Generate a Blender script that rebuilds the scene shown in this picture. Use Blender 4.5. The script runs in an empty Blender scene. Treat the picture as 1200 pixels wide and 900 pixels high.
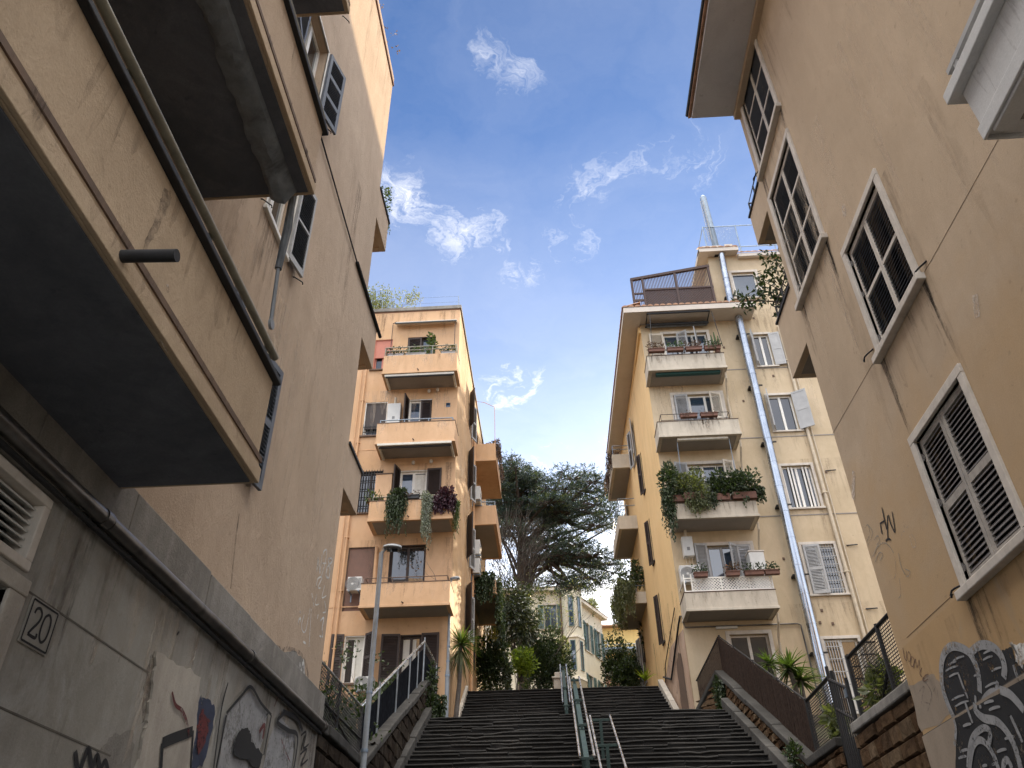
import bpy, bmesh, math, random
from mathutils import Vector, Matrix
R = random.Random(7)
rad = math.radians
scene = bpy.context.scene
COL = scene.collection

# ------------------------------------------------------------------ camera geometry (metres; eye 1.6 m above the square)
EYE = Vector((0.0, 0.0, 1.6))
CAM_ROT = Matrix(((0.99828, 0.045793, 0.036605), (0.056481, -0.583974, -0.809805), (-0.015707, 0.81048, -0.585556)))
def ray(u, v):
    return CAM_ROT @ Vector(((u - 600) / 932.0, -(v - 450) / 932.0, -1.0))
def on_x(u, v, x):
    r = ray(u, v); return EYE + r * (x / r.x)
def on_y(u, v, y):
    r = ray(u, v); return EYE + r * (y / r.y)

# ------------------------------------------------------------------ object helpers
def root_loc(o):
    while o is not None and o.parent is not None:
        o = o.parent
    return Vector(o.location) if o is not None else Vector((0, 0, 0))

def tag(o, label=None, cat=None, group=None, kind=None):
    if label: o['label'] = label
    if cat: o['category'] = cat
    if group: o['group'] = group
    if kind: o['kind'] = kind
    return o

def thing(name, label, cat, loc=(0, 0, 0), group=None):
    o = bpy.data.objects.new(name, None)
    o.empty_display_size = .2
    COL.objects.link(o)
    o.location = loc
    return tag(o, label, cat, group)

def copy_tree(o, parent=None):
    c = o.copy(); COL.objects.link(c)
    if parent is not None:
        c.parent = parent
    for ch in o.children:
        copy_tree(ch, c)
    return c

# facade frames: (a along the wall, d outwards, z up)
def FrontF(y0):
    return lambda a, d, z: (a, y0 - d, z)
def LeftF(x0):
    return lambda a, d, z: (x0 + d, a, z)
def RightF(x0):
    return lambda a, d, z: (x0 - d, a, z)

class MB:
    def __init__(s, T=None):
        s.v = []; s.f = []; s.T = T
    def add(s, vs, fs):
        b = len(s.v)
        if s.T: vs = [s.T(*p) for p in vs]
        s.v += [tuple(p) for p in vs]
        s.f += [tuple(b + i for i in f) for f in fs]
        return s
    def box(s, a0, a1, d0, d1, z0, z1):
        return s.add([(a0,d0,z0),(a1,d0,z0),(a1,d1,z0),(a0,d1,z0),(a0,d0,z1),(a1,d0,z1),(a1,d1,z1),(a0,d1,z1)],
                     [(0,3,2,1),(4,5,6,7),(0,1,5,4),(1,2,6,5),(2,3,7,6),(3,0,4,7)])
    def ob(s, c, ax, ay, az):
        c, ax, ay, az = map(Vector, (c, ax, ay, az))
        return s.add([c-ax-ay-az, c+ax-ay-az, c+ax+ay-az, c-ax+ay-az, c-ax-ay+az, c+ax-ay+az, c+ax+ay+az, c-ax+ay+az],
                     [(0,3,2,1),(4,5,6,7),(0,1,5,4),(1,2,6,5),(2,3,7,6),(3,0,4,7)])
    def quad(s, *p):
        return s.add(list(p), [tuple(range(len(p)))])
    def prism(s, poly, vec):
        n = len(poly); vec = Vector(vec)
        vs = [Vector(p) for p in poly] + [Vector(p) + vec for p in poly]
        fs = [tuple(range(n))[::-1], tuple(range(n, 2*n))] + [(i, (i+1) % n, n+(i+1) % n, n+i) for i in range(n)]
        return s.add(vs, fs)
    def tube(s, pts, r, n=8, cap=True):
        pts = [Vector(p) for p in pts]
        rs = r if isinstance(r, (list, tuple)) else [r] * len(pts)
        vs = []; up = None
        for i, p in enumerate(pts):
            a = pts[max(i-1, 0)]; b = pts[min(i+1, len(pts)-1)]
            t = (b - a)
            if t.length < 1e-9: t = Vector((0, 0, 1))
            t.normalize()
            if up is None:
                up = Vector((0, 0, 1)) if abs(t.z) < .9 else Vector((1, 0, 0))
            x = t.cross(up)
            if x.length < 1e-6: x = t.orthogonal()
            x.normalize(); y = x.cross(t); up = y
            for k in range(n):
                q = 2*math.pi*k/n
                vs.append(p + (x*math.cos(q) + y*math.sin(q))*rs[i])
        fs = []
        for i in range(len(pts)-1):
            for k in range(n):
                a = i*n+k; b = i*n+(k+1) % n
                fs.append((a, b, b+n, a+n))
        if cap:
            fs.append(tuple(range(n))[::-1]); fs.append(tuple(range((len(pts)-1)*n, len(pts)*n)))
        return s.add(vs, fs)
    def lathe(s, c, prof, n=16):
        c = Vector(c); vs = []; fs = []
        for (r, z) in prof:
            for k in range(n):
                q = 2*math.pi*k/n; vs.append(c + Vector((r*math.cos(q), r*math.sin(q), z)))
        for i in range(len(prof)-1):
            for k in range(n):
                a = i*n+k; b = i*n+(k+1) % n
                fs.append((a, b, b+n, a+n))
        fs.append(tuple(range(n))[::-1]); fs.append(tuple(range((len(prof)-1)*n, len(prof)*n)))
        return s.add(vs, fs)
    def build(s, name, mat, parent=None, smooth=False, bevel=0, fix=True, loc=None):
        off = root_loc(parent) if parent is not None else Vector(loc or (0, 0, 0))
        me = bpy.data.meshes.new(name)
        me.from_pydata([(x-off.x, y-off.y, z-off.z) for x, y, z in s.v], [], s.f)
        if fix:
            bm = bmesh.new(); bm.from_mesh(me); bmesh.ops.recalc_face_normals(bm, faces=bm.faces[:]); bm.to_mesh(me); bm.free()
        if smooth:
            me.polygons.foreach_set('use_smooth', [True]*len(me.polygons))
            try: me.set_sharp_from_angle(angle=rad(40))
            except Exception: pass
        me.materials.append(mat)
        o = bpy.data.objects.new(name, me); COL.objects.link(o)
        if parent is not None: o.parent = parent
        elif loc: o.location = loc
        if bevel:
            m = o.modifiers.new('edge', 'BEVEL'); m.width = bevel; m.segments = 2; m.limit_method = 'ANGLE'; m.angle_limit = rad(50)
        return o

def wall_cells(mb, a0, a1, z0, z1, holes, depth=.22, d=0):
    """one facade sheet at offset d with rectangular openings and their reveals"""
    A = sorted({a0, a1} | {h[0] for h in holes} | {h[1] for h in holes}); A = [a for a in A if a0 <= a <= a1]
    Z = sorted({z0, z1} | {h[2] for h in holes} | {h[3] for h in holes}); Z = [z for z in Z if z0 <= z <= z1]
    for i in range(len(A)-1):
        for j in range(len(Z)-1):
            ca = (A[i]+A[i+1])/2; cz = (Z[j]+Z[j+1])/2
            if any(h[0] < ca < h[1] and h[2] < cz < h[3] for h in holes): continue
            mb.quad((A[i], d, Z[j]), (A[i+1], d, Z[j]), (A[i+1], d, Z[j+1]), (A[i], d, Z[j+1]))
    for h in holes:
        b0, b1, c0, c1 = h[:4]; e = d - depth
        mb.quad((b0, d, c0), (b0, e, c0), (b0, e, c1), (b0, d, c1))
        mb.quad((b1, d, c0), (b1, e, c0), (b1, e, c1), (b1, d, c1))
        mb.quad((b0, d, c1), (b0, e, c1), (b1, e, c1), (b1, d, c1))
        mb.quad((b0, d, c0), (b0, e, c0), (b1, e, c0), (b1, d, c0))

# ------------------------------------------------------------------ materials
def nt(name):
    m = bpy.data.materials.new(name); m.use_nodes = True
    t = m.node_tree; t.nodes.clear()
    return m, t
class NB:
    """tiny node builder"""
    def __init__(s, t): s.t = t
    def n(s, typ, **kw):
        nd = s.t.nodes.new(typ)
        for k, v in kw.items():
            if k.startswith('_'): setattr(nd, k[1:], v)
        return nd
    def l(s, a, b): s.t.links.new(a, b)
    def noise(s, vec, scale, detail=6, rough=.6, dist=0):
        nd = s.n('ShaderNodeTexNoise'); nd.inputs['Scale'].default_value = scale; nd.inputs['Detail'].default_value = detail
        nd.inputs['Roughness'].default_value = rough; nd.inputs['Distortion'].default_value = dist
        s.l(vec, nd.inputs['Vector']); return nd.outputs['Fac']
    def ramp(s, fac, stops):
        nd = s.n('ShaderNodeValToRGB'); s.l(fac, nd.inputs[0]); e = nd.color_ramp.elements
        while len(e) < len(stops): e.new(.5)
        for el, (p, c) in zip(e, stops):
            el.position = p; el.color = tuple(c) + (1,) if len(c) == 3 else c
        return nd.outputs['Color']
    def mixc(s, fac, a, b, mode='MIX'):
        nd = s.n('ShaderNodeMix', _data_type='RGBA', _blend_type=mode)
        for sock, val in ((nd.inputs[0], fac), (nd.inputs[6], a), (nd.inputs[7], b)):
            if hasattr(val, 'is_output'): s.l(val, sock)
            elif isinstance(val, (int, float)): sock.default_value = val
            else: sock.default_value = tuple(val) + (1,) if len(val) == 3 else val
        return nd.outputs[2]
    def math(s, op, a, b=None, clamp=False):
        nd = s.n('ShaderNodeMath', _operation=op, _use_clamp=clamp)
        for sock, val in zip(nd.inputs, (a, b)):
            if val is None: continue
            if hasattr(val, 'is_output'): s.l(val, sock)
            else: sock.default_value = val
        return nd.outputs[0]
    def maprange(s, v, a, b, c=0, d=1):
        nd = s.n('ShaderNodeMapRange'); s.l(v, nd.inputs[0])
        for i, x in zip((1, 2, 3, 4), (a, b, c, d)): nd.inputs[i].default_value = x
        return nd.outputs[0]
    def mapping(s, vec, scale=(1, 1, 1), loc=(0, 0, 0), rot=(0, 0, 0)):
        nd = s.n('ShaderNodeMapping'); s.l(vec, nd.inputs[0])
        nd.inputs['Location'].default_value = loc; nd.inputs['Scale'].default_value = scale; nd.inputs['Rotation'].default_value = rot
        return nd.outputs[0]
    def bump(s, h, strength, dist=.01):
        nd = s.n('ShaderNodeBump'); nd.inputs['Strength'].default_value = strength; nd.inputs['Distance'].default_value = dist
        s.l(h, nd.inputs['Height']); return nd.outputs[0]
    def out(s, col, rough=.8, metal=0, normal=None, spec=.4, **kw):
        p = s.n('ShaderNodeBsdfPrincipled'); o = s.n('ShaderNodeOutputMaterial')
        if hasattr(col, 'is_output'): s.l(col, p.inputs['Base Color'])
        else: p.inputs['Base Color'].default_value = tuple(col) + (1,)
        if hasattr(rough, 'is_output'): s.l(rough, p.inputs['Roughness'])
        else: p.inputs['Roughness'].default_value = rough
        p.inputs['Metallic'].default_value = metal
        p.inputs['Specular IOR Level'].default_value = spec
        if normal is not None: s.l(normal, p.inputs['Normal'])
        for k, v in kw.items(): p.inputs[k].default_value = v
        s.l(p.outputs[0], o.inputs[0]); return p

def sc(c, k): return tuple(x*k for x in c)

def plaster(name, c, light=None, dark=None, bump=.35, streak=.35, blot=.5, grain=55, stain=None, low=None):
    m, t = nt(name); b = NB(t)
    pos = b.n('ShaderNodeNewGeometry').outputs['Position']
    light = light or sc(c, 1.18); dark = dark or sc(c, .72)
    big = b.noise(pos, .45, 7, .62, .6)
    col = b.ramp(big, [(.30, dark), (.5, c), (.70, light)])
    mid = b.noise(b.mapping(pos, (1, 1, .6), (3, 1, 5)), 2.6, 7, .68, 1.0)
    col = b.mixc(b.maprange(mid, .3, .7, blot*.55, 0), col, sc(dark, .88))
    col = b.mixc(blot, c, col)
    st = b.noise(b.mapping(pos, (2.2, 2.2, .16)), 1.1, 6, .65, .3)
    col = b.mixc(b.maprange(st, .5, .78, 0, streak), col, sc(dark, .72))
    col = b.mixc(b.maprange(b.noise(b.mapping(pos, (1, 1, .45), (4, 7, 2)), 1.7, 8, .7, .8), .55, .75, 0, streak*.8), col, sc(light, 1.12))
    if low:   # older ochre paint showing through towards the bottom of the wall, with a ragged edge
        zz = b.n('ShaderNodeSeparateXYZ'); b.l(pos, zz.inputs[0])
        wob = b.math('ADD', b.math('MULTIPLY', b.noise(pos, .55, 6, .6, .5), 6.0), b.math('MULTIPLY', b.noise(pos, 3, 6, .65), 1.2))
        col = b.mixc(b.maprange(b.math('ADD', zz.outputs['Z'], b.math('SUBTRACT', wob, 3.6)), low[1], low[2]), col, low[0])
    if stain:
        s2 = b.noise(b.mapping(pos, (1, 1, .7), (9, 3, 1)), .9, 8, .72, 1.2)
        col = b.mixc(b.maprange(s2, .54, .7, 0, .75), col, stain)
    fine = b.noise(pos, grain, 5, .7)
    col = b.mixc(b.maprange(fine, .35, .7, .22, 0), col, sc(dark, .6))
    spots = b.noise(pos, 9, 3, .5)
    col = b.mixc(b.maprange(spots, .68, .74, 0, .35), col, sc(dark, .55))
    tw = b.noise(b.mapping(pos, (1, 1, .5)), 7, 6, .65, .8)
    h = b.math('ADD', b.math('MULTIPLY', fine, .35), tw)
    b.out(col, .9, normal=b.bump(h, bump, .02), spec=.25)
    return m

def simple(name, c, rough=.6, metal=0, var=.25, scale=6, bump=.1, spec=.4, bscale=None, grime=None, worn=None):
    m, t = nt(name); b = NB(t)
    pos = b.n('ShaderNodeTexCoord').outputs['Object']
    n1 = b.noise(pos, scale, 6, .65, .4)
    col = b.ramp(n1, [(.3, sc(c, 1-var)), (.7, sc(c, 1+var))])
    if grime:
        g = b.noise(b.mapping(pos, (1, 1, .3)), 3.2, 7, .7, .6)
        col = b.mixc(b.maprange(g, .5, .7, 0, .7), col, grime)
    rg = b.maprange(n1, .3, .7, max(.03, rough-.1), min(1, rough+.1))
    pr = b.out(col, rg, metal, b.bump(b.noise(pos, bscale or scale*6, 5, .6), bump, .01), spec)
    if worn:   # thin sprayed or rubbed paint: the wall shows through in places
        wn = b.math('ADD', b.math('MULTIPLY', b.noise(pos, 22, 6, .7), .6), b.math('MULTIPLY', b.noise(b.mapping(pos, (1, 1, .6)), 4, 5, .6, .5), .5))
        b.l(b.maprange(wn, worn[0], worn[1]), pr.inputs['Alpha'])
    return m

def leafmat(name, c1, c2, trans=.35, rough=.5, spec=.4):
    m, t = nt(name); b = NB(t)
    rnd = b.n('ShaderNodeNewGeometry').outputs['Random Per Island']
    pos = b.n('ShaderNodeNewGeometry').outputs['Position']
    cl = b.noise(pos, 1.3, 3, .5)
    f = b.math('ADD', b.math('MULTIPLY', rnd, .6), b.math('MULTIPLY', cl, .5), True)
    col = b.ramp(f, [(.15, c1), (.95, c2)])
    p = b.n('ShaderNodeBsdfPrincipled'); b.l(col, p.inputs['Base Color']); p.inputs['Roughness'].default_value = rough
    p.inputs['Specular IOR Level'].default_value = spec
    tr = b.n('ShaderNodeBsdfTranslucent'); b.l(b.mixc(1, col, (1.6, 1.7, .6), 'MULTIPLY'), tr.inputs[0])
    mx = b.n('ShaderNodeMixShader'); mx.inputs[0].default_value = trans
    b.l(p.outputs[0], mx.inputs[1]); b.l(tr.outputs[0], mx.inputs[2])
    o = b.n('ShaderNodeOutputMaterial'); b.l(mx.outputs[0], o.inputs[0])
    return m

def brickmat(name, c1, c2, mortar, bw, bh, axis='yz', bump=1.0, msize=.03):
    m, t = nt(name); b = NB(t)
    pos = b.n('ShaderNodeNewGeometry').outputs['Position']
    sp = b.n('ShaderNodeSeparateXYZ'); b.l(pos, sp.inputs[0])
    cb = b.n('ShaderNodeCombineXYZ')
    b.l(b.math('ADD', sp.outputs['Y'], sp.outputs['X']), cb.inputs[0]); b.l(sp.outputs['Z'], cb.inputs[1])
    wob = b.n('ShaderNodeTexNoise'); wob.inputs['Scale'].default_value = 1.6; wob.inputs['Detail'].default_value = 4; b.l(pos, wob.inputs['Vector'])
    vm = b.n('ShaderNodeVectorMath', _operation='MULTIPLY_ADD'); b.l(wob.outputs['Color'], vm.inputs[0]); vm.inputs[1].default_value = (.22, .16, 0); b.l(cb.outputs[0], vm.inputs[2])
    br = b.n('ShaderNodeTexBrick'); b.l(vm.outputs[0], br.inputs['Vector'])
    br.inputs['Scale'].default_value = 1; br.inputs['Brick Width'].default_value = bw; br.inputs['Row Height'].default_value = bh
    br.inputs['Mortar Size'].default_value = msize; br.inputs['Mortar Smooth'].default_value = .6; br.inputs['Bias'].default_value = 0
    br.inputs['Color1'].default_value = c1 + (1,); br.inputs['Color2'].default_value = c2 + (1,); br.inputs['Mortar'].default_value = mortar + (1,)
    n = b.noise(pos, 6, 8, .7, .5)
    col = b.mixc(b.maprange(n, .35, .7, .6, 0), br.outputs['Color'], sc(c1, .35))
    col = b.mixc(b.maprange(b.noise(pos, .7, 5), .5, .7, 0, .6), col, sc(mortar, .7))
    h = b.math('ADD', b.math('MULTIPLY', br.outputs['Fac'], -1.0), b.math('MULTIPLY', n, .9))
    b.out(col, .95, normal=b.bump(h, bump, .05), spec=.15)
    return m

def blockmat(name, cols, bump=1.0):
    m, t = nt(name); b = NB(t)
    geo = b.n('ShaderNodeNewGeometry'); pos = geo.outputs['Position']
    n = b.noise(pos, 5, 8, .7, .6); k = len(cols)
    base = b.ramp(b.math('ADD', b.math('MULTIPLY', geo.outputs['Random Per Island'], .8), b.math('MULTIPLY', b.noise(pos, 1.2, 3), .25)), [(.1+.8*i/(k-1), c) for i, c in enumerate(cols)])
    col = b.mixc(b.maprange(n, .32, .66, .75, 0), base, sc(cols[0], .35))
    b.out(col, .95, normal=b.bump(b.math('ADD', n, b.math('MULTIPLY', b.noise(pos, 28, 6, .7), .35)), bump, .05), spec=.03)
    return m
M = {}
M['tuff_block'] = blockmat('tuff_block', [(.06, .038, .024), (.16, .10, .058), (.11, .062, .034), (.20, .14, .088)])
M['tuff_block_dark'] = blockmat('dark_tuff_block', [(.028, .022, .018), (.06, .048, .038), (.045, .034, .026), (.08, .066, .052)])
M['left_plaster'] = plaster('tan_plaster', (.50, .38, .275), (.56, .435, .32), (.385, .29, .205), bump=.7, streak=.22, blot=.8)
M['left_base'] = plaster('grey_plinth_plaster', (.36, .345, .31), (.45, .44, .405), (.22, .205, .175), bump=.35, streak=.3, blot=1, stain=(.40, .40, .375))
M['left_parapet'] = plaster('tan_parapet_plaster', (.50, .385, .265), (.56, .44, .315), (.37, .28, .19), bump=.5, streak=.25, blot=.8)
M['right_plaster'] = plaster('beige_plaster', (.50, .385, .27), (.55, .43, .31), (.42, .32, .22), bump=.25, streak=.14, blot=.8, low=((.48, .325, .175), 7.4, 4.4))
M['right_base'] = plaster('ochre_repaint', (.49, .325, .165), (.53, .37, .21), (.42, .275, .14), bump=.2, streak=.2, blot=.8, stain=(.36, .29, .21))
M['right_plinth'] = plaster('greyish_plinth', (.36, .29, .22), None, None, bump=.3, streak=.4, blot=.9, stain=(.27, .24, .2))
M['orange'] = plaster('orange_plaster', (.64, .415, .25), (.70, .475, .305), (.50, .31, .17), bump=.2, streak=.4, blot=.7, stain=(.62, .39, .21))
M['orange_side'] = plaster('worn_orange_plaster', (.60, .40, .22), (.68, .50, .32), (.45, .28, .15), bump=.4, streak=.6, blot=.9, stain=(.60, .50, .38))
M['yellow'] = plaster('cream_plaster', (.57, .455, .31), (.62, .505, .36), (.44, .345, .225), bump=.2, streak=.4, blot=.8)
M['yellow_side'] = plaster('ochre_plaster', (.82, .585, .30), (.84, .62, .35), (.70, .49, .245), bump=.2, streak=.35, blot=.7)
M['parapet_white'] = plaster('off_white_balcony', (.56, .50, .41), (.62, .56, .47), (.42, .37, .30), bump=.2, streak=.75, blot=.9)
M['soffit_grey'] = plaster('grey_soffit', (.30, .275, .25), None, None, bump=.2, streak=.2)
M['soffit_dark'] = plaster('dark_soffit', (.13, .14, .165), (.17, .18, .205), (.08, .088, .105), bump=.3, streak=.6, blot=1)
M['eave'] = plaster('eave_plaster', (.60, .54, .48), None, None, bump=.1, streak=.15)
M['eave_grey'] = plaster('grey_eave_plaster', (.55, .54, .55), None, None, bump=.1, streak=.3)
M['marble'] = plaster('white_balcony_plaster', (.68, .68, .68), (.76, .76, .76), (.50, .50, .50), bump=.2, streak=.3)
M['travertine'] = plaster('travertine', (.50, .46, .40), (.62, .58, .5), (.30, .27, .23), bump=.5, streak=.5, blot=1)
M['coping'] = plaster('stone_coping', (.30, .28, .25), (.40, .38, .35), (.12, .11, .095), bump=.7, streak=.5, blot=1)
M['brown_trim'] = simple('brown_trim', (.13, .085, .06), .8)
M['tuff'] = brickmat('tuff_blocks', (.17, .105, .06), (.115, .08, .055), (.04, .035, .03), .55, .27, bump=1.0, msize=.02)
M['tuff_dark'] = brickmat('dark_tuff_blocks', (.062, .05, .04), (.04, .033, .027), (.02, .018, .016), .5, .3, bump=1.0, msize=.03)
M['coping_dark'] = plaster('dark_stone_coping', (.07, .066, .06), (.13, .122, .112), (.028, .026, .023), bump=.8, streak=.5, blot=1)
M['step'] = plaster('basalt_step', (.018, .017, .017), (.036, .034, .032), (.011, .0105, .010), bump=.8, streak=.2, blot=1, grain=30)
M['nosing'] = plaster('worn_skylit_nosing', (.028, .027, .025), (.062, .058, .053), (.014, .013, .012), bump=.6, streak=.3, blot=1, grain=30)  # lighter colour stands in for sky light caught by the worn edges
M['paving'] = plaster('stone_paving', (.12, .115, .105), None, None, bump=.6)
M['soil'] = plaster('garden_soil', (.07, .055, .035), (.08, .09, .04), (.04, .03, .02), bump=1, blot=1)
M['iron'] = simple('black_iron', (.018, .017, .017), .55, .3, .3, 12)
M['dark_rail'] = simple('dark_rail', (.03, .031, .034), .6, .2, .3, 9)
M['olive_rail'] = simple('olive_painted_rail', (.23, .215, .165), .5, .1, .2, 9, grime=(.12, .11, .09))
M['galv'] = simple('galvanised_steel', (.22, .27, .33), .5, .6, .18, 5)
M['lamp_pole'] = simple('grey_painted_pole', (.24, .26, .28), .6, .3, .25, 4, grime=(.13, .13, .13))
M['steel'] = simple('stainless_steel', (.66, .65, .63), .3, 1, .12, 4, .03)
M['duct'] = simple('bright_duct_steel', (.40, .44, .50), .25, 1, .1, 3, .05)
M['green_metal'] = simple('dark_green_metal', (.012, .03, .026), .55, .1, .3)
M['pipe_dark'] = simple('dark_metal_pipe', (.17, .16, .15), .38, .85, .4, 2.5, .15, grime=(.05, .045, .04))
M['pipe_cream'] = simple('cream_painted_pipe', (.52, .44, .33), .7, 0, .15)
M['pipe_orange'] = simple('orange_painted_pipe', (.58, .35, .19), .7, 0, .15)
M['white_paint'] = simple('white_frame_paint', (.74, .72, .67), .55, 0, .08, 4, .05)
M['casing'] = simple('pale_stone_casing', (.55, .50, .44), .8, 0, .14, 5, .2, grime=(.36, .31, .26))
M['shutter_grey'] = simple('grey_shutter_paint', (.36, .36, .36), .6, 0, .15, 4)
M['shutter_beige'] = simple('beige_shutter_paint', (.58, .52, .43), .6, 0, .12, 4)
M['shutter_brown'] = simple('dark_brown_shutter', (.045, .032, .028), .6, 0, .25, 5)
M['shutter_old'] = simple('weathered_shutter', (.35, .32, .285), .8, 0, .25, 7, .5, grime=(.24, .2, .17))
M['slat_dark'] = simple('dark_louvre', (.14, .13, .125), .7, 0, .3, 8)
M['shutter_black'] = simple('black_shutter', (.10, .112, .135), .6, 0, .3, 5)
M['roller'] = simple('brown_roller_blind', (.17, .095, .07), .7, 0, .15, 4)
M['roller_red'] = simple('red_roller_blind', (.45, .17, .12), .7, 0, .12, 4)
M['plastic'] = simple('white_plastic', (.55, .545, .52), .45, 0, .08, 3, .02)
M['plastic_grey'] = simple('grey_grille', (.18, .18, .18), .5)
M['terracotta'] = simple('terracotta', (.15, .075, .055), .8, 0, .25, 9)
M['tile'] = simple('roof_tiles', (.33, .19, .12), .85, 0, .4, 9, .4)
M['awning_grey'] = simple('grey_awning_canvas', (.15, .165, .18), .85, 0, .3, 5, .4, grime=(.03, .032, .035))
M['awning_white'] = simple('pale_awning_canvas', (.6, .57, .5), .8, 0, .15, 6)
M['awning_green'] = simple('green_awning_canvas', (.02, .075, .075), .8, 0, .2)
M['wood_brown'] = simple('brown_wood_trellis', (.05, .028, .025), .7, 0, .3, 9)
M['reed'] = simple('dark_reed_screen', (.045, .031, .025), 1, 0, .5, 14, .6, spec=.05)
M['flash'] = simple('copper_brown_flashing', (.16, .075, .045), .7, .2, .2)
M['curtain'] = simple('white_curtain', (.62, .60, .54), .9, 0, .1, 5, .2)
M['bark'] = simple('cedar_bark', (.05, .038, .03), .95, 0, .4, 5, .8)
M['bark_grey'] = simple('grey_bark', (.12, .105, .092), .95, 0, .35, 6, .6)
M['twig'] = simple('dark_twig', (.06, .052, .045), .95, 0, .35, 6, .4)
M['black_paint'] = simple('black_spray_paint', (.018, .018, .019), .85, 0, .4, 4)
M['black_worn'] = simple('worn_black_spray', (.02, .02, .021), .85, 0, .4, 4, worn=(.38, .50))
M['screen'] = simple('black_shade_mesh', (.014, .015, .018), 1, 0, .5, 7, .5, spec=0)
M['grey_paint'] = simple('silver_spray_paint', (.28, .28, .28), .75, 0, .22, 5, worn=(.38, .54))
M['white_chalk'] = simple('pale_spray_paint', (.60, .59, .56), .9, 0, .2, 6, worn=(.40, .56))
M['blue_paint'] = simple('blue_spray_paint', (.035, .045, .08), .9, 0, .4, 5, worn=(.38, .52))
M['red_paint'] = simple('red_spray_paint', (.11, .025, .025), .9, 0, .4, 5, worn=(.38, .55))
M['teal_paint'] = simple('faded_teal_paint', (.25, .25, .215), .9, 0, .1, 5, worn=(.42, .6))
M['brown_paint'] = simple('brown_marker', (.16, .095, .065), .9, 0, .3, 5, worn=(.4, .55))
M['soot'] = simple('soot_stain', (.10, .085, .075), .95, 0, .35, 5, worn=(.46, .80))
def dripmat(name, c, amount):
    m, t = nt(name); b = NB(t)
    pos = b.n('ShaderNodeNewGeometry').outputs['Position']
    n = b.noise(b.mapping(pos, (7, 7, .8)), 2.2, 7, .65, .3); f = b.noise(pos, 14, 6, .7)
    pr = b.out(c, .95, spec=.1); b.l(b.math('MULTIPLY', b.maprange(b.math('ADD', b.math('MULTIPLY', n, .7), b.math('MULTIPLY', f, .3)), .42, .68), amount), pr.inputs['Alpha'])
    return m
M['drip'] = dripmat('rain_streak', (.09, .07, .055), .34)
M['drip_soft'] = dripmat('soft_rain_streak', (.16, .115, .08), .2)
M['bleach'] = dripmat('bleached_patch', (.66, .55, .43), .25)
M['repair'] = simple('filler_repair', (.60, .51, .42), .95, 0, .08, 5, worn=(.44, .66))
M['joint'] = simple('dark_joint', (.10, .09, .075), .95)
M['villa'] = plaster('villa_plaster', (.62, .58, .46), None, None, bump=.1, streak=.15)
M['villa_trim'] = simple('villa_trim', (.66, .62, .52), .8)
M['villa_shutter'] = simple('green_villa_shutter', (.10, .16, .155), .7)
M['far_yellow'] = plaster('far_yellow_plaster', (.68, .50, .20), None, None)
M['far_pink'] = plaster('far_pink_plaster', (.50, .28, .19), None, None)

def glassmat(name, c, rough=.03, spec=.9):
    m, t = nt(name); b = NB(t)
    pos = b.n('ShaderNodeTexCoord').outputs['Object']
    b.out(c, rough, 0, b.bump(b.noise(pos, 1.4, 2, .5), .08, .02), spec, **{'IOR': 1.7})
    return m
M['glass'] = glassmat('window_glass', (.02, .022, .025))
M['glass_sky'] = glassmat('sky_reflecting_glass', (.03, .05, .08), .02, 1.0)
M['dark_void'] = simple('dark_interior', (.012, .012, .013), .9)

M['leaf_dark'] = leafmat('dark_leaf', (.012, .022, .010), (.05, .075, .025), .25)
M['leaf_mid'] = leafmat('mid_leaf', (.03, .05, .015), (.09, .13, .04), .4)
M['leaf_olive'] = leafmat('olive_leaf', (.06, .075, .035), (.17, .18, .09), .4)
M['leaf_bright'] = leafmat('bright_leaf', (.07, .11, .02), (.20, .24, .05), .6)
M['leaf_yellow'] = leafmat('yellow_leaf', (.16, .14, .03), (.34, .28, .07), .55)
M['leaf_grey'] = leafmat('grey_green_leaf', (.13, .15, .12), (.24, .26, .21), .3)
M['leaf_purple'] = leafmat('purple_leaf', (.02, .008, .014), (.07, .02, .035), .2)
M['leaf_rust'] = leafmat('rust_leaf', (.05, .03, .024), (.13, .075, .055), .3)
M['leaf_ivy'] = leafmat('glossy_ivy_leaf', (.03, .045, .025), (.10, .12, .07), .2, .22, .9)
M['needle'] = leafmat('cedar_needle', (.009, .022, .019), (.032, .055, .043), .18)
M['needle_lit'] = leafmat('cedar_needle_sunlit', (.03, .045, .02), (.085, .10, .045), .35)  # sunlight put into the colour: lighter copy of the needle tone
M['flower'] = leafmat('pink_flower', (.28, .06, .08), (.45, .22, .2), .3)
SKY_STRENGTH = .05
SUN_ENERGY = 4.0
EXPOSURE = 1.68
CLOUD_LOW, CLOUD_HIGH = 15.0, 8.5
HAZE_LOW = .40
SKY_TINT = (.82, 1.05, 1.38)
BACK_FILL = 60.0
BACK_FAC = .16
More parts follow.
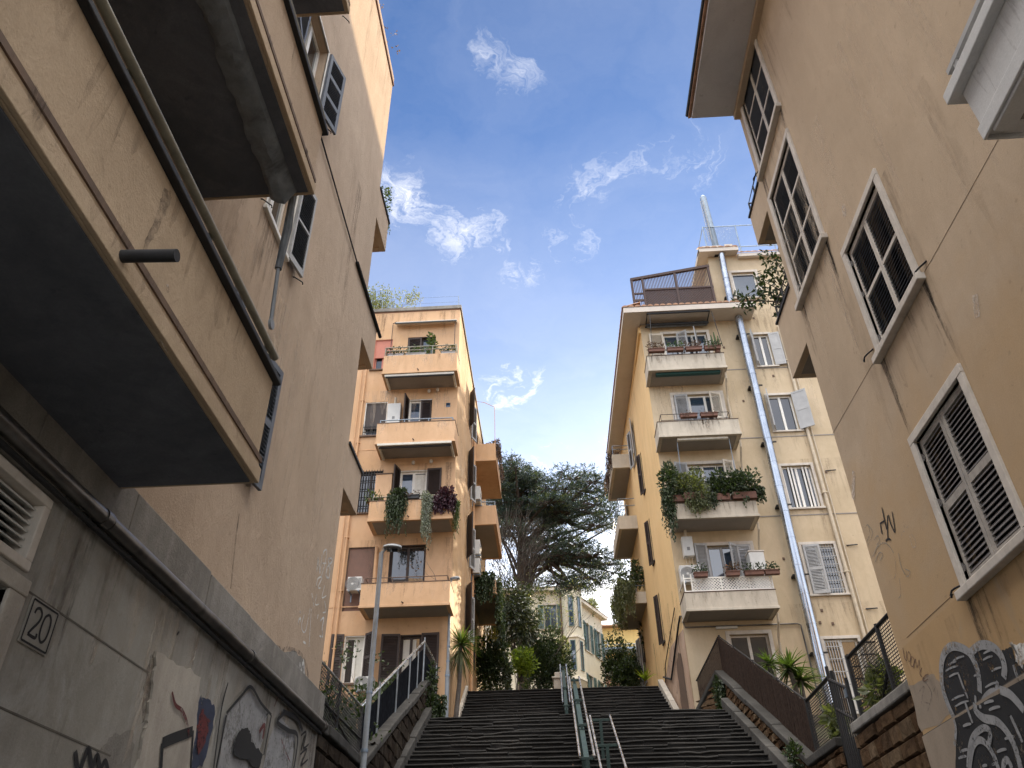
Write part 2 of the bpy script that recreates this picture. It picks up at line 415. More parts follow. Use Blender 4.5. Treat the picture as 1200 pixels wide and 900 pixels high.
# ------------------------------------------------------------------ building pieces
def shutter(parent, F, hinge, d0, z0, z1, width, dr, ang, mat, slat=None, rails=(.5,), t=.04, pitch=.05, name='shutter', plain=False, st_w=.065, rl_h=.045):
    A = rad(ang); ca, sa = math.cos(A), math.sin(A)
    sg = 1 if ca >= 0 else -1
    def T(u, w, z): return F(hinge + dr*(u*ca - w*sa*sg), d0 + u*sa + w*abs(ca), z)
    mb = MB(T); s = st_w
    mb.box(0, s, 0, t, z0, z1); mb.box(width-s, width, 0, t, z0, z1)
    hs = [z0, z0+.10] ; H = z1 - z0
    bands = [(z0, z0+.10)] + [(z0+H*r-rl_h, z0+H*r+rl_h) for r in rails] + [(z1-.08, z1)]
    for lo, hi in bands: mb.box(s, width-s, .002, t-.002, lo, hi)
    o = mb.build(name, mat, parent)
    sl = MB(T)
    for (a, b) in zip(bands[:-1], bands[1:]):
        lo, hi = a[1], b[0]
        if plain:
            sl.box(s, width-s, .012, t-.012, lo, hi); continue
        n = max(2, int((hi-lo)/pitch)); st = (hi-lo)/n
        if ang > 90: sl.box(s, width-s, -.003, .0005, lo, hi)
        for i in range(n):
            zc = lo + st*(i+.5)
            sl.add([(s, .004, zc+st*.38), (width-s, .004, zc+st*.38), (width-s, t-.006, zc-st*.38), (s, t-.006, zc-st*.38),
                    (s, .010, zc+st*.46), (width-s, .010, zc+st*.46), (width-s, t-.002, zc-st*.28), (s, t-.002, zc-st*.28)],
                   [(0,1,2,3),(4,7,6,5),(0,4,5,1),(3,2,6,7),(0,3,7,4),(1,5,6,2)])
    if sl.v: sl.build('louvre_panel' if not plain else 'panel', slat or mat, o)
    return o

def window(parent, F, a0, a1, z0, z1, depth=.14, casing=None, cw=.10, sill=True, frame='white_paint', glass='glass', mull=1, trans=0,
           name='window', proud=.03, sillw=.08, cap=True, sillmat=None):
    """casing proud of the wall, sash frame and pane set back in the opening"""
    mb = MB(F)
    if casing:
        mb.box(a0-cw, a0, -.02, proud, z0, z1); mb.box(a1, a1+cw, -.02, proud, z0, z1); mb.box(a0-cw, a1+cw, -.02, proud+.002, z1, z1+cw)
        w = mb.build(name, M[casing], parent, bevel=.006)
    else:
        mb.box(a0, a0+.03, -depth, -.02, z0+.03, z1-.03); mb.box(a1-.03, a1, -depth, -.02, z0+.03, z1-.03); mb.box(a0, a1, -depth, -.022, z1-.03, z1)
        w = mb.build(name, M[frame], parent)
    fr = MB(F); f = .06; e = depth
    b0, b1, c0, c1 = (a0+.005, a1-.005, z0+.005, z1-.005) if casing else (a0+.031, a1-.031, z0+.005, z1-.031)
    fr.box(b0, b0+f, -e-.05, -e, c0, c1); fr.box(b1-f, b1, -e-.05, -e, c0, c1); fr.box(b0+f, b1-f, -e-.05, -e-.002, c0, c0+f); fr.box(b0+f, b1-f, -e-.05, -e-.002, c1-f, c1)
    for i in range(mull):
        ac = b0 + (b1-b0)*(i+1)/(mull+1); fr.box(ac-.045, ac+.045, -e-.052, -e+.006, c0+f, c1-f)
    for i in range(trans):
        zc = c0 + (c1-c0)*(i+1)/(trans+1); fr.box(b0+f, b1-f, -e-.048, -e-.006, zc-.018, zc+.018)
    fr.build('sash', M[frame], w)
    pn = MB(F); pn.quad((b0+.02, -e-.03, c0+.02), (b1-.02, -e-.03, c0+.02), (b1-.02, -e-.03, c1-.02), (b0+.02, -e-.03, c1-.02))
    pn.build('pane', M[glass], w)
    if sill:
        sm = MB(F); sm.box(a0-cw-.03, a1+cw+.03, -.02, sillw, z0-.07, z0-.001); sm.build('sill', M[sillmat or casing or frame], w, bevel=.008)
    return w

def balcony(parent, F, a0, a1, zb, zt, proj, wallmat, soffit, coping=None, t=.12, slab=.18, lip=True, cz=.05, co=.04, name='balcony'):
    mb = MB(F)
    mb.box(a0+.02, a1-.02, 0, proj-.03, zb+.035, zb+slab)                # slab
    mb.box(a0, a1, proj-t, proj, zb, zt)
    mb.box(a0, a0+t, 0, proj-t, zb, zt); mb.box(a1-t, a1, 0, proj-t, zb, zt)
    if lip:
        mb.box(a0-.025, a1+.025, proj+.001, proj+.025, zb-.02, zb+.07)
        mb.box(a0-.025, a0-.001, 0, proj+.001, zb-.02, zb+.07); mb.box(a1+.001, a1+.025, 0, proj+.001, zb-.02, zb+.07)
    o = mb.build(name, M[wallmat], parent, bevel=.008)
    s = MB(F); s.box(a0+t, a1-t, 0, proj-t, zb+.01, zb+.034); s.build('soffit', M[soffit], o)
    if coping:
        c = MB(F); c.box(a0-co, a1+co, proj-t-.03, proj+co, zt, zt+cz); c.box(a0-co, a0+t+.03, 0, proj-t-.03, zt, zt+cz); c.box(a1-t-.03, a1+co, 0, proj-t-.03, zt, zt+cz)
        c.build('coping', M[coping], o, bevel=.008)
    return o

def rail(parent, F, a0, a1, proj, z0, heights, mat, post=.9, r=.018, sides=True, name='railing', inset=.06, ends=True):
    mb = MB()
    d = proj - inset
    for h in heights:
        P = [F(a0+inset, d, z0+h), F(a1-inset, d, z0+h)]
        if sides: P = [F(a0+inset, .02, z0+h)] + P + [F(a1-inset, .02, z0+h)]
        for p, q in zip(P[:-1], P[1:]): mb.tube([p, q], r, 6)
    n = max(1, round((a1-a0)/post))
    for i in range(n+1):
        a = a0+inset + (a1-a0-2*inset)*i/n
        mb.tube([F(a, d, z0-.02), F(a, d, z0+max(heights))], r*.9, 6)
    return mb.build(name, mat, parent, smooth=True)

def barpanel(mb, F, a0, a1, d, z0, z1, n, r=.01, rails=2):
    for i in range(n+1):
        a = a0 + (a1-a0)*i/n; mb.box(a-r, a+r, d-r, d+r, z0, z1)
    for i in range(rails):
        z = z0 + (z1-z0)*(i+.5)/rails; mb.box(a0, a1, d-r-.004, d+r+.004, z-.012, z+.012)

# ------------------------------------------------------------------ plants
def leaf(mb, p, dirv, L, W, rnd=R):
    d = Vector(dirv)
    if d.length < 1e-6: d = Vector((0, 0, 1))
    d.normalize()
    s = d.cross(Vector((rnd.uniform(-1, 1), rnd.uniform(-1, 1), rnd.uniform(-1, 1))))
    if s.length < 1e-4: s = d.orthogonal()
    s.normalize(); n = d.cross(s)
    p = Vector(p)
    mb.add([p, p + d*L*.5 + s*W*.5 + n*W*.15, p + d*L, p + d*L*.5 - s*W*.5 + n*W*.15], [(0, 1, 2, 3)])

def rv(rnd=R):
    while True:
        v = Vector((rnd.uniform(-1, 1), rnd.uniform(-1, 1), rnd.uniform(-1, 1)))
        if .05 < v.length < 1: return v

def clump(mb, c, r, n, L, W=None, up=.2, rnd=R, hollow=.3):
    c = Vector(c); W = W or L*.5
    # several sub-lumps so that the outline is uneven
    k = max(4, min(16, int(n/60))); subs = []
    for i in range(k):
        q = rv(rnd); subs.append((Vector((q.x*r[0]*.75, q.y*r[1]*.75, q.z*r[2]*.75)), rnd.uniform(.28, .55)))
    for i in range(n):
        s, f = subs[rnd.randrange(k)]
        q = rv(rnd)
        if q.length < hollow: q = q.normalized()*rnd.uniform(hollow, 1)
        p = c + s + Vector((q.x*r[0]*f, q.y*r[1]*f, q.z*r[2]*f))
        leaf(mb, p, q.normalized() + rv(rnd)*.8 + Vector((0, 0, up)), L*rnd.uniform(.6, 1.3), W*rnd.uniform(.6, 1.3), rnd)

def strands(mb, c, rx, ry, length, n, L, W, rnd=R, lean=(0, 0), taper=.6):
    for i in range(n):
        a = rnd.uniform(0, 6.28); q = math.sqrt(rnd.random())
        p = Vector(c) + Vector((math.cos(a)*rx*q, math.sin(a)*ry*q, 0))
        ln = length*rnd.uniform(.35, 1)*(1-taper*q*rnd.random())
        st = L*.55; k = int(ln/st)
        x = y = 0
        for j in range(k):
            x += rnd.uniform(-.012, .012)+lean[0]*st; y += rnd.uniform(-.012, .012)+lean[1]*st
            leaf(mb, p + Vector((x, y, -j*st)), Vector((rnd.uniform(-.7, .7), rnd.uniform(-.7, .7), -1)), L*rnd.uniform(.7, 1.2), W, rnd)

def twigs(mb, p, d, L, r, depth, spread=.55, rnd=R, nn=(2, 3), droop=0):
    p = Vector(p); d = Vector(d).normalized()
    pts = [p]; rr = [r]
    for i in range(3):
        d = (d + rv(rnd)*.22 + Vector((0, 0, -droop))).normalized(); pts.append(pts[-1] + d*L/3); rr.append(r*(1-.16*(i+1)))
    mb.tube(pts, rr, 4 if depth < 3 else 6, False)
    if depth <= 0: return [pts[-1]]
    out = []
    for i in range(rnd.randint(*nn)):
        nd = (d + rv(rnd)*spread*1.6).normalized()
        out += twigs(mb, pts[-1 - (i % 2)], nd, L*rnd.uniform(.6, .85), rr[-1]*.72, depth-1, spread, rnd, nn, droop)
    return out

def flower_box(a0, a1, y0, z, label, group, leaf_='leaf_mid', fl=True, n=110, L=.075, h=.16, box='terracotta', hang=0, seed=1, dy=.2, boxh=.15, name='flower_box', cat='flower box', rust=False):
    """long planter standing on (or hung on) a balcony rail; y0 is its outer face"""
    rnd = random.Random(seed)
    t = thing(name, label, cat, ((a0+a1)/2, y0+dy/2, z), group)
    b = MB(); b.prism([(a0+.02, y0+.02, z), (a1-.02, y0+.02, z), (a1-.02, y0+dy-.02, z), (a0+.02, y0+dy-.02, z)], (0, 0, boxh-.03))
    b.box(a0, a1, y0, y0+dy, z+boxh-.029, z+boxh); b.build('planter', M[box], t)
    f = MB()
    w = a1-a0
    for i in range(n):
        p = Vector((rnd.uniform(a0, a1), y0+dy*rnd.uniform(-.2, 1.1), z+boxh+rnd.random()**1.6*h))
        leaf(f, p, rv(rnd)+Vector((0, -.2, .5)), L*rnd.uniform(.6, 1.3), L*.55, rnd)
    if hang:
        for i in range(int(w*7)):
            strands(f, (rnd.uniform(a0, a1), y0-.03, z+boxh), .03, .02, hang*rnd.uniform(.2, 1), 2, L, L*.5, rnd)
    f.build('foliage', M[leaf_], t, fix=False)
    if fl:
        g = MB()
        for i in range(int(w*14)):
            p = Vector((rnd.uniform(a0, a1), y0+dy*rnd.uniform(-.3, 1), z+boxh+rnd.random()*h*1.1))
            for k in range(3): leaf(g, p, rv(rnd), .05, .05, rnd)
        g.build('flowers', M['leaf_rust'] if rust else M['flower'], t, fix=False)
    return t

def rosette(mb, c, r, n, w, rnd=R, updown=(-.45, 1.0), droop=.25):
    c = Vector(c)
    for i in range(n):
        el = rnd.uniform(*updown); az = rnd.uniform(0, 6.283)
        d = Vector((math.cos(az)*math.sqrt(max(.05, 1-min(1, el*el))), math.sin(az)*math.sqrt(max(.05, 1-min(1, el*el))), el)).normalized()
        s = d.cross(Vector((0, 0, 1)));
        s = s.normalized() if s.length > .01 else Vector((1, 0, 0))
        L = r*rnd.uniform(.75, 1.1); pts = []
        for k in range(4):
            q = k/3; p = c + d*L*q + Vector((0, 0, -droop*L*q*q)); ww = w*(1-q*.92)*(.6+.4*min(1, q*4))
            pts += [p - s*ww, p + s*ww + Vector((0, 0, .004))]
        mb.add(pts, [(0, 1, 3, 2), (2, 3, 5, 4), (4, 5, 7, 6)])

def ac_unit(loc, label, group='air conditioner outdoor units', w=.8, h=.58, d=.3, F=None):
    """outdoor unit on brackets; loc = bottom centre on the wall plane, facing -Y by default"""
    t = thing('air_conditioner', label, 'air conditioner', loc, group)
    F = F or (lambda a, dd, z: (loc[0]+a, loc[1]-dd, loc[2]+z))
    b = MB(F); b.box(-w/2, w/2, .08, .08+d, 0, h); b.build('casing', M['plastic'], t, bevel=.02)
    g = MB(F)
    for k in range(9):
        r = .05+.2*k/9; r2 = r+.012; n = 24; c = (-w*.14, .09+d, h/2)
        vs = []; fs = []
        for i in range(n):
            q = 6.283*i/n
            vs += [(c[0]+r*math.cos(q), c[1], c[2]+r*math.sin(q)), (c[0]+r2*math.cos(q), c[1], c[2]+r2*math.sin(q))]
        for i in range(n):
            j = (i+1) % n; fs.append((2*i, 2*i+1, 2*j+1, 2*j))
        g.add(vs, fs)
    for k in range(8): g.box(w*.25, w*.46, .08+d, .088+d, h*.2+k*.045, h*.2+k*.045+.018)
    g.build('fan_grille', M['plastic_grey'], t, fix=False)
    for s in (-1, 1):
        k = MB(F); k.box(s*w*.32-.02, s*w*.32+.02, 0, .42, -.04, -.002); k.box(s*w*.32-.02, s*w*.32+.02, -.0, .04, -.28, -.042); k.build('bracket', M['galv'], t)
    return t

def boiler(loc, label, w=.45, h=.75, d=.32, group='wall boilers'):
    t = thing('wall_boiler', label, 'boiler', loc, group)
    F = lambda a, dd, z: (loc[0]+a, loc[1]-dd, loc[2]+z)
    b = MB(F); b.box(-w/2, w/2, .01, d, 0, h); b.build('casing', M['plastic'], t, bevel=.015)
    p = MB(); p.tube([F(0, .16, h), F(0, .16, h+.22), F(-.05, .16, h+.3), F(-.25, .16, h+.34)] if d > .3 else [F(0, .16, h), F(0, .16, h+.35)], .05, 10); p.build('flue_pipe', M['pipe_cream'], t, smooth=True)
    q = MB()
    for k in (-.12, 0, .1): q.tube([F(k, .15, 0), F(k, .15, -.2), F(k+.03, .03, -.3)], .012, 6)
    q.build('pipes', M['pipe_cream'], t, smooth=True)
    c = MB(F); c.box(-.05, .05, d, d+.006, .2, .32); c.build('control_panel', M['plastic_grey'], t)
    return t

def posts(name, mat, parent, items, r=.03, n=8):
    for p, q in items:
        m = MB(); m.tube([p, q], r, n); m.build(name, mat, parent, smooth=True)

def stroke(mb, F, pts, w, d=.004, wmin=.35):
    """a painted stroke: flat ribbon lying on the wall through pts (a, z)"""
    P = [Vector((p[0], p[1])) for p in pts]
    # resample with Catmull-Rom
    Q = []
    for i in range(len(P)-1):
        p0 = P[max(i-1, 0)]; p1 = P[i]; p2 = P[i+1]; p3 = P[min(i+2, len(P)-1)]
        for k in range(6):
            t = k/6
            Q.append(.5*((2*p1)+(p2-p0)*t+(2*p0-5*p1+4*p2-p3)*t*t+(3*p1-p0-3*p2+p3)*t**3))
    Q.append(P[-1]); vs = []; fs = []
    for i, p in enumerate(Q):
        a = Q[max(i-1, 0)]; b = Q[min(i+1, len(Q)-1)]; t = (b-a)
        t = t.normalized() if t.length > 1e-9 else Vector((1, 0)); n = Vector((-t.y, t.x))
        k = w*.5*(wmin+(1-wmin)*math.sin(math.pi*min(1, max(0, (i+.6)/(len(Q)+.2))))**.4)
        vs += [F(p.x+n.x*k, d, p.y+n.y*k), F(p.x-n.x*k, d, p.y-n.y*k)]
    for i in range(len(Q)-1): fs.append((2*i, 2*i+1, 2*i+3, 2*i+2))
    mb.add(vs, fs)

def blotch(mb, F, pts, d=.003, rough=.02, seed=1):
    rnd = random.Random(seed); Q = []
    P = [Vector(p) for p in pts]
    for i in range(len(P)):
        a = P[i]; b = P[(i+1) % len(P)]
        for k in range(5):
            q = a.lerp(b, k/5); Q.append((q.x+rnd.uniform(-rough, rough), q.y+rnd.uniform(-rough, rough)))
    mb.quad(*[F(p[0], d, p[1]) for p in Q])

def lpx(pts, x=-3.25):
    return [(on_x(u, v, x).y, on_x(u, v, x).z) for u, v in pts]

def drips(parent, F, a0, a1, z, lmin, lmax, n, d, mat='drip', wmax=.10, seed=1, name='rain_streak'):
    """dirt washed down a wall: tapering streaks with ragged transparent edges"""
    m = MB(); rnd = random.Random(seed)
    for i in range(n):
        a = rnd.uniform(a0, a1); w = rnd.uniform(.25, 1)*wmax; L = rnd.uniform(lmin, lmax); e = d+.0006*i/max(1, n)
        k = rnd.uniform(-.02, .02)
        m.add([F(a-w, e, z), F(a+w, e, z), F(a+w*.8+k, e, z-L*.6), F(a+k*2+w*.15, e, z-L), F(a+k*2-w*.15, e, z-L), F(a-w*.8+k, e, z-L*.6)], [(0, 1, 2, 3, 4, 5)])
    return merge_into(parent, m, M[mat])

def merge_into(o, mb, mat):
    """add marks (stains, streaks, patches) to the mesh of the part they lie on, with their own material slot"""
    off = root_loc(o); me = o.data
    if mat.name not in [m_.name for m_ in me.materials]: me.materials.append(mat)
    k = [m_.name for m_ in me.materials].index(mat.name)
    bm = bmesh.new(); bm.from_mesh(me)
    vs = [bm.verts.new((x-off.x, y-off.y, z-off.z)) for x, y, z in mb.v]
    for f in mb.f:
        try: fc = bm.faces.new([vs[i] for i in f]); fc.material_index = k
        except ValueError: pass
    bm.to_mesh(me); bm.free(); return o
# ================================================================== SETTING: ground and stairs
g = MB()
g.quad((-400, -400, 0), (400, -400, 0), (400, 12.2, 0), (-400, 12.2, 0))
tag(g.build('ground', M['paving'], fix=False), kind='structure')
# hill behind the stairs: one sheet, rising away
g = MB()
prof = [(31.05, 9.75), (38, 9.75), (46, 11.0), (58, 13.5), (80, 17.0), (400, 40)]
for (ya, za), (yb, zb) in zip(prof[:-1], prof[1:]):
    g.quad((-400, ya, za), (400, ya, za), (400, yb, zb), (-400, yb, zb))
tag(g.build('terrain', M['soil'], fix=False), kind='structure')
# garden slopes either side of the stairs
g = MB()
for (x0, x1, X0, X1) in ((-400, -3.95, -400, -4.25), (5.3, 400, 5.3, 400)):
    for (ya, za, xa, xb), (yb, zb, xc, xd) in zip([(11.0, 3.9, x0, x1), (15.2, 4.1, x0, x1), (24.6, 7.15, X0, X1)], [(15.2, 4.1, x0, x1), (24.6, 7.15, X0, X1), (31.0, 7.2, X0, X1)]):
        g.quad((xa, ya, za), (xb, ya, za), (xd, yb, zb), (xc, yb, zb))
    g.quad((x0, 11.0, -.2), (x1, 11.0, -.2), (x1, 11.0, 3.9), (x0, 11.0, 3.9))
tag(g.build('garden_ground', M['soil'], fix=False), kind='structure')

# stairs: flight 1 (Y 9.5 -> 24, z 0 -> 7.2), landing, flight 2 (Y 27 -> 31, z 7.2 -> 9.75)
def step_run(treads, noses, y0, z0, n, tr, rs, xl, xr, rnd):
    for i in range(n):
        ya = y0 + i*tr; z1 = z0 + (i+1)*rs; x = xl(ya)
        while x < xr(ya) - .01:
            L = min(rnd.uniform(1.0, 2.0), xr(ya)-x)
            if xr(ya)-x-L < .4: L = xr(ya)-x
            dz = rnd.uniform(-.016, .008); dy = rnd.uniform(-.018, .014)
            worn = rnd.random() < .16; tl = rnd.uniform(-.012, .012)
            if worn: dz -= rnd.uniform(.01, .03)
            a, b = x+rnd.uniform(.003, .012), x+L-rnd.uniform(.003, .012); zt = z1+dz; yf = ya+dy
            # riser block, its top slab with a rounded nose
            treads.add([(a, yf+.03, z1-rs-.05), (b, yf+.03, z1-rs-.05), (b, yf+.03, zt-.05), (a, yf+.03, zt-.05)], [(0, 1, 2, 3)])
            nose = [(yf+.03, zt-.05), (yf+.004, zt-.046), (yf-.006, zt-.03), (yf-.002, zt-.012), (yf+.016, zt), (ya+tr+.06, zt)]
            ns_ = max(2, int(L/.22)); vs = []; kk = len(nose)
            for q in range(ns_+1):
                u = q/ns_; cz = tl*(u-.5)*2 - (.03 if rnd.random() < .05 else 0)*rnd.random() - .006*rnd.random(); cy = rnd.uniform(0, .012) + (.025 if rnd.random() < .05 else 0)
                vs += [(a+(b-a)*u, yy+(cy if i_ < kk-1 else 0), zz+cz) for i_, (yy, zz) in enumerate(nose)]
            noses.add(vs, [(q*kk+k, (q+1)*kk+k, (q+1)*kk+k+1, q*kk+k+1) for q in range(ns_) for k in range(kk-1)])
            noses.add(vs[:kk], [tuple(range(kk))]); noses.add(vs[-kk:], [tuple(range(kk))])
            x += L
rs_ = random.Random(3)
tr_, no_ = MB(), MB()
N1 = 45; TR = 14.5/N1; RS = 7.2/N1
lx = lambda y: -3.42 - .035*(y-9.5)*.68 if y > 11 else -3.3
rx = lambda y: 4.95 if y > 11 else 4.45
step_run(tr_, no_, 9.5, 0, N1, TR, RS, lambda y: lx(y), lambda y: rx(y), rs_)
N2 = 16; step_run(tr_, no_, 27.0, 7.2, N2, 4.0/N2, 2.55/N2, lambda y: -3.32, lambda y: 4.02-.05*(y-27), rs_)
st = tr_.build('stairs', M['step'], smooth=False); tag(st, kind='structure')
ns = no_.build('stair_nosing', M['nosing'], st)
ld = MB(); ld.box(-4.25, 5.4, 23.99, 27.3, 6.9, 7.195); ld.box(-3.4, 4.05, 31.0, 31.3, 9.0, 9.745)
ld.build('landing', M['step'], st)

# ================================================================== NEAR LEFT BUILDING
LW = -3.25; LE = 11.17
F = LeftF(LW)
b = thing('apartment_building', 'tan plastered block on the left with long balconies and a grey stone plinth', 'building', (-8, 4, 0))
w = MB(F)
wins = [(6.42, 7.22, 5.85, 7.45), (6.42, 7.22, 9.06, 10.6), (6.3, 7.26, 12.25, 13.75)]
doors = [(2.2, 3.6, 4.75, 7.0), (2.2, 3.6, 7.95, 10.2), (2.2, 3.6, 11.2, 13.4)]
wall_cells(w, -2.5, LE, 4.55, 18.72, wins+doors)
w.T = None
w.quad((LW, LE, 0), (-14, LE, 0), (-14, LE, 18.72), (LW, LE, 18.72)); w.quad((-14, LE, 0), (-14, -2.5, 0), (-14, -2.5, 18.72), (-14, LE, 18.72))
w.quad((LW, -2.5, 0), (-14, -2.5, 0), (-14, -2.5, 18.72), (LW, -2.5, 18.72)); w.quad((LW, -2.5, 18.72), (LW, LE, 18.72), (-14, LE, 18.72), (-14, -2.5, 18.72))
wall_l = w.build('wall', M['left_plaster'], b)
# roof edge
c = MB(F); c.box(-2.5, LE+.03, -.2, .03, 18.72, 18.80); c.build('roof_flashing', M['flash'], b)
c = MB(F); c.box(-2.5, LE+.02, -.25, .015, 18.80, 19.02); c.build('roof_parapet', M['left_plaster'], b)
# plinth: grey plaster with vent and doorway, stone band on top
w = MB(F)
wall_cells(w, -2.5, LE+.02, 0, 4.24, [(3.1, 4.44, 3.56, 4.04), (2.9, 4.33, 0, 3.42)], .35, d=.05)
w.quad((LE+.02, .05, 0), (LE+.02, -.3, 0), (LE+.02, -.3, 4.24), (LE+.02, .05, 4.24))
pl = pl_l = w.build('plinth', M['left_base'], b)
c = MB(F)
x = -2.5
while x < LE:
    L = R.uniform(1.1, 1.9); e = min(x+L, LE+.04); c.box(x+.003, e-.003, -.1, .10+R.uniform(-.006, .006), 4.24+.001, 4.56+R.uniform(-.015, .015)); x += L
c.build('stone_band', M['coping'], b, bevel=.01)
j = MB(F)
for z, a0, a1 in ((3.473, 4.5, 6.25), (2.82, 4.4, 6.0)): j.box(a0, a1, .045, .0535, z-.006, z+.006)
j.box(4.36, 4.375, .045, .053, 2.6, 3.47)
j.build('plaster_joint', M['joint'], pl)
v = MB(F)
for (a0, a1, z0, z1) in ((3.1, 4.44, 3.56, 3.62), (3.1, 4.44, 3.98, 4.04), (4.37, 4.44, 3.62, 3.98)): v.box(a0, a1, -.12, .075, z0, z1)
vf = v.build('vent', M['casing'], b, bevel=.008)
v = MB(F)
for k in range(7):
    z = 3.64+k*.05; v.add([(3.12, .02, z), (4.37, .02, z), (4.37, -.08, z+.045), (3.12, -.08, z+.045), (3.12, .026, z+.008), (4.37, .026, z+.008), (4.37, -.074, z+.053), (3.12, -.074, z+.053)], [(0,1,2,3),(7,6,5,4),(0,4,5,1),(3,2,6,7)])
v.build('louvre', M['plastic'], vf)
v = MB(F); v.quad((3.1, -.2, 3.56), (4.44, -.2, 3.56), (4.44, -.2, 4.04), (3.1, -.2, 4.04)); v.build('vent_void', M['dark_void'], vf)
v = MB(F); v.box(2.9, 4.5, -.1, .09, 4.06, 4.13); v.build('vent_lintel', M['coping'], vf)
d = MB(F)
d.box(4.33, 4.5, -.3, .075, 0, 3.42); d.box(2.9, 4.5, -.3, .08, 3.421, 3.52)
dr = d.build('doorway', M['travertine'], b, bevel=.01)
d = MB(F); d.box(2.9, 4.33, -.34, -.28, 0, 3.42); d.build('door', M['iron'], dr)
# number tile
tc = on_x(33, 735, -3.19)
t_ = MB(F); t_.box(4.575, 4.885, .051, .062, 3.185, 3.465); tile_ = t_.build('number_plate', M['left_base'], b, bevel=.004)
t_ = MB()
lo, hi = (4.59, 3.2), (4.87, 3.45)
for seg in ([(lo[0], lo[1]), (hi[0], lo[1])], [(hi[0], lo[1]), (hi[0], hi[1])], [(hi[0], hi[1]), (lo[0], hi[1])], [(lo[0], hi[1]), (lo[0], lo[1])]):
    stroke(t_, F, seg, .013, .0645, 1)
stroke(t_, F, [(4.635, 3.375), (4.645, 3.405), (4.675, 3.417), (4.705, 3.40), (4.712, 3.37), (4.695, 3.33), (4.66, 3.285), (4.635, 3.247)], .019, .0645, .8)
stroke(t_, F, [(4.632, 3.247), (4.715, 3.247), (4.72, 3.275)], .02, .0645, .8)
stroke(t_, F, [(4.785, 3.417), (4.752, 3.39), (4.742, 3.33), (4.752, 3.27), (4.785, 3.243), (4.818, 3.27), (4.828, 3.33), (4.818, 3.39), (4.785, 3.417)], .018, .0645, .9)
t_.build('digits', M['black_paint'], tile_, fix=False)
# long horizontal drain pipe under the band
p = MB(F)
for a0, a1 in ((-2.5, 1.6), (1.62, 5.0), (5.02, 8.2), (8.22, LE+.05)):
    p.tube([(a0, .115, 4.17), (a1, .115, 4.17)], .058, 14)
    p.tube([(a1-.09, .115, 4.17), (a1, .115, 4.17)], .067, 14)
dp = p.build('drain_pipe', M['pipe_dark'], b, smooth=True)
p = MB(F); p.tube([(-2.5, .10, 4.075), (LE, .10, 4.075)], .02, 8); p.build('cable', M['black_paint'], b, smooth=True)
# torn plaster patch and graffiti on the plinth
def lp(pts): return lpx(pts, LW+.05)
pt = MB(); q = lp([(180, 765), (208, 779), (233, 792), (228, 840), (222, 900), (205, 960), (150, 960), (158, 900), (168, 855), (172, 830), (178, 790)])
rr = random.Random(5); Q = []
for i in range(len(q)):
    a_, b_ = q[i], q[(i+1) % len(q)]
    for k in range(6): Q.append((a_[0]+(b_[0]-a_[0])*k/6+rr.uniform(-.02, .02), .05, a_[1]+(b_[1]-a_[1])*k/6+rr.uniform(-.02, .02)))
pt.prism([F(*p_) for p_ in Q], (.022, 0, 0)); pt.T = None
merge_into(pl, pt, M['travertine'])
def graf(name, mat, parent, *items, d=.055, F=F, conv=lp):
    m = MB()
    for k, it in enumerate(items):
        if it[0] == 'fill': blotch(m, F, conv(it[1]), d+.001*(k % 5), it[2] if len(it) > 2 else .02, k)
        else: stroke(m, F, conv(it[1]), it[2], d+.002+.001*(k % 3), it[3] if len(it) > 3 else .5)
    if not name.startswith(('graffiti', 'wall_tag')): return merge_into(parent, m, M[mat])
    for c in parent.children:      # one piece of graffiti = one part, its colours are material slots
        if c.name.split('.')[0] == name: return merge_into(c, m, M[mat])
    return m.build(name, M[mat], parent, fix=False)
graf('graffiti_panel', 'grey_paint', pl, ('fill', [(292, 808), (314, 835), (304, 880), (298, 920), (250, 930), (258, 880), (262, 838)]), ('fill', [(327, 838), (345, 862), (341, 905), (305, 915), (313, 870)]), ('fill', [(189, 872), (215, 861), (224, 856), (222, 930), (180, 930)]), d=.056)
graf('graffiti_panel', 'left_base', pl, ('fill', [(266, 800), (260, 830), (248, 880), (236, 930), (228, 930), (246, 870), (258, 825)]), d=.0565)
graf('graffiti_figure', 'blue_paint', pl, ('fill', [(234, 815), (245, 820), (251, 832), (247, 860), (238, 895), (225, 905), (222, 850)]), d=.057)
graf('graffiti_figure', 'red_paint', pl, ('fill', [(236, 832), (244, 845), (240, 866), (230, 888), (229, 850)], .03), d=.0625)
graf('graffiti_line', 'red_paint', pl, ('s', [(197, 811), (201, 826), (209, 833), (215, 848), (217, 862)], .035), ('s', [(326, 866), (331, 880), (337, 894)], .018), ('s', [(300, 858), (306, 850), (304, 866)], .05), ('s', [(323, 815), (318, 828)], .02), d=.082)
graf('graffiti_outline', 'black_paint', pl, ('s', [(264, 800), (256, 832), (247, 900)], .03), ('s', [(262, 836), (280, 815), (291, 805), (303, 824), (315, 838)], .035, .8), ('s', [(315, 838), (306, 885)], .04, .8), ('s', [(262, 838), (250, 900)], .04, .8),
     ('fill', [(281, 852), (290, 855), (291, 870), (305, 882), (300, 902), (286, 890), (270, 884), (273, 866)]), ('s', [(330, 836), (322, 846), (335, 856), (346, 864), (340, 910)], .05, .8), ('s', [(329, 834), (345, 842), (352, 856)], .06, .8),
     ('s', [(186, 871), (200, 865), (222, 857)], .09, .9), ('s', [(186, 871), (183, 930)], .05, .8), ('s', [(223, 856), (220, 900)], .03, .8), d=.0755)
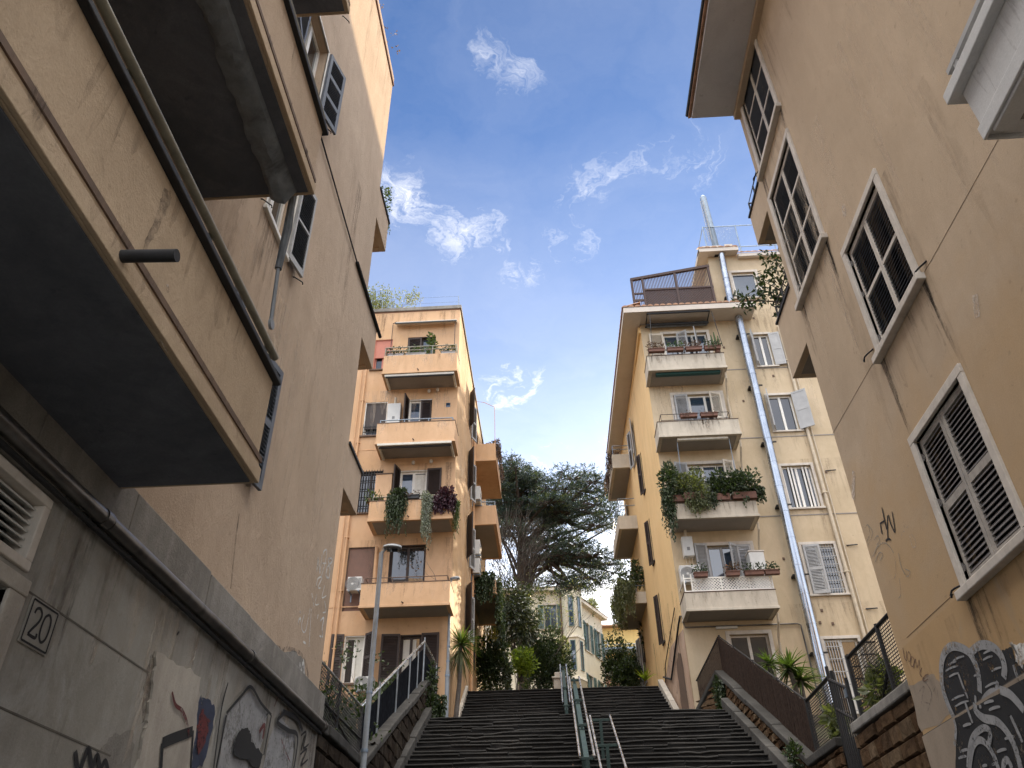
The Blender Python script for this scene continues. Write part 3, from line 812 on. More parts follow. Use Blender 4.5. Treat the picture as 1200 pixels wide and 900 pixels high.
graf('graffiti_tag', 'black_paint', pl, ('s', [(87, 880), (90, 905)], .045), ('s', [(92, 905), (102, 878), (106, 905)], .05), ('s', [(106, 905), (112, 886), (116, 905)], .05), ('s', [(116, 905), (122, 892), (126, 905)], .04), ('s', [(216-7, 740), (213-7, 744)], .02), d=.056)
graf('graffiti_tag', 'black_paint', pl, ('s', [(352, 862), (358, 858), (355, 876), (361, 872)], .03), ('s', [(351, 884), (359, 878), (352, 896), (360, 890)], .03), ('s', [(356, 862), (352, 880)], .03), d=.056)
graf('stain', 'soot', pl, ('fill', [(175, 768), (181, 763), (180, 790), (172, 835), (165, 850), (168, 815)], .03), d=.053)
graf('repair_patch', 'coping', pl, ('fill', [(115, 880), (130, 862), (155, 857), (156, 880), (150, 910), (112, 910)], .02), d=.0525)
# tags on the tan wall above the band
def lw(pts): return lpx(pts, LW)
N2 = lambda a, b_: (320+a/5, 620+b_/5)
def nn(*pp): return [N2(*q) for q in pp]
graf('wall_tag', 'white_chalk', wall_l, ('s', nn((255, 250), (262, 165)), .03), ('s', nn((262, 165), (272, 262)), .03), ('s', nn((272, 262), (285, 150)), .025), ('s', nn((292, 150), (296, 130), (312, 125), (305, 190), (282, 275)), .025), ('s', nn((285, 200), (310, 200)), .02),
     ('s', nn((338, 168), (320, 180), (330, 225), (325, 285), (308, 270), (318, 220), (344, 190), (338, 168)), .035), ('s', nn((250, 345), (262, 290), (285, 285), (262, 340), (278, 345)), .025), ('s', nn((225, 375), (238, 455)), .02), ('s', nn((222, 460), (208, 690)), .018),
     ('s', nn((145, 560), (150, 530), (160, 525), (158, 545)), .03), ('s', nn((155, 480), (158, 495)), .03), ('s', nn((180, 500), (165, 560), (172, 600), (190, 590), (215, 460)), .02), ('s', nn((300, 420), (308, 480), (290, 490)), .02), ('s', nn((262, 500), (258, 525)), .025),
     ('s', nn((272, 540), (295, 520), (285, 580), (288, 630), (270, 625)), .03), ('s', nn((175, 660), (190, 670)), .03), ('s', nn((255, 380), (245, 440), (268, 440)), .018), ('s', nn((300, 330), (285, 400), (310, 390)), .018), d=.002, F=F, conv=lw)
graf('wall_tag', 'soot', wall_l, ('s', [(336, 778), (330, 766), (336, 760), (352, 766), (360, 786), (360, 806)], .05, .8), ('s', [(338, 752), (332, 768)], .03), ('s', [(318, 758), (332, 764)], .09), d=.002, F=F, conv=lw)
graf('wall_tag', 'coping', wall_l, ('fill', [(331, 764), (345, 762), (356, 775), (359, 800), (345, 790), (333, 778)]), d=.001, F=F, conv=lw)
graf('wall_tag', 'white_chalk', wall_l, ('s', [(351, 776), (352, 790), (355, 774), (356, 796)], .05), d=.004, F=F, conv=lw)
graf('rust_streak', 'soot', wall_l, ('s', [(280, 602), (275, 640), (270, 690)], .035, .1), d=.001, F=F, conv=lw)

# balconies of the left building (front plane x = -2.15, ending at Y = 5.05)
PR = 1.10
def left_balcony(zb, zt, soff, aw):
    o = balcony(b, F, -2.3, 5.06, zb, zt, PR, 'left_parapet' if zb < 6 else 'left_plaster', soff, None, slab=.2, lip=False)
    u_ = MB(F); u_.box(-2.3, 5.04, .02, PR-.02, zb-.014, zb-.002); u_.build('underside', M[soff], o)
    tr = MB(F)
    for z0, z1, e in ((zb+.001, zb+.12, .03), (zb+.13, zb+.17, .012)):
        tr.box(-2.3, 5.06+e, PR+.001, PR+e, z0, z1); tr.box(5.061, 5.06+e, 0, PR, z0, z1)
    tr.build('lip', M['left_parapet'], o, bevel=.006)
    tr = MB(F); tr.box(-2.3, 5.085, PR+.001, PR+.022, zb+.17, zb+.215); tr.box(5.061, 5.082, 0, PR, zb+.17, zb+.215); tr.build('brown_strip', M['brown_trim'], o)  # brown painted strip above the lip
    c = MB(F); c.box(-2.3, 5.11, PR-.2, PR+.05, zt+.001, zt+.05); c.box(4.86, 5.11, 0, PR-.2, zt+.001, zt+.05); c.build('coping', M['dark_rail'], o, bevel=.008)
    r_ = MB(F)
    for h in (.10, .235):
        r_.tube([(-2.3, PR-.04, zt+h+.05), (5.1, PR-.04, zt+h+.05)], .019 if h < .2 else .031, 12)
        r_.tube([(5.07, .02, zt+h+.05), (5.07, PR-.04, zt+h+.05)], .03, 8)
    for k in range(6):
        a = 4.95-k*1.24; r_.box(a-.03, a+.03, PR-.075, PR-.066, zt+.05, zt+.30)
    r_.build('railing', M['olive_rail'], o, smooth=True)
    P_ = LeftF(LW+PR)
    drips(o, P_, .5, 5.0, zt, .15, .6, 14, .003, 'drip', .05, int(zb*10)); drips(o, P_, .5, 5.0, zt, .3, .8, 8, .0045, 'drip_soft', .16, int(zb*10)+1); drips(o, P_, .5, 5.05, zb+.21, .08, .2, 30, .0315, 'drip', .06, int(zb*10)+2)
    return o
b1 = left_balcony(4.48, 5.38, 'soffit_dark', None)
b2 = left_balcony(7.66, 8.60, 'soffit_dark', None)
b3 = left_balcony(10.93, 11.88, 'soffit_dark', None)
sp = MB(); a0_ = on_x(137, 300, -2.15); sp.tube([(-2.2, a0_.y, a0_.z), (-1.83, a0_.y, a0_.z-.02)], .035, 12); sp.build('drain_spout', M['dark_rail'], b1, smooth=True)
graf('soot_stain', 'soot', b1, ('fill', [(191, 219), (200, 224), (199, 236), (191, 256), (181, 276), (171, 294), (165, 297), (170, 281), (179, 258), (186, 238)], .012), d=.003, F=LeftF(-2.15), conv=lambda p_: lpx(p_, -2.15))
graf('soot_stain', 'repair', b1, ('s', [(186, 390), (192, 403), (196, 411)], .05, .35), ('s', [(194, 338), (197, 338)], .05, .35), d=.0025, F=LeftF(-2.15), conv=lambda p_: lpx(p_, -2.15))
# folded awning hanging under balcony 2
aw = MB()
rows = []
for i in range(110):
    y = -2.2 + 7.22*i/109; s_ = R.uniform(-.010, .010); w_ = .012*math.sin(i*.55)+.01*math.sin(i*1.7+1); dr_ = .10*max(0, (y-4.2)/.85)**2
    rows.append([(-2.27, y, 7.66), (-2.30+s_*.4, y, 7.60+w_*.5), (-2.37+s_, y, 7.57+w_-dr_), (-2.45+s_, y, 7.575-w_-dr_), (-2.51+s_+w_, y, 7.60+s_-dr_*.6), (-2.53+s_+w_, y, 7.655)])
vs = [p_ for r_ in rows for p_ in r_]; n_ = 6
aw.add(vs, [(i*n_+k, i*n_+k+1, (i+1)*n_+k+1, (i+1)*n_+k) for i in range(109) for k in range(5)])
awo = aw.build('awning', M['awning_grey'], b2, smooth=True, fix=False)
aw = MB(); e_ = on_x(326, 315, -2.42); f_ = on_x(317, 380, -2.44)
aw.tube([tuple(on_x(345, 218, -2.36)), tuple(on_x(337, 268, -2.4)), tuple(e_)], [.03, .045, .035], 8); aw.build('rolled_sleeve', M['awning_grey'], awo, smooth=True); aw = MB(); aw.tube([tuple(e_), tuple(f_)], .02, 8); aw.tube([(f_.x-.006, f_.y, f_.z), (f_.x+.02, f_.y, f_.z)], .05, 14)
aw.build('crank_rod', M['lamp_pole'], awo, smooth=True)
# windows
for k, (a0, a1, z0, z1) in enumerate(wins):
    wd = window(b, F, a0, a1, z0, z1, .14, 'white_paint', .04, frame='white_paint', glass='glass', mull=1, proud=.015, sillw=.05)
    if k != 1:
        shutter(wd, F, a1+.03, .02, z0-.02, z1, (a1-a0)/2, -1, 172 if k == 0 else 165, M['shutter_black'], rails=(.33, .66) if k else (.5,))
        shutter(wd, F, a0-.03, .02, z0-.02, z1, (a1-a0)/2, 1, 170, M['shutter_black'])
    else:
        shutter(wd, F, a1+.03, .02, z0-.02, z1, (a1-a0)/2, -1, 170, M['shutter_grey'], M['shutter_black'], st_w=.035, rl_h=.02)
for (a0, a1, z0, z1) in doors:
    wd = window(b, F, a0, a1, z0, z1, .14, None, frame='shutter_brown', glass='glass', mull=1, sill=False, name='balcony_door')
hk = [(6.25, 9.02), (7.62, 9.04), (7.5, 15.3), (7.62, 12.29), (6.2, 5.9)]
for a, z in hk:
    h_ = MB(F); h_.tube([(a, 0, z), (a, .02, z), (a+.11, .10, z), (a+.12, .10, z-.03)], .009, 6); h_.build('shutter_hook', M['iron'], b, smooth=True)
# cable along the wall at z 11.85
c = MB(F); c.tube([(4.9, .03, 11.95), (7.7, .03, 11.93), (10.2, .03, 11.84)], .014, 6); c.tube([(10.2, .03, 11.84), (LE+1.2, .03, 11.87)], .035, 8); c.build('cable', M['black_paint'], b, smooth=True)
# small balconies on the far end wall, seen edge-on past the corner
for z0, z1 in ((14.1, 15.0), (10.9, 11.86), (7.78, 8.6)):
    e = MB(); ye = LE+1.0
    e.box(-3.37, LW, LE, ye, z0, z1); e.box(-6.5, -3.37, ye-.12, ye, z0, z1); e.box(-6.5, -6.38, LE, ye-.12, z0, z1); e.box(-6.38, -3.37, LE, ye-.12, z0+.03, z0+.2)
    o = e.build('end_balcony', M['left_plaster'], b, bevel=.008)
    c = MB(); c.box(-3.4, LW+.03, LE+.001, ye+.04, z1+.001, z1+.05); c.box(-6.5, -3.4, ye-.15, ye+.04, z1+.001, z1+.05); c.build('coping', M['dark_rail'], o)
    c = MB(); c.box(-3.36, LW-.02, LE+.003, LE+.02, z0+.01, z0+.02)
drips(wall_l, F, 5.3, 11.1, 18.6, .8, 3.0, 12, .002, 'drip_soft', .14, 5); drips(wall_l, F, 5.2, 11.0, 13.5, 1.0, 4.5, 8, .0028, 'drip_soft', .22, 6); drips(wall_l, F, 5.4, 11.0, 9.2, 1.0, 4.2, 8, .0036, 'drip_soft', .2, 8)
drips(wall_l, F, 6.3, 7.3, 9.0, .4, 1.6, 12, .0042, 'drip', .06, 7); drips(wall_l, F, 6.3, 7.3, 12.15, .4, 1.6, 12, .0042, 'drip', .06, 9)
drips(wall_l, F, 5.3, 11.0, 8.5, 1, 3, 16, .005, 'bleach', .25, 10); drips(pl_l, F, 4.4, 11.1, 4.1, .2, 1.0, 16, .0525, 'drip', .06, 11); drips(pl_l, F, 4.4, 11.1, 4.1, .6, 2.0, 14, .0535, 'drip_soft', .2, 12); drips(pl_l, F, 4.6, 11, 4.1, .5, 1.8, 16, .0545, 'bleach', .16, 13)
# plants over the roof edge and the end balcony
t = thing('roof_plant', 'sparse pinkish plant spilling over the roof edge of the tan block', 'plant', (-3.35, 9.3, 19.02), 'roof and terrace plants')
f = MB(); twl = MB()
for k in range(8):
    y = R.uniform(7.8, 10.4)
    for p_ in twigs(twl, (-3.45, y, 18.95), (R.uniform(.1, .6), R.uniform(-.3, .3), 1), R.uniform(.2, .4), .006, 2): 
        for i in range(4): leaf(f, p_+rv()*.08, rv(), .06, .035)
twl.build('stems', M['bark_grey'], t, fix=False); f.build('foliage', M['leaf_rust'], t, fix=False)
t = thing('balcony_plant', 'wispy green plant on the topmost end balcony of the tan block', 'plant', (-3.4, 12.1, 15.05), 'roof and terrace plants')
f = MB(); twl = MB()
for k in range(9):
    for p_ in twigs(twl, (R.uniform(-3.7, -3.3), R.uniform(11.4, 12.1), 15.05), (.1, .25, .8), R.uniform(.15, .32), .008, 2, droop=.1):
        for i in range(10): leaf(f, p_+rv()*.09, rv(), .06, .04)
for k in range(6): strands(f, (R.uniform(-3.6, -3.2), 12.22, 15.0), .03, .03, .7, 2, .07, .04)
twl.build('stems', M['bark_grey'], t, fix=False); f.build('foliage', M['leaf_mid'], t, fix=False)

# ================================================================== NEAR RIGHT BUILDING
RW = 4.4; RE = 10.5
F = RightF(RW)
b = thing('apartment_building', 'beige block on the right with louvred windows above a large black graffiti', 'building', (9, 4, 0))
W4 = [(8.80, 10.17, 13.66, 16.0), (8.80, 10.17, 10.40, 12.9), (7.0, 8.30, 7.86, 9.62), (7.0, 8.30, 4.70, 6.48)]
w = MB(F)
wall_cells(w, -2.5, RE, 4.7, 16.6, W4, .2)
w.T = None
w.quad((RW, RE, 0), (16, RE, 0), (16, RE, 16.6), (RW, RE, 16.6)); w.quad((16, RE, 0), (16, -2.5, 0), (16, -2.5, 16.6), (16, RE, 16.6)); w.quad((RW, -2.5, 0), (16, -2.5, 0), (16, -2.5, 16.6), (RW, -2.5, 16.6))
wall_r = w.build('wall', M['right_plaster'], b)
w = MB(F); wall_cells(w, -2.5, RE, 3.69, 4.7, [], .2); low = w.build('repainted_wall', M['right_base'], b)
w = MB(F); wall_cells(w, -2.5, RE+.03, 0, 3.69, [], d=.012); w.quad((-2.5, 0, 3.69), (RE+.03, 0, 3.69), (RE+.03, .012, 3.69), (-2.5, .012, 3.69)); w.quad((RE+.03, -.2, 0), (RE+.03, .012, 0), (RE+.03, .012, 3.69), (RE+.03, -.2, 3.69))
pl = w.build('plinth', M['right_plinth'], b)
j = MB(F); j.box(-2.5, RE, .0, .008, 3.688, 3.70); j.build('plinth_joint', M['joint'], pl)
def rp(pts): return lpx(pts, RW)
# eave
e = MB(); e.add([(RW, RE-.005, 15.86), (3.42, RE-.005, 15.86), (3.42, RE-.005, 16.02), (RW, RE-.005, 16.02), (RW, -2.5, 15.86), (3.42, -2.5, 15.86), (3.42, -2.5, 16.02), (RW, -2.5, 16.02)], [(0,1,2,3),(4,7,6,5),(0,4,5,1),(1,5,6,2),(2,6,7,3)])
ev = e.build('eave', M['eave_grey'], b)
e = MB(); e.box(4.28, RW-.001, -2.5, RE-.01, 15.72, 15.86); e.build('eave_cornice', M['right_plaster'], ev)
e = MB(); e.prism([(3.36, RE+.05, 16.025), (10, RE+.05, 18.8), (16, RE+.05, 16.6), (16, RE+.05, 16.5), (10, RE+.05, 18.6), (3.36, RE+.05, 15.93)], (0, -13.2, 0)); e.build('roof', M['tile'], b)
e = MB(); e.tube([(3.36, -2.5, 16.02), (3.36, RE+.04, 16.02)], .05, 8); e.build('gutter', M['dark_rail'], b, smooth=True)
# windows
for k, (a0, a1, z0, z1) in enumerate(W4):
    mb = MB(F); cw = .11
    mb.box(a0-cw, a0, -.15, .035, z0, z1); mb.box(a1, a1+cw, -.15, .035, z0, z1); mb.box(a0-cw, a1+cw, -.15, .037, z1, z1+cw)
    wd = mb.build('window', M['casing'], b, bevel=.008)
    s_ = MB(F); s_.box(a0-cw-.05, a1+cw+.05, -.15, .10, z0-.10, z0-.001); s_.build('sill', M['casing'], wd, bevel=.012)
    mid = (a0+a1)/2; rl = (.5,) if k >= 2 else (.36, .68)
    sm = 'shutter_old' if k == 3 else 'casing'; sl = 'slat_dark' if k == 3 else 'shutter_black'
    for hinge, dr in ((a0+.01, 1), (a1-.01, -1)):
        shutter(wd, F, hinge, -.07, z0+.01, z1-.01, (a1-a0)/2-.015, dr, 0 if k != 3 else 1.0, M[sm], M[sl], rl, pitch=.058 if k == 3 else .055, st_w=.06 if k == 3 else .042, rl_h=.045 if k == 3 else .026)
    p_ = MB(F); p_.quad((a0, -.19, z0), (a1, -.19, z0), (a1, -.19, z1), (a0, -.19, z1)); p_.build('pane', M['glass'], wd)
    h_ = MB(F)
    for a in (a0, a1):
        for q in (.12, .55, .88):
            z = z0+(z1-z0)*q; h_.box(a-.03, a+.03, -.03, -.018, z-.03, z+.03); h_.tube([(a, -.015, z-.045), (a, -.015, z+.045)], .012, 6)
    h_.build('hinge', M['slat_dark'], wd)
for a, z in ((8.62, 8.05), (8.5, 4.76), (10.45, 13.9), (6.85, 4.72), (6.83, 7.9)):
    h_ = MB(F); h_.tube([(a-.12, 0, z), (a, .05, z), (a+.04, .07, z-.01), (a+.08, .08, z-.05), (a+.05, .09, z-.08), (a+.02, .09, z-.05)], .011, 6); h_.build('shutter_hook', M['iron'], b, smooth=True)
c = MB(F); pts = [on_x(u, v, RW) for u, v in ((1172, 160), (1131, 234), (1091, 306), (1060, 356), (1023, 426), (976, 508))]
c.tube([(p_.y, .002, p_.z) for p_ in pts], .0022, 4); c.build('cable', M['brown_trim'], b)
c = MB(F); pts = [on_x(u, v, RW) for u, v in ((1063, 747), (1095, 717), (1120, 694))]; c.tube([(p_.y, .002, p_.z) for p_ in pts], .0022, 4); c.build('cable', M['brown_trim'], b)
# rain streaks
for k, (a0, a1, z0, z1) in enumerate(W4):
    tgt = wall_r
    drips(tgt, F, a0-.12, a0+.02, z0-.1, .3, 1.3, 7, .003, 'drip', .05, 60+k); drips(tgt, F, a1-.02, a1+.14, z0-.1, .3, 1.5, 7, .003, 'drip', .05, 70+k); drips(tgt, F, a0, a1, z0-.1, .2, .9, 10, .0036, 'drip_soft', .1, 80+k)
drips(wall_r, F, 2, 10.4, 15.7, .6, 3.0, 12, .002, 'drip_soft', .16, 90); drips(wall_r, F, 2, 10.4, 12, 1.5, 5, 18, .0026, 'bleach', .22, 91); drips(wall_r, F, 2, 10.4, 9.5, 1.0, 3.5, 6, .0044, 'drip_soft', .2, 92); drips(low, F, 4, 10.4, 4.6, .3, .9, 8, .0046, 'drip_soft', .18, 93); drips(pl, F, 4, 10.4, 3.68, .4, 1.6, 22, .0135, 'drip', .08, 94)
# filler repairs
graf('filler_repair', 'repair', wall_r, ('s', [(988, 240), (991, 254)], .13, .6), ('s', [(1143, 345), (1146, 372)], .11, .6), ('s', [(1001, 552), (1000, 585)], .12, .6), d=.002, F=F, conv=rp)
# tags
r1 = lambda *pp: [(980+a/5.4545, 560+q/5.4545) for a, q in pp]
graf('wall_tag', 'black_paint', wall_r, ('s', r1((282, 285), (290, 330), (296, 360)), .03), ('s', r1((286, 290), (310, 275)), .025), ('s', r1((295, 190), (312, 270), (326, 330)), .028), ('s', r1((330, 240), (330, 320), (332, 385)), .028), ('s', r1((336, 235), (350, 290), (376, 350)), .028), ('s', r1((360, 215), (372, 290), (380, 350)), .025), ('s', r1((318, 402), (335, 390), (352, 396)), .028), d=.004, F=F, conv=rp)
graf('wall_tag', 'teal_paint', wall_r, ('s', r1((185, 320), (205, 300), (215, 360), (195, 410)), .012), ('s', r1((205, 300), (235, 350), (205, 430)), .012), ('s', r1((240, 500), (265, 440), (310, 415), (345, 440), (370, 480)), .014), ('s', r1((250, 540), (275, 480), (300, 490), (280, 530)), .012),
     ('s', r1((375, 500), (385, 600), (370, 650)), .009), ('s', r1((400, 480), (420, 570), (455, 630), (475, 600), (440, 580)), .012), ('s', r1((405, 640), (415, 740), (400, 770)), .009), ('s', r1((245, 400), (265, 370), (280, 400), (260, 430)), .012), d=.003, F=F, conv=rp)
graf('wall_tag', 'repair', wall_r, ('s', r1((470, 360), (490, 440), (512, 430), (500, 380), (478, 355)), .011), ('s', r1((420, 395), (425, 350), (440, 340)), .011), ('s', r1((450, 320), (465, 310)), .011), d=.003, F=F, conv=rp)
r6 = lambda *pp: [(1050+a/4.5, 700+q/4.5) for a, q in pp]
graf('wall_tag', 'brown_paint', low, ('s', r6((38, 265), (42, 290), (48, 320), (58, 330), (56, 280)), .018), ('s', r6((70, 285), (62, 310), (72, 340), (80, 310), (70, 285)), .014), ('s', r6((85, 310), (78, 350), (92, 365), (98, 330), (88, 312)), .014), ('s', r6((95, 375), (104, 325), (112, 370), (124, 330), (128, 385)), .014), ('s', r6((140, 370), (128, 400), (140, 420)), .014), ('s', r6((175, 405), (160, 410), (145, 430), (150, 442), (172, 430)), .016), d=.003, F=F, conv=rp)
graf('wall_tag', 'soot', low, ('s', r6((115, 510), (150, 470), (140, 540), (180, 560)), .02), ('s', r6((160, 450), (190, 510), (170, 600)), .02), ('s', r6((200, 500), (215, 470), (230, 560)), .015), d=.0025, F=F, conv=rp)
graf('faded_patch', 'right_plinth', low, ('fill', r6((70, 470), (190, 400), (250, 470), (300, 620), (130, 712)), .03), d=.0018, F=F, conv=rp)
# the big black and silver piece (upper half on the repainted wall, lower on the plinth)
g6 = lambda *pp: [(1080+a/5.2917, 730+q/5.2917) for a, q in pp]
def oval(cx, cz, a, b_, rot, n=26):
    o = []
    for k in range(n):
        q = 6.283*k/n; x, y = a*math.cos(q), b_*math.sin(q); o.append((cx+x*math.cos(rot)-y*math.sin(rot), cz+x*math.sin(rot)+y*math.cos(rot)))
    return o
graf('graffiti_piece', 'black_worn', low, ('fill', g6((130, 260), (150, 180), (200, 145), (260, 160), (320, 230), (365, 340), (372, 430), (374, 514), (215, 604), (180, 520), (140, 400)), .006),
     ('fill', g6((310, 185), (370, 140), (440, 145), (490, 200), (520, 270), (510, 330), (600, 310), (680, 290), (680, 338), (368, 514), (374, 400), (350, 270)), .006), ('fill', g6((505, 170), (560, 145), (600, 260), (690, 260), (690, 330), (520, 395)), .01), d=.003, F=F, conv=rp)
graf('graffiti_piece', 'black_worn', pl, ('fill', g6((215, 592), (372, 502), (690, 325), (690, 900), (690, 980), (240, 980), (220, 900), (222, 700)), .008), d=.0155, F=F, conv=rp)
sil = dict(d=.007, F=F, conv=rp)
graf('graffiti_piece', 'grey_paint', low, ('s', g6((208, 592), (170, 510), (135, 400), (126, 290), (140, 200), (180, 150), (235, 148), (300, 185), (345, 270), (362, 350), (366, 430)), .095, .8), ('s', g6((310, 180), (370, 138), (440, 145), (495, 195), (520, 270), (515, 340)), .095, .8),
     ('s', g6((232, 308), (262, 390), (295, 470)), .04), ('s', g6((338, 450), (340, 500)), .04), ('s', g6((478, 362), (468, 430)), .05), ('s', g6((380, 500), (400, 460), (440, 425), (500, 415)), .06, .7), ('s', g6((575, 260), (610, 370)), .05), d=.007, F=F, conv=rp)
graf('graffiti_piece', 'grey_paint', low, *[('s', g6((x0, y0), (x0+dx*.5, y0-dx*.28), (x0+dx, y0-dx*.42)), .022, .1) for x0, y0, dx in ((150, 300, 80), (175, 335, 60), (200, 235, 70), (190, 480, 80), (210, 520, 90), (390, 190, 55), (385, 230, 60), (400, 400, 80), (260, 555, 60), (170, 260, 50), (440, 300, 60), (330, 330, 30))], d=.0065, F=F, conv=rp)
graf('graffiti_piece', 'white_chalk', low, ('fill', g6((560, 130), (690, 95), (690, 250), (640, 270), (600, 240)), .05), d=.0055, F=F, conv=rp)
graf('graffiti_piece', 'grey_paint', pl, ('s', g6((212, 600), (225, 660), (216, 760)), .05, .8), ('s', g6((345, 500), (350, 545), (400, 590), (480, 610), (540, 670), (590, 760), (620, 860), (640, 960)), .09, .8), ('s', g6((300, 900), (315, 760), (345, 690), (400, 650), (440, 675), (430, 760)), .07, .8), ('s', g6((310, 900), (330, 770), (370, 725), (420, 755), (465, 830), (495, 920)), .075, .8),
     ('s', g6((520, 940), (525, 870), (550, 850), (575, 900)), .07, .8), ('s', g6((500, 415), (560, 440), (610, 490), (650, 540)), .095, .8), ('s', g6((565, 575), (600, 650), (640, 740)), .05), ('s', g6((282, 490), (300, 540), (330, 620)), .045), ('s', g6((375, 505), (380, 530)), .05), d=.020, F=F, conv=rp)
graf('graffiti_piece', 'grey_paint', pl, *[('s', g6((x0, y0), (x0+dx*.5, y0-dx*.22), (x0+dx, y0-dx*.3)), .03, .1) for x0, y0, dx in ((430, 540, 70), (400, 500, 60), (250, 800, 60), (240, 840, 50), (480, 800, 60), (270, 640, 50), (450, 880, 40), (390, 890, 30), (530, 720, 60))], d=.0185, F=F, conv=rp)
# far end balconies on the right building, seen past its corner
for z0, z1, ye, rm in ((12.95, 13.75, 11.4, 1), (9.75, 11.0, 11.5, 1)):
    e = MB(); e.box(RW, 4.52, RE, ye, z0, z1); e.box(4.52, 7.5, ye-.12, ye, z0, z1); e.box(7.38, 7.5, RE, ye-.12, z0, z1); e.box(4.52, 7.38, RE, ye-.12, z0+.03, z0+.2)
    o = e.build('end_balcony', M['right_plaster'], b, bevel=.008)
    c = MB(); c.box(RW-.03, 4.55, RE, ye+.03, z1+.001, z1+.04); c.box(4.55, 7.5, ye-.14, ye+.03, z1+.001, z1+.04); c.build('coping', M['dark_rail'], o)
    c = MB(); c.box(4.52, 7.38, RE, ye-.12, z0+.005, z0+.028); c.build('soffit', M['soffit_grey'], o)
    c = MB()
    for z in (z1+.22, z1+.42): c.tube([(RW+.05, RE, z), (RW+.05, ye, z), (7.4, ye, z)], .018, 6)
    for y in (RE+.1, (RE+ye)/2, ye): c.tube([(RW+.05, y, z1), (RW+.05, y, z1+.42)], .018, 6)
    c.build('railing', M['iron'], o, smooth=True)
# white balcony near the top right of the picture
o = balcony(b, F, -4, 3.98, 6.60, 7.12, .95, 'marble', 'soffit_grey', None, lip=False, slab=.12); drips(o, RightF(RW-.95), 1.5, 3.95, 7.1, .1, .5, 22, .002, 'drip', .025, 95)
c = MB(F); c.box(-4, 4.08, .78, 1.03, 7.121, 7.24); c.box(3.82, 4.08, 0, .78, 7.121, 7.24); c.build('coping', M['marble'], o, bevel=.01)
c = MB(F); c.box(-4, 4.0, .951, .975, 6.56, 6.70); c.box(3.981, 4.0, 0, .951, 6.56, 6.70); c.box(-4, 3.9, .80, .95, 6.53, 6.60); c.build('lip', M['marble'], o, bevel=.008)
c = MB(F)
for h in (.2, .32): c.box(-4, 4.02, .88, .94, 7.12+h, 7.12+h+.05); c.box(3.96, 4.02, 0, .88, 7.12+h, 7.12+h+.05)
for k in range(7): a = 3.9-k*1.1; c.box(a-.03, a+.03, .885, .935, 7.2, 7.5)
c.build('railing', M['shutter_grey'], o)
sp = MB(F); sp.tube([(3.4, .45, 6.62), (3.40, .45, 6.38)], .03, 10); sp.build('drain_spout', M['marble'], o, smooth=True)
# ================================================================== ORANGE BUILDING (front wall Y = 26.2, right corner X = -3.4)
OY = 26.2; OX = -3.4; OT = 24.75
F = FrontF(OY)
b = thing('apartment_building', 'orange block at the left of the stairs with four solid front balconies', 'building', (-8, 30, 7.2))
holes = [(-5.60, -4.40, 21.0, 23.25), (-7.0, -6.25, 21.6, 23.2),          # A door, red blind window
         (-5.38, -4.42, 17.6, 20.0), (-7.12, -6.22, 18.35, 19.95),        # B
         (-5.52, -4.46, 14.4, 16.72), (-7.1, -6.15, 15.0, 16.75),         # C
         (-5.66, -4.36, 11.3, 13.66), (-7.16, -6.2, 11.3, 13.64),         # D
         (-5.08, -4.36, 7.5, 10.42), (-6.95, -6.25, 8.9, 10.45)]          # ground
w = MB(F); wall_cells(w, -13, OX, 6.9, OT, holes, .24)
w.T = None
w.quad((-13, OY, 6.9), (-13, 40, 6.9), (-13, 40, OT), (-13, OY, OT)); w.quad((-13, 40, 6.9), (OX, 40, 6.9), (OX, 40, OT), (-13, 40, OT)); w.quad((-13, OY, OT), (OX, OY, OT), (OX, 40, OT), (-13, 40, OT))
wall_o = w.build('wall', M['orange'], b)
G = LeftF(OX)
sideh = [(30.6, 31.5, z, z+1.9) for z in (11.9, 15.0, 18.2, 21.4)] + [(34.0, 35.0, z, z+2.2) for z in (11.6, 14.75, 18.0, 21.3)]
w = MB(G); wall_cells(w, OY, 40, 6.9, OT, sideh, .2); side_o = w.build('side_wall', M['orange_side'], b)
for h in sideh:
    wd = window(b, G, *h, depth=.1, frame='shutter_brown', mull=1, sill=False)
    if h[0] < 33: shutter(wd, G, h[0]-.02, .02, h[2], h[3], .5, 1, 150, M['shutter_brown']); shutter(wd, G, h[1]+.02, .02, h[2], h[3], .5, -1, 160, M['shutter_grey'])
drips(wall_o, F, -7.3, -3.5, OT-.1, .3, 1.6, 24, .002, 'drip_soft', .14, 301); drips(wall_o, F, -7.3, -3.5, 17, .6, 2.4, 16, .003, 'drip_soft', .16, 302); drips(wall_o, F, -7.3, -3.5, 13.9, .6, 2.4, 16, .003, 'drip_soft', .16, 303); drips(wall_o, F, -7.3, -3.5, 20.5, .6, 2.4, 16, .003, 'bleach', .2, 304)
drips(side_o, G, 26.3, 39, OT-.1, 1, 5, 40, .002, 'drip', .12, 305); drips(side_o, G, 26.3, 34, 19, 2, 6, 30, .003, 'bleach', .3, 306); drips(side_o, G, 26.3, 34, 13, 1, 4, 30, .004, 'drip', .14, 307)
# roof parapet and slab edge
c = MB(); c.box(-13, OX+.06, OY-.06, OY+.2, OT+.001, OT+.18); c.box(OX-.2, OX+.06, OY+.2, 40, OT+.001, OT+.18); c.build('roof_edge', M['coping'], b, bevel=.015)
c = MB(); c.box(-13, OX+.012, OY-.012, OY+.05, OT-.06, OT); c.build('roof_moulding', M['flash'], b)
c = MB()
for x in (-3.5, -5.2, -6.9): c.tube([(x, OY+.1, OT+.18), (x, OY+.1, OT+.85)], .015, 6)
for z in (.5, .83): c.tube([(-9, OY+.1, OT+z), (-3.5, OY+.1, OT+z), (-3.5, 30, OT+z)], .006, 4)
c.build('roof_railing', M['galv'], b, smooth=True)
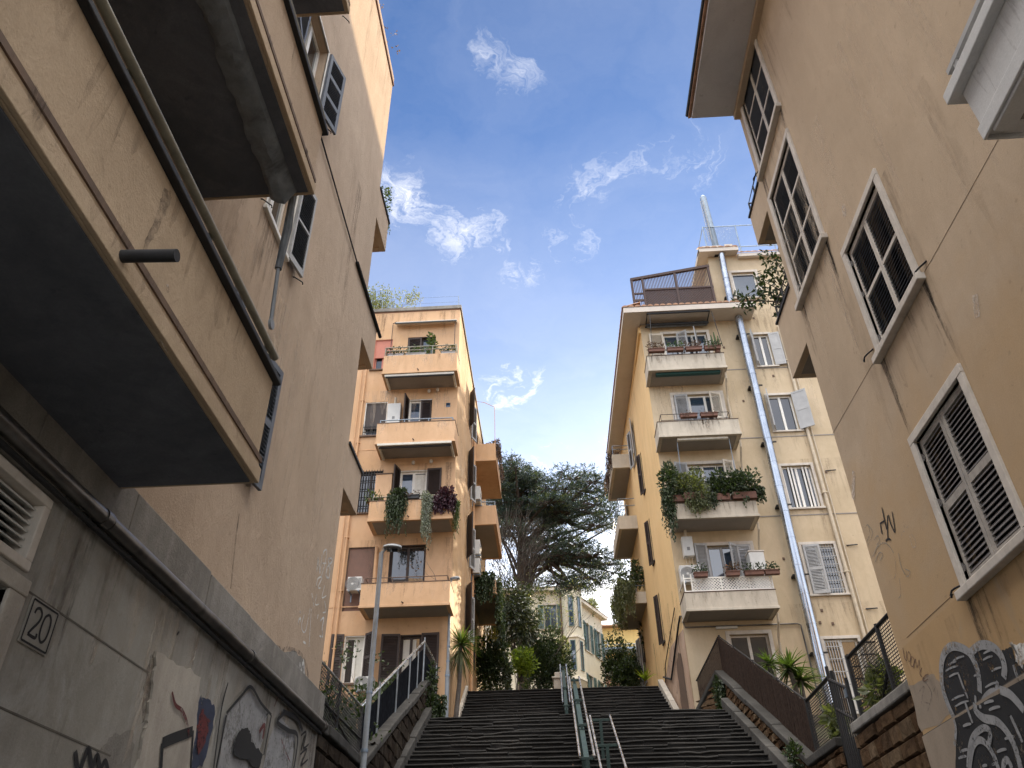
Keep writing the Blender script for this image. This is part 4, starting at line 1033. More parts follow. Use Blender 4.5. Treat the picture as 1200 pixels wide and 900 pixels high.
# string line between storeys + downpipes and cables
c = MB(F)
for z in (11.45, 17.7): c.box(-13, -6.35, .001, .012, z-.02, z+.02)
c.build('string_line', M['pipe_orange'], b)
c = MB(F)
c.tube([(-7.25, .06, 7.2), (-7.25, .06, 22.0)], .04, 8); c.tube([(-7.42, .04, 7.2), (-7.42, .04, 23.0)], .02, 6)
c.tube([(-6.1, .05, 11.9), (-6.13, .05, 13.6)], .05, 8)
for z in range(8, 22, 2): c.box(-7.32, -7.18, 0, .1, z, z+.03)
c.build('downpipe', M['pipe_orange'], b, smooth=True)
c = MB(); c.tube([(OX+.06, 32.6, 7.5), (OX+.06, 32.6, OT-2)], .06, 8); c.build('downpipe', M['pipe_orange'], b, smooth=True)
# front balconies
for zb, zt in ((20.52, 21.42), (17.25, 18.16), (14.09, 14.86), (10.99, 11.8)):
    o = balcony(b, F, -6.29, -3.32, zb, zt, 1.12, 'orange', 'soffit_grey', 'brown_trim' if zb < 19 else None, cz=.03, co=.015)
    if zb > 19: rail(o, F, -6.25, -3.36, 1.1, zt, (.25, .42), M['olive_rail'], .95, .022, inset=.0)
    elif zb > 16: rail(o, F, -6.25, -3.36, 1.1, zt, (.18,), M['galv'], 1.0, .022)
    elif zb > 13: rail(o, F, -6.25, -3.36, 1.1, zt, (.2,), M['olive_rail'], .95, .02)
    else: rail(o, F, -6.25, -3.36, 1.1, zt, (.22,), M['brown_trim'], 1.0, .016)
    s_ = MB(F); s_.tube([(-4.85, 1.1, zb+.12), (-4.87, 1.24, zb+.10)], .022, 8); s_.build('drain_spout', M['dark_rail'], o, smooth=True)
    drips(o, FrontF(OY-1.12), -6.2, -3.4, zt, .1, .6, 14, .003, 'drip_soft', .07, int(zb*7)); drips(o, FrontF(OY-1.12), -6.2, -3.4, zt, .2, .7, 8, .004, 'bleach', .2, int(zb*7)+3)
    # folded awning cassette and its rails under the two upper slabs
    if zb > 17:
        a_ = MB(F); a_.box(-6.2, -3.42, 1.0 if zb > 19 else 1.13, 1.1 if zb > 19 else 1.2, zb-.12, zb-.022); a_.box(-6.2, -6.12, .1, 1.0, zb-.12, zb-.03); a_.box(-3.5, -3.42, .1, 1.0, zb-.12, zb-.03)
        aw = a_.build('awning', M['awning_white'], o, bevel=.01)
        a_ = MB(F); a_.tube([(-6.15, 1.06, zb-.14), (-3.45, 1.06, zb-.14)], .04, 8); a_.build('roller_tube', M['dark_rail'], aw, smooth=True)
# top awning on the wall above balcony A
a_ = MB(F); a_.add([(-6.12, .02, 24.0), (-3.5, .02, 24.0), (-3.5, .34, 23.86), (-6.12, .34, 23.86), (-6.12, .02, 23.94), (-3.5, .02, 23.94), (-3.5, .34, 23.76), (-6.12, .34, 23.76)], [(0,1,2,3),(4,7,6,5),(0,4,5,1),(1,5,6,2),(2,6,7,3),(3,7,4,0)])
aw = a_.build('awning', M['awning_white'], b)
a_ = MB(F); a_.box(-6.14, -3.48, .341, .37, 23.74, 23.80); a_.tube([(-6.3, .02, 24.05), (-6.1, .3, 23.9)], .02, 6); a_.tube([(-6.3, .05, 23.95), (-6.3, .05, 21.4)], .012, 6); a_.tube([(-3.55, .3, 23.8), (-3.55, .35, 21.5)], .014, 6); a_.build('awning_frame', M['dark_rail'], aw)
# openings
wd = window(b, F, *holes[0], frame='shutter_brown', glass='glass_sky', mull=1, sill=False, name='balcony_door'); shutter(wd, F, -5.58, -.05, 21.0, 23.22, .58, 1, 3, M['shutter_brown'])
wd = window(b, F, *holes[1], frame='roller_red', glass='glass', mull=1, sill=True, sillmat='brown_trim')
r_ = MB(F); r_.box(-6.98, -6.27, -.09, -.05, 22.25, 23.19); r_.build('roller_blind', M['roller_red'], wd)
wd = window(b, F, *holes[2], frame='white_paint', glass='glass_sky', mull=1, trans=2, sill=False, name='balcony_door'); shutter(wd, F, -5.38, .0, 17.6, 20.0, .48, 1, 100, M['shutter_brown']); shutter(wd, F, -4.9+.03, -.06, 17.6, 19.97, .45, 1, 0, M['shutter_brown'])
wd = window(b, F, *holes[3], frame='white_paint', glass='glass', mull=0, sill=True, sillmat='brown_trim')
r_ = MB(F); r_.box(-7.07, -6.27, -.11, -.06, 18.7, 19.9); r_.build('roller_blind', M['shutter_brown'], wd)
r_ = MB(F); barpanel(r_, F, -7.1, -6.24, .06, 18.35, 18.85, 9, .008); r_.build('window_railing', M['iron'], wd)
wd = window(b, F, -5.52, -4.46, 14.4, 16.72, frame='white_paint', glass='glass_sky', mull=1, sill=False, name='balcony_door'); shutter(wd, F, -5.52, .0, 14.4, 16.75, .5, 1, 105, M['shutter_brown'])
c_ = MB(F); c_.quad((-4.95, -.168, 14.5), (-4.53, -.168, 14.5), (-4.53, -.168, 16.6), (-4.95, -.168, 16.6)); c_.build('curtain', M['curtain'], wd)
shutter(wd, F, -4.46, .0, 14.4, 16.75, .55, -1, 178, M['shutter_brown'])
wd = window(b, F, *holes[5], frame='shutter_brown', glass='glass', mull=1, sill=True, sillmat='brown_trim')
r_ = MB(F); barpanel(r_, F, -7.1, -6.15, .08, 14.95, 16.75, 9, .012, 5); r_.build('window_bars', M['iron'], wd)
wd = window(b, F, *holes[6], frame='shutter_brown', glass='glass', mull=1, sill=False, name='balcony_door')
wd = window(b, F, *holes[7], frame='brown_trim', glass='glass', mull=0, sill=False, name='balcony_door')
r_ = MB(F); r_.box(-7.12, -6.24, -.10, -.05, 11.3, 13.6); r_.build('roller_blind', M['roller'], wd)
wd = window(b, F, *holes[8], frame='shutter_brown', glass='glass', mull=1, sill=False, name='balcony_door')
c_ = MB(F); c_.quad((-5.02, -.167, 7.5), (-4.55, -.167, 7.5), (-4.55, -.167, 10.3), (-5.02, -.167, 10.3)); c_.build('curtain', M['curtain'], wd)
shutter(wd, F, -5.08, .0, 7.5, 10.45, .62, 1, 176, M['shutter_brown']); shutter(wd, F, -4.36, .0, 7.5, 10.45, .6, -1, 176, M['shutter_brown'])
wd = window(b, F, *holes[9], frame='white_paint', glass='glass', mull=1, sill=True, sillmat='brown_trim')
c_ = MB(F); c_.quad((-6.58, -.166, 8.95), (-6.3, -.166, 8.95), (-6.3, -.166, 10.4), (-6.58, -.166, 10.4)); c_.build('curtain', M['curtain'], wd)
shutter(wd, F, -6.97, .0, 8.85, 10.5, .42, 1, 172, M['shutter_brown']); shutter(wd, F, -6.23, .0, 8.85, 10.5, .4, -1, 140, M['shutter_brown'])
# wall lamps and the small blue notice
lm = MB(F)
for (a, z) in ((-5.0, 16.98), (-4.32, 17.0), (-4.2, 20.35), (-4.55, 20.3)):
    lm.tube([(a, 0, z+.06), (a, .1, z+.1)], .02, 6); lm.lathe((a, .12, z-.08) if False else (a, .12, z-.08), [(.03, 0), (.06, .03), (.065, .12), (.03, .16)], 10)
lm.build('wall_lamp', M['casing'], b, smooth=True)
lm = MB(F); lm.box(-3.85, -3.68, .001, .015, 19.55, 19.75); lm.build('notice_plate', M['glass_sky'], b)
# side balconies of the orange building (facing the stairs)
for k, (zb, zt) in enumerate(((21.0, 21.95), (17.65, 18.6), (14.35, 15.0))):
    o = balcony(b, G, 33.0, 36.9, zb, zt, 1.05, 'orange', 'orange' if k == 0 else 'soffit_grey', None, co=.015)
    if k == 1: rail(o, G, 33.0, 36.9, 1.05, zt, (.22,), M['galv'], 1.2, .025)
    if k == 0:
        c = MB(); c.tube([(OX+.1, 33.1, zt), (OX+.1, 33.1, zt+2.6), (OX+.5, 33.1, zt+2.5), (OX+1.0, 33.1, zt+2.2), (OX+1.02, 33.1, zt)], .016, 6); c.build('clothes_frame', M['pipe_orange'], o, smooth=True)
# antenna on the orange roof
t = thing('roof_bush', 'large loose bush on the roof terrace of the orange block', 'bush', (-6.8, 27.2, OT), 'roof and terrace plants')
f = MB(); twl = MB()
for k in range(16):
    for p_ in twigs(twl, (R.uniform(-8.2, -6.4), 27.2+R.uniform(-.5, .5), OT), (R.uniform(-.3, .5), R.uniform(-.3, .1), 1), R.uniform(.55, .85), .02, 2):
        for i in range(34): leaf(f, p_+rv()*.32, rv()+Vector((0, 0, .4)), .11, .045)
twl.build('stems', M['bark_grey'], t, fix=False); f.build('foliage', M['leaf_olive'], t, fix=False)
c = thing('roof_hut', 'small yellow hut on the roof terrace behind the loose bush', 'roof hut', (-8, 29.5, OT)); q = MB(); q.box(-9.8, -7.7, 28.6, 31, OT, OT+2.0); q.build('walls', M['far_yellow'], c); q = MB(); q.box(-10, -7.5, 28.4, 31.2, OT+2.001, OT+2.12); q.build('roof', M['coping'], c)

# things on the orange building
boiler((-5.88, OY, 18.7), 'white boiler beside the door of the orange block, second balcony down', .52, .95, .3)
t = thing('cabinet', 'peach painted cabinet beside the barred window of the orange block', 'cabinet', (-6.0, OY-.2, 14.5)); q = MB(); q.box(-6.32, -5.7, OY-.42, OY-.01, 14.3, 16.35); q.build('body', M['orange'], t, bevel=.015); q = MB(); q.box(-6.34, -5.68, OY-.45, OY-.0, 16.351, 16.39); q.build('lid', M['brown_trim'], t)
ac_unit((-6.72, OY, 11.88), 'air conditioner on the orange front wall left of the lowest balcony', w=.5, h=.5)
ac_unit((-6.08, OY, 8.55), 'air conditioner low on the orange front wall under the curtained window', w=.6, h=.45)
for k, (z, lb) in enumerate(((18.62, 'air conditioner standing on the middle side balcony of the orange block'), (15.95, 'upper of the two air conditioners hung below the middle side balcony of the orange block'), (15.08, 'lower of the two air conditioners hung below the middle side balcony of the orange block'))):
    o = ac_unit((OX, 32.75, z), lb, w=.75, h=.68, F=(lambda zz: (lambda a, dd, q_: (OX+dd, 32.75-a, zz+q_)))(z))
# plants on the orange balconies
for k, (a0, a1, lb, lf) in enumerate(((-6.2, -5.5, 'planter with low greenery at the left end of the top orange balcony', 'leaf_dark'), (-5.45, -4.6, 'planter with mixed shrubs in the middle of the top orange balcony', 'leaf_mid'), (-4.0, -3.4, 'planter with small plants at the right end of the top orange balcony', 'leaf_dark'))):
    flower_box(a0, a1, OY-1.05, 21.44, lb, 'planters on the top orange balcony', lf, False, 160, .1, .32, 'shutter_grey', 0, k)
t = thing('potted_bush', 'round green potted bush in front of the top orange balcony door', 'potted plant', (-4.55, OY-.6, 20.7)); f = MB(); clump(f, (-4.55, OY-.6, 22.35), (.32, .3, .5), 260, .13); f.build('foliage', M['leaf_mid'], t, fix=False)
f = MB(); f.tube([(-4.55, OY-.6, 21.0), (-4.55, OY-.6, 22.2)], .03, 6); f.build('stem', M['bark_grey'], t); f = MB(); f.lathe((-4.55, OY-.6, 20.7), [(.14, 0), (.19, .32), (.21, .32), (.21, .38)], 12); f.build('pot', M['terracotta'], t, smooth=True)
def hanging(label, c, rx, length, n, mat, L=.1, W=.05, top=.25, bed=.3, group='hanging plants on the orange balcony', ry=.12, name='hanging_plant', dense=1):
    t = thing(name, label, 'hanging plant', c, group)
    q = MB(); q.box(c[0]-rx*.8, c[0]+rx*.8, c[1]+.05, c[1]+.25, c[2]-.02, c[2]+.14); q.build('planter', M['terracotta'], t)
    f = MB(); strands(f, (c[0], c[1], c[2]+.1), rx, ry, length, n, L, W); clump(f, (c[0], c[1]+.05, c[2]+.15), (rx*1.05, ry*1.6, top), int(n*4*dense), L, W)
    f.build('foliage', M[mat], t, fix=False); return t
hanging('dark green mass hanging from the left of the orange balcony', (-5.3, OY-1.2, 14.95), .36, 1.75, 150, 'leaf_dark', .12, .045)
hanging('pale grey trailing plant coming to a point on the orange balcony', (-4.22, OY-1.2, 14.9), .2, 2.1, 70, 'leaf_grey', .07, .05, .12, dense=.4)
hanging('dark purple trailing plant at the right corner of the orange balcony', (-3.62, OY-1.18, 14.85), .42, .85, 130, 'leaf_purple', .12, .08, .3)
hanging('green fringe falling past the right end of the orange balcony', (-3.22, OY-.9, 14.7), .12, 1.4, 60, 'leaf_mid', .1, .03, .15, ry=.25)
hanging('small bush of fine leaves at the left end of the orange balcony', (-6.15, OY-1.0, 14.95), .35, .35, 40, 'leaf_mid', .09, .04, .4)
flower_box(-5.05, -4.5, OY-1.2, 14.9, 'dark planter with a few stems in the middle of the orange balcony rail', 'planters on the orange balcony', 'leaf_rust', False, 30, .09, .2, 'dark_rail', .5, 5)
t = thing('potted_tree', 'nearly bare potted shrub at the right of the lowest orange balcony', 'potted plant', (-3.75, OY-.9, 11.2)); twl = MB(); f = MB()
for p_ in twigs(twl, (-3.75, OY-.9, 11.5), (-.1, 0, 1), .7, .018, 3): 
    for i in range(2): leaf(f, p_+rv()*.05, rv(), .09, .06)
twl.build('stems', M['bark_grey'], t, fix=False); f.build('foliage', M['leaf_rust'], t, fix=False); f = MB(); f.lathe((-3.75, OY-.9, 11.17), [(.13, 0), (.17, .33), (.19, .33), (.19, .38)], 12); f.build('pot', M['terracotta'], t, smooth=True)
t = thing('balcony_greenery', 'dry grass and reddish creeper along the top side balcony of the orange block', 'balcony plants', (OX+1, 35, 21.95), 'plants on the orange side balconies')
f = MB()
for k in range(26):
    y = R.uniform(33.1, 36.9); strands(f, (OX+1.08+R.uniform(0, .12), y, 22.0+R.uniform(0, .4)), .08, .1, R.uniform(.2, 1.2), 6, .1, .06)
clump(f, (OX+.7, 33.4, 22.1), (.5, .3, .25), 160, .12); f.build('foliage', M['leaf_rust'], t, fix=False)
t = thing('balcony_greenery', 'dense dark creeper tumbling over the lowest side balcony of the orange block', 'balcony plants', (OX+1, 33, 15), 'plants on the orange side balconies')
f = MB(); strands(f, (OX+.55, 32.9, 15.15), .42, .12, 1.5, 130, .13, .08); clump(f, (OX+.55, 33.1, 15.2), (.5, .3, .25), 300, .14)
for k in range(16): strands(f, (OX+1.12, 33.1+k*.2, 15.0), .13, .12, R.uniform(1.6, 3.4), 12, .14, .09)
f.build('foliage', M['leaf_dark'], t, fix=False)
t = thing('hanging_plant', 'yellow trailing plant under the lowest side balcony of the orange block', 'hanging plant', (OX+.6, 36.9, 14.2), 'plants on the orange side balconies')
f = MB(); strands(f, (OX+.65, 36.4, 14.0), .5, .3, 2.2, 60, .12, .05); f.build('foliage', M['leaf_yellow'], t, fix=False)

# ================================================================== YELLOW BUILDING (front wall Y = 26.2, left corner X = 4.3)
YX = 4.3; YT = 23.6
F = FrontF(OY)
b = thing('apartment_building', 'cream and ochre block at the right of the stairs with roof terrace and steel flue', 'building', (9, 32, 7.2))
bd = [(5.2, 7.0, 20.3, 22.75), (5.2, 7.05, 17.2, 19.62), (5.3, 6.95, 13.9, 16.45), (5.52, 7.0, 10.7, 13.18), (5.75, 7.0, 7.4, 10.05)]
wn = [(8.85, 9.5, 20.85, 22.5), (8.85, 9.78, 17.75, 19.4), (8.72, 9.8, 14.5, 16.22), (8.75, 9.85, 11.3, 13.08), (8.72, 9.8, 7.4, 9.8)]
w = MB(F); wall_cells(w, YX, 17, 6.9, 24.0, bd+wn, .24); wall_cells(w, 7.75, 17, 24.0, 27.2, [(8.62, 9.65, 24.55, 26.05)], .24)
w.T = None
w.quad((17, OY, 6.9), (17, 37.6, 6.9), (17, 37.6, 27.2), (17, OY, 27.2)); w.quad((YX-.27, 37.6, 6.9), (17, 37.6, 6.9), (17, 37.6, 24), (YX-.27, 37.6, 24))
w.quad((7.75, OY, 24), (7.75, 37.6, 24), (7.75, 37.6, 27.2), (7.75, OY, 27.2)); w.quad((7.75, 37.6, 24), (17, 37.6, 24), (17, 37.6, 27.2), (7.75, 37.6, 27.2)); w.quad((7.75, OY, 27.2), (17, OY, 27.2), (17, 37.6, 27.2), (7.75, 37.6, 27.2)); w.quad((YX, OY, 24.0), (7.75, OY, 24.0), (7.75, 37.6, 24.0), (YX-.27, 37.6, 24.0))
wall_y = w.build('wall', M['yellow'], b)
# ochre side wall facing the stairs (runs very slightly inwards), with slit windows
k_ = -.35/14.8
S = lambda a, d, z: (YX + (a-OY)*k_ - d, a, z)
slit = [(30.2, 30.45, z, z+1.9) for z in (11.2, 14.4, 17.6)] + [(31.6, 32.3, 20.0, 21.9), (36.4, 37.2, 11.4, 13.6), (36.4, 37.2, 14.6, 16.8), (36.4, 37.2, 17.8, 20)]
w = MB(S); wall_cells(w, OY, 37.6, 6.9, 24.0, slit, .2); sw = w.build('side_wall', M['yellow_side'], b)
for h in slit:
    wd = window(b, S, *h, depth=.1, frame='shutter_brown' if h[1]-h[0] < .5 else 'shutter_grey', mull=0, sill=True, sillw=.06)
    if h[1]-h[0] > .5: shutter(wd, S, h[0]-.02, .03, h[2], h[3], .4, 1, 165, M['shutter_grey']); shutter(wd, S, h[1]+.02, .03, h[2], h[3], .4, -1, 165, M['shutter_grey'])
    else: shutter(wd, S, h[1]+.02, .02, h[2], h[3], .26, -1, 155, M['shutter_brown'])
# pink faded lower part of the side wall with tags, and the sloping handrail pipe on it
q = MB(S); q.add([(OY-.01, .012, 6.9), (31.4, .012, 6.9), (31.4, .012, 10.0), (29.0, .012, 10.6), (OY-.01, .012, 10.3)], [(0, 1, 2, 3, 4)]); lo_ = q.build('lower_paint', plaster('pinkish_worn_paint', (.50, .36, .26), (.58, .45, .36), (.40, .27, .19), streak=.6, blot=1, stain=(.45, .30, .24)), b)
sd = lambda pts: [((lambda p_: (p_.y, p_.z))(on_x(u, v, 4.2))) for u, v in pts]
q = MB(); rr = random.Random(11)
for k in range(34):
    a = rr.uniform(26.5, 31.5); z = rr.uniform(8.3, 11.4); pts = [(a, z)]
    for i in range(4): pts.append((pts[-1][0]+rr.uniform(-.25, .3), pts[-1][1]+rr.uniform(-.3, .3)))
    stroke(q, S, pts, rr.uniform(.03, .06), .015)
q.build('graffiti_tag', M['soot'], sw, fix=False)
q = MB()
for k in range(9):
    a = rr.uniform(26.5, 29.5); z = rr.uniform(8.2, 9.7); pts = [(a, z)]
    for i in range(4): pts.append((pts[-1][0]+rr.uniform(-.25, .3), pts[-1][1]+rr.uniform(-.2, .2)))
    stroke(q, S, pts, .05, .016)
q.build('graffiti_tag', M['red_paint'], sw, fix=False)
q = MB(); blotch(q, S, [(27.0, 7.6), (28.4, 8.2), (28.3, 9.8), (27.7, 10.0), (27.1, 9.8)], .018, .06); q.build('brown_paint_patch', M['brown_trim'], sw, fix=False)
q = MB(S); q.tube([(31.2, .06, 10.15), (29.5, .06, 9.6), (26.6, .06, 10.6), (26.2, .05, 10.72)], .035, 8); q.tube([(31.0, .05, 9.9), (30.5, .05, 10.4), (27.0, .05, 11.3)], .018, 6); q.build('wall_pipe', M['black_paint'], b, smooth=True)
q = MB(F); q.tube([(4.3, .05, 10.72), (4.36, .05, 10.33), (8.0, .05, 10.33), (8.1, .05, 10.28), (8.15, .05, 7.5)], .025, 8); q.build('wall_pipe', M['pipe_dark'], b, smooth=True)
# eave: sloping soffit, fascia and roof tiles, front and side
def eave(x0, x1, y0, yb, z, ov, tilt=.0):
    e = MB(); 
    e.add([(x0, y0-ov, z), (x1, y0-ov, z), (x1, y0-.001, z+.10), (x0+ov*.0, y0-.001, z+.10), (x0, y0-ov, z+.26), (x1, y0-ov, z+.26), (x1, y0-.001, z+.3), (x0, y0-.001, z+.3)], [(0,3,2,1),(0,1,5,4),(1,2,6,5),(4,5,6,7),(0,4,7,3)])
    return e
e = eave(3.55, 8.98, OY, 41, 23.22, .98); ev = e.build('eave', M['eave'], b)
e = MB(); e.add([(3.55, OY-.98, 23.22), (YX+.0, OY-.98, 23.25), (YX-.26, 37.0, 23.25), (3.36, 37.0, 23.22), (3.55, OY-.98, 23.48), (YX, OY-.98, 23.55), (YX-.26, 37.0, 23.55), (3.36, 37.0, 23.48)], [(0,1,2,3),(4,7,6,5),(0,3,7,4),(3,2,6,7)])
e.build('side_eave', M['eave'], ev)
e = MB(); e.box(YX-.10, YX-.001, OY+.01, 36.9, 22.9, 23.2); e.build('eave_cornice', M['yellow_side'], ev)
def tiles(pts0, pts1, inw, n, r=.10):
    """a row of curved roof tiles seen from their ends; inw = horizontal direction up the roof"""
    m = MB(); p0, p1 = Vector(pts0), Vector(pts1); d = (p1-p0)/n; inw = Vector(inw)
    for i in range(n):
        c_ = p0 + d*(i+.5); vs = []
        for s in (0, 1):
            for k in range(7):
                q = math.pi*k/6; vs.append(c_ + d*(-math.cos(q))*.47 + Vector((0, 0, math.sin(q)*r)) + (inw*.8 + Vector((0, 0, .24)))*s)
        m.add(vs, [(k, k+1, k+8, k+7) for k in range(6)] + [tuple(range(7))])
    return m
m = tiles((8.98, OY-1.0, 23.5), (3.5, OY-1.0, 23.5), (0, 1, 0), 21); m2 = tiles((3.5, OY-1.0, 23.5), (3.32, 37.0, 23.5), (1, 0, 0), 42); m.add(m2.v, m2.f)
m.add([(3.5, OY-.95, 23.49), (8.98, OY-.95, 23.49), (8.98, OY+.6, 23.95), (5.0, OY+.6, 23.95), (4.8, 37, 23.95), (3.32, 37, 23.49)], [(0, 1, 2, 3), (0, 3, 4, 5)])
m.build('roof', M['tile'], b)
# attic eaves
e = MB(); e.add([(7.3, OY-.45, 27.02), (9.05, OY-.45, 27.02), (9.05, OY, 27.1), (7.3, OY, 27.1), (7.3, OY-.45, 27.22), (9.05, OY-.45, 27.22), (9.05, OY, 27.3), (7.3, OY, 27.3)], [(0,3,2,1),(0,1,5,4),(1,2,6,5),(4,5,6,7),(0,4,7,3)])
e.add([(9.06, OY-.25, 26.82), (17, OY-.25, 26.82), (17, OY, 26.86), (9.06, OY, 26.86), (9.06, OY-.25, 27.0), (17, OY-.25, 27.0), (17, OY, 27.05), (9.06, OY, 27.05)], [(0,3,2,1),(0,1,5,4),(1,2,6,5),(4,5,6,7),(0,4,7,3)])
e.add([(7.3, OY-.45, 27.02), (7.75, OY-.45, 27.05), (7.75, 37.6, 27.05), (7.3, 37.6, 27.02), (7.3, OY-.45, 27.22), (7.75, OY-.45, 27.3), (7.75, 37.6, 27.3), (7.3, 37.6, 27.22)], [(0,1,2,3),(4,7,6,5),(0,3,7,4)])
e.build('attic_eave', M['eave'], b)
m = tiles((9.05, OY-.47, 27.23), (7.25, OY-.47, 27.23), (0, .5, 0), 6, .08); m2 = tiles((12, OY-.28, 27.01), (9.1, OY-.28, 27.01), (0, .3, 0), 10, .08); m.add(m2.v, m2.f); m.build('roof', M['tile'], b)
q = MB(); q.box(7.55, 8.4, OY-.2, OY+.4, 27.25, 27.6); q.box(8.6, 8.95, OY-.1, OY+.3, 27.25, 27.75); q.build('chimney', M['eave'], b)
# glazed roof-terrace railing
q = MB()
for x in (7.85, 9.35, 10.9): q.tube([(x, OY+.1, 27.2), (x, OY+.1, 29.15)], .03, 6)
for z in (27.75, 29.12): q.tube([(7.85, 31, z), (7.85, OY+.1, z), (12, OY+.1, z)], .025, 6)
rr_ = q.build('roof_railing', M['galv'], b, smooth=True)
q = MB()
for i in range(24): q.tube([(7.85+i*.0625*1.0, OY+.1, 27.75), (7.85+i*.0625, OY+.1, 29.1)], .004, 4, False)
for i in range(20): q.tube([(7.85, OY+.1, 27.8+i*.066), (9.35, OY+.1, 27.8+i*.066)], .004, 4, False)
q.build('wire_mesh', M['galv'], rr_, fix=False)
# brown trellis screen on the roof terrace
t = thing('trellis_screen', 'brown wooden trellis screening the roof terrace of the cream block', 'trellis', (5.9, OY-.3, 23.9))
ty = OY-.35
zt_ = lambda x: 25.55 + (x-4.15)*.17
q = MB()
for x in (4.15, 4.62, 6.05, 7.55): q.box(x-.05, x+.05, ty-.05, ty+.05, 23.75, zt_(x))
q.add([(4.1, ty-.06, zt_(4.1)), (7.62, ty-.06, zt_(7.62)), (7.62, ty+.06, zt_(7.62)), (4.1, ty+.06, zt_(4.1)), (4.1, ty-.06, zt_(4.1)+.13), (7.62, ty-.06, zt_(7.62)+.13), (7.62, ty+.06, zt_(7.62)+.13), (4.1, ty+.06, zt_(4.1)+.13)], [(0,3,2,1),(4,5,6,7),(0,1,5,4),(1,2,6,5),(2,3,7,6),(3,0,4,7)])
q.box(4.62, 7.62, ty-.045, ty+.045, 24.93, 25.02); q.box(4.1, 4.62, ty-.03, ty+.03, 24.75, 24.82); q.box(4.1, 4.62, ty-.03, ty+.03, 24.35, 24.45); q.box(4.62, 7.62, ty-.04, ty+.04, 23.98, 24.06)
q.build('frame', M['wood_brown'], t)
q = MB()
for i in range(52):
    x = 4.17+i*.065; q.add([(x, ty-.01, 25.02 if x > 4.62 else 24.0), (x+.036, ty-.01, 25.02 if x > 4.62 else 24.0), (x+.036, ty+.01, zt_(x)), (x, ty+.01, zt_(x))], [(0, 1, 2, 3)])
q.build('slats', M['wood_brown'], t, fix=False)
q = MB()
for i in range(38):
    x0 = 4.62 - .87 + i*.105
    for s in (1, -1):
        pts = []
        xa, xb = (x0, x0+.87) if s > 0 else (x0+.87, x0)
        za, zb_ = 24.06, 24.93
        # clip to the panel
        def at(x): return za + (zb_-za)*(x-xa)/(xb-xa)
        lo_x, hi_x = max(min(xa, xb), 4.62), min(max(xa, xb), 7.55)
        if hi_x <= lo_x: continue
        p, r_ = (lo_x, at(lo_x)), (hi_x, at(hi_x))
        q.ob(((p[0]+r_[0])/2, ty+.012*s, (p[1]+r_[1])/2), ((r_[0]-p[0])/2, 0, (r_[1]-p[1])/2), (0, .006, 0), (-.021*s, 0, .021))
q.build('lattice', M['wood_brown'], t, fix=False)
# flue tower on the roof + the two lower lengths of bright duct on the facade
t = thing('steel_flue', 'tall steel flue with ladder rungs rising above the roof of the cream block', 'flue', (8.2, OY+.2, 27.2))
q = MB(); q.tube([(8.32, OY+.25, 27.2), (8.24, OY+.25, 31.3)], .15, 16); q.tube([(8.24, OY+.25, 31.3), (8.24, OY+.25, 31.42)], [.13, .10], 16); q.build('pipe', M['galv'], t, smooth=True)
q = MB(); q.tube([(8.02, OY+.1, 28.2), (8.02, OY+.1, 30.9)], .012, 6); q.tube([(8.14, OY+.02, 28.2), (8.14, OY+.02, 30.9)], .012, 6)
for i in range(17): q.tube([(8.02, OY+.1, 28.3+i*.16), (8.14, OY+.02, 28.3+i*.16)], .01, 5)
q.build('ladder', M['shutter_grey'], t, smooth=True)
def duct(label, x0, x1, y, z0, z1, r):
    t = thing('steel_duct', label, 'duct', (x0, y, z0), 'steel ducts on the cream block')
    n = max(2, int((z1-z0)/1.0)); q = MB(); g_ = MB()
    for i in range(n):
        za, zb_ = z0+(z1-z0)*i/n, z0+(z1-z0)*(i+1)/n; xa, xb = x0+(x1-x0)*i/n, x0+(x1-x0)*(i+1)/n
        q.tube([(xa, y, za), (xb, y, zb_)], r, 20); g_.tube([(xa, y, za-.025), (xa, y, za+.025)], r*1.05, 20)
    q.build('pipe', M['duct'], t, smooth=True); g_.build('joint_band', M['duct'], t, smooth=True)
    for z in [z0+.5+2.6*i for i in range(int((z1-z0)/2.6)+1)]:
        k = MB(); k.box(x0-r-.03, x0+r+.06, y+r*.5, OY-.002, z-.03, z+.03); k.box(x0+r+.0, x0+r+.16, y-.02, y+.02, z-.05, z-.0); k.build('bracket', M['iron'], t)
duct('long shining steel duct running down the whole cream facade', 8.34, 8.36, OY-.36, 6.2, 23.2, .16)
duct('short steel duct beside the attic window of the cream block', 8.22, 8.3, OY-.26, 24.0, 26.95, .14)
# downpipes and string lines
c = MB(F)
c.tube([(10.0, .09, 22.9), (10.02, .09, 7.3)], .06, 10); c.tube([(10.18, .05, 24), (10.18, .05, 7.3)], .025, 6)
for z in (9, 12, 15, 18, 21): c.box(9.92, 10.1, 0, .16, z, z+.04)
c.build('downpipe', M['pipe_cream'], b, smooth=True)
for k, (zt2, zb2) in enumerate(((20.0, 17.3), (16.9, 14.0), (13.6, 10.7), (10.4, 7.4))):
    c = MB(F); c.tube([(7.2, .85, zt2+.02), (7.2, .8, zt2-.22), (7.26, .2, zt2-.55), (7.28, .08, zt2-.8), (7.3, .08, zb2)], .04, 8); c.build('downpipe', M['pipe_cream'], b, smooth=True)
c = MB(F)
for z in (20.75, 17.5, 14.22): c.box(7.4, 17, .001, .014, z-.02, z+.02)
c.build('string_line', M['soffit_grey'], b)
c = MB(F)
for (a, z) in ((8.9, 10.75), (8.75, 10.35), (9.15, 10.3), (7.7, 15.5), (7.9, 19.2), (7.6, 21.9), (8.05, 12.6), (9.1, 23.4), (9.3, 20.35), (10.3, 15.9)): c.lathe((a, .001, z), [(.045, 0), (.05, .03)], 10) if False else c.box(a-.04, a+.04, .001, .03, z-.05, z+.05)
